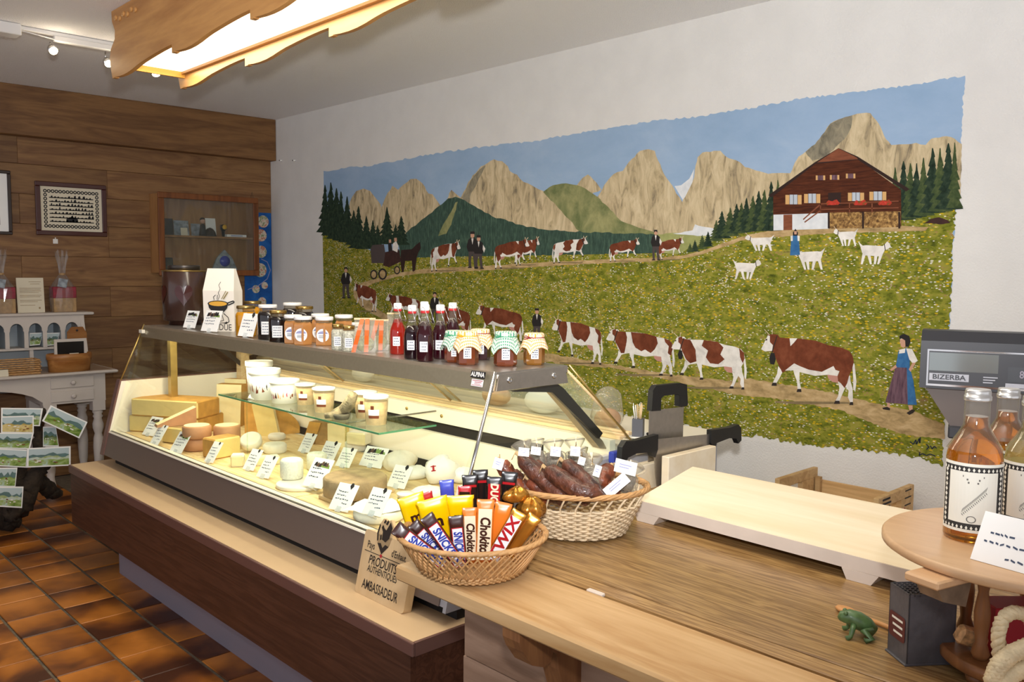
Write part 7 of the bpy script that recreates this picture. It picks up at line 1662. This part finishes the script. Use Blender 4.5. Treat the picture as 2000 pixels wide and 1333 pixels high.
M['pcsky'] = plain('postcard_sky', '#b9c9cc', .35); M['pcfar'] = plain('postcard_far_hills', '#5f7a78', .35, var=.2, scale=20)
def postcard(label, pts, y, mat, group, tilt=0.0):
    """pts: four pixel corners (tl, tr, br, bl) on the plane at depth y"""
    q = [at_y(px, py, y) for px, py in pts]; c0 = sum(q, Vector()) / 4; t = thing('postcard', label, 'postcard', c0, group=group); L = [v - c0 for v in q]
    f = lambda k, d: [tuple(Vector((v.x * k, d, v.z * k))) for v in L]
    mb = MB(); a, b = f(1, 0), f(1, .0012); mb.add(a + b, [(0, 1, 2, 3), (7, 6, 5, 4), (0, 4, 5, 1), (1, 5, 6, 2), (2, 6, 7, 3), (3, 7, 4, 0)]); mb.build('card', M['paper'], t)
    rnd = random.Random(label); mb = MB()
    def uv(u_, v_, d): a_ = L[0].lerp(L[1], .04 + .92 * u_); b_ = L[3].lerp(L[2], .04 + .92 * u_); q_ = a_.lerp(b_, .07 + .86 * v_); return (q_.x, d, q_.z)
    mb.add([uv(0, 0, -.0005), uv(1, 0, -.0005), uv(1, 1, -.0005), uv(0, 1, -.0005)], [(0, 1, 2, 3)], 0)
    for lay, (mi, v0, am) in enumerate(((1, .30, .16), (2, .48, .10), (3, .66, .06))):
        top = [uv(k / 10, v0 + am * math.sin(k * 1.3 + rnd.uniform(0, 5)) * rnd.uniform(.3, 1), -.0007 - .0002 * lay) for k in range(11)]
        mb.add(top + [uv(1, 1, -.0007 - .0002 * lay), uv(0, 1, -.0007 - .0002 * lay)], [tuple(range(13))], mi)
    for k in range(7):
        u_, v_, s_ = rnd.uniform(.15, .85), rnd.uniform(.5, .85), rnd.uniform(.02, .05); mb.add([uv(u_ - s_, v_, -.0015), uv(u_ + s_, v_, -.0015), uv(u_ + s_, v_ + s_ * 1.6, -.0015), uv(u_ - s_, v_ + s_ * 1.6, -.0015)], [(0, 1, 2, 3)], rnd.choice([4, 5, 5]))
    mb.build('landscape_print', [M['pcsky'], M['pcfar'], M[mat], M['pc1'] if mat != 'pc3' else M['pc3'], M['p_roof'], M['p_white']], t, fix=False)
for i, (x0, x1) in enumerate(((58, 86), (91, 119))): postcard(('left' if i == 0 else 'right') + ' green postcard leaning inside an arched pigeonhole', [(x0, 651), (x1 - 2, 650), (x1 - 8, 674), (x0, 676)], HY0 + .06, 'pc4', 'postcards in the pigeonholes')
# things on the desk
bsk = thing('wicker_tray', 'rectangular wicker tray on the writing desk', 'basket', (1.60, 6.46, DZ)); q0, q1 = at_y(0, 725, 6.42).x, at_y(80, 725, 6.42).x
bsk.location = ((q0 - .12 + q1) / 2, 6.50, DZ + .001); hw_ = (q1 - q0 + .12) / 2
mb = MB()
for k in range(7):
    for s in (-1, 1):
        mb.tube([(-hw_ + 2 * hw_ * i / 40, s * .07 + .004 * (1 if (i // 2 + k) % 2 else -1), .008 + .014 * k) for i in range(41)], .0055, 5); mb.tube([(s * hw_ + .004 * (1 if (i // 2 + k) % 2 else -1), -.07 + .14 * i / 12, .008 + .014 * k) for i in range(13)], .0055, 5)
mb.build('woven_wall', M['wicker'], bsk)['kind'] = 'stuff'; MB().box(-hw_, hw_, -.07, .07, 0, .004).build('tray_bottom', M['wicker'], bsk)
o = MB().box(-.06, .035, -.001, .001, 0, .045).build('name_card', M['mat_cream'], loc=(at_y(5, 728, 6.40).x, 6.40, DZ + .0005), rot=(-.2, 0, 0)); tag(o, 'small cream card propped before the wicker tray', 'card')
tb = thing('wooden_tub', 'oval bentwood tub on the writing desk', 'tub', ((at_y(92, 700, 6.475).x + at_y(177, 700, 6.475).x) / 2, 6.475, DZ + .001)); M['bent'] = wood('bentwood', '#8a5526', '#b07a42', 'x', 4, 8, .4, False, rings=5); rt = (at_y(177, 700, 6.55).x - at_y(92, 700, 6.55).x) / 2
MB().lathe([(rt * .94, 0), (rt * .98, .09), (rt, .125), (rt * .96, .125), (rt * .92, .01), (0, .01)], 36, squash=.58).build('tub_wall', M['bent'], tb); MB().lathe([(rt * 1.01, .085), (rt * 1.03, .088), (rt * 1.03, .12), (rt * 1.0, .123)], 36, squash=.58, caps=False).build('tub_hoop', M['bent'], tb)
sb_ = thing('chalk_board', 'small framed blackboard standing in the oval tub', 'blackboard', (at_y(138, 690, 6.475).x, 6.475, DZ + .015)); w2 = .105
for x0, x1, z0, z1 in ((-w2, w2, .19, .21), (-w2, w2, .06, .08), (-w2, -w2 + .018, .08, .19), (w2 - .018, w2, .08, .19)): MB().box(x0, x1, -.006, .006, z0, z1).build('frame_bar', M['desk'], sb_)
MB().box(-w2 + .018, w2 - .018, -.002, .004, .08, .19).build('slate', M['c_black'], sb_); MB().box(-.01, .05, -.009, -.007, .07, .11).build('price_slip', M['mat_cream'], sb_); MB().box(-w2 + .02, w2 - .02, -.004, .004, 0, .06).build('slate_foot', M['desk'], sb_)
wt = thing('wooden_clipboard', 'small wooden board with cut corners behind the blackboard', 'board', (at_y(150, 650, 6.62).x, 6.62, DZ + .012)); MB().prism([(-.07, 0), (.07, 0), (.065, .24), (.04, .285), (-.035, .285), (-.065, .25)], -.004, .004, 'y').build('panel', M['bent'], wt); MB().sphere((0, -.006, .26), .008, 8, 6).build('rivet', M['dkgrey'], wt)
# gift baskets and text card on the hutch
M['giftred'] = plain('crimson_gift_box', '#8a1a30', .5, var=.3, scale=40); M['giftbase'] = plain('tan_gift_box', '#a8865a', .6, var=.2, scale=40); M['film2'] = glass('crinkled_cellophane', (.95, .95, .95), .06, 2.2, .07, '#e8e4e0')
def gift(label, px):
    p = at_y(px, 611, 6.76); t = thing('gift_basket', label, 'gift', (p.x, 6.76, HT + .0005), group='cellophane gift baskets on the desk hutch'); w = .075
    MB().bbox(-w, w, -.05, .05, 0, .10, .003).build('gift_box', M['giftbase'], t); MB().bbox(-w * 1.02, w * 1.02, -.052, .052, .10, .18, .004).build('gift_wrap', M['giftred'], t)
    mb = MB(); n = 24; rings = [(1.05, 0), (1.18, .08), (1.12, .17), (.75, .22), (.22, .27), (.30, .33), (.55, .42)]; vs = []
    for k, (s, z) in enumerate(rings):
        for i in range(n): a = 2 * PI * i / n; j = 1 + (.22 if k > 3 else .06) * math.sin(i * 2.6 + k); vs.append((w * s * j * math.cos(a), .06 * s * j * math.sin(a), z + (.035 * math.sin(i * 1.9) if k == 6 else 0)))
    mb.add(vs, [(j * n + i, j * n + (i + 1) % n, (j + 1) * n + (i + 1) % n, (j + 1) * n + i) for j in range(len(rings) - 1) for i in range(n)]); mb.build('cellophane', M['film2'], t, fix=False)
    MB().lathe([(.018, .262), (.021, .27), (.018, .278)], 12).build('tie', M['giftbase'], t); MB().box(-.09, -.03, -.07, -.068, .17, .23).xf(Matrix.Rotation(.2, 4, 'Y')).build('ribbon_end', M['photo_grey'], t)
gift('cellophane wrapped crimson gift basket right of the text card', 124); gift('cellophane wrapped crimson gift basket at the left photo edge', 4)
tcx = (at_y(35, 611, 6.74).x + at_y(88, 611, 6.74).x) / 2; tcw = (at_y(88, 611, 6.74).x - at_y(35, 611, 6.74).x) / 2
tcd = thing('text_card', 'cream printed text card standing on the desk hutch', 'card', (tcx, 6.74, HT + .0005)); Rt = Matrix.Rotation(-.08, 4, 'X'); MB().box(-tcw, tcw, -.002, .002, 0, .245).xf(Rt).build('sheet', M['mat_cream'], tcd)
mb = MB()
for k, (a, b, z) in enumerate(((-.1, .8, .215), (0, .7, .20), (-.8, .8, .17), (-.8, .75, .16), (-.8, .8, .15), (-.8, .6, .14), (-.8, .8, .12), (-.8, .7, .11), (-.8, .8, .085), (-.8, .5, .075), (-.8, .3, .05))): mb.box(tcw * a, tcw * b, -.0028, -.0022, z, z + .003)
mb.box(tcw * .55, tcw * .68, -.0028, -.0022, .025, .038); mb.xf(Rt).build('printed_text', M['rind_grey'], tcd); MB().box(-.03, .03, 0, .05, 0, .003).build('stand', M['mat_cream'], tcd)
# driftwood postcard rack
M['drift'] = plain('dark_driftwood', '#2f2418', .9, var=.6, scale=24, bump=1.0, bscale=40); rk = thing('driftwood_rack', 'dark gnarled root stand holding postcards beside the desk', 'stand', (1.38, 5.55, 0))
rnd = random.Random(12)
def root(pts, rads, n=9):
    P_ = [at_y(px, py, y) - rk.location for px, py, y in pts]; path = []; rr = []
    for i in range(25):
        f = i / 24 * (len(P_) - 1); j = min(int(f), len(P_) - 2); u_ = f - j; path.append(P_[j].lerp(P_[j + 1], u_) + Vector((rnd.uniform(-1, 1), rnd.uniform(-1, 1), rnd.uniform(-1, 1))) * .008); rr.append((rads[j] + (rads[j + 1] - rads[j]) * u_) * rnd.uniform(.8, 1.2))
    mb = MB(); mb.tube(path, rr, n); mb.build('root', M['drift'], rk)
root([(5, 1012, 5.6), (28, 995, 5.58), (52, 965, 5.56), (72, 925, 5.55), (98, 898, 5.55)], [.09, .085, .06, .045, .03]); root([(2, 985, 5.6), (30, 960, 5.6), (38, 915, 5.58), (33, 900, 5.58)], [.08, .07, .04, .025])
root([(52, 950, 5.6), (80, 945, 5.65), (100, 960, 5.7), (112, 968, 5.75)], [.06, .05, .04, .03]); root([(-20, 1005, 5.6), (10, 1005, 5.55), (30, 1000, 5.5)], [.09, .07, .05]); root([(75, 925, 5.6), (78, 880, 5.62), (70, 830, 5.62), (85, 800, 5.62)], [.04, .03, .025, .02]); root([(30, 920, 5.62), (20, 860, 5.62), (25, 800, 5.62)], [.04, .03, .02])
PCS = 'postcards in the driftwood rack'
for lb, pts, y, mt in (('pale postcard behind the shiny one at the top of the rack', [(2, 797), (84, 798), (78, 833), (2, 832)], 5.56, 'pc2'), ('shiny yellowish postcard in a clear sleeve', [(2, 814), (66, 812), (66, 847), (2, 846)], 5.50, 'pc3'),
                       ('dark green postcard under the shiny one', [(-10, 846), (66, 846), (58, 878), (-10, 876)], 5.48, 'pc4'), ('bright green postcard tilted at the right top of the rack', [(99, 792), (171, 825), (155, 857), (82, 823)], 5.52, 'pc1'),
                       ('dark postcard turned away below the tilted one', [(84, 834), (109, 833), (115, 873), (84, 873)], 5.58, 'pc4'), ('green postcard left of the wide pale one', [(-10, 876), (55, 879), (52, 914), (-10, 911)], 5.47, 'pc1'),
                       ('wide pale postcard in the middle of the rack', [(53, 876), (138, 872), (138, 910), (52, 914)], 5.46, 'pc2'), ('green postcard below at the left photo edge', [(-10, 914), (34, 914), (30, 952), (-10, 952)], 5.44, 'pc1'), ('pale pink and green postcard lowest in the rack', [(-10, 951), (46, 951), (43, 993), (-10, 990)], 5.42, 'pc2')):
    postcard(lb, pts, y, mt, PCS)
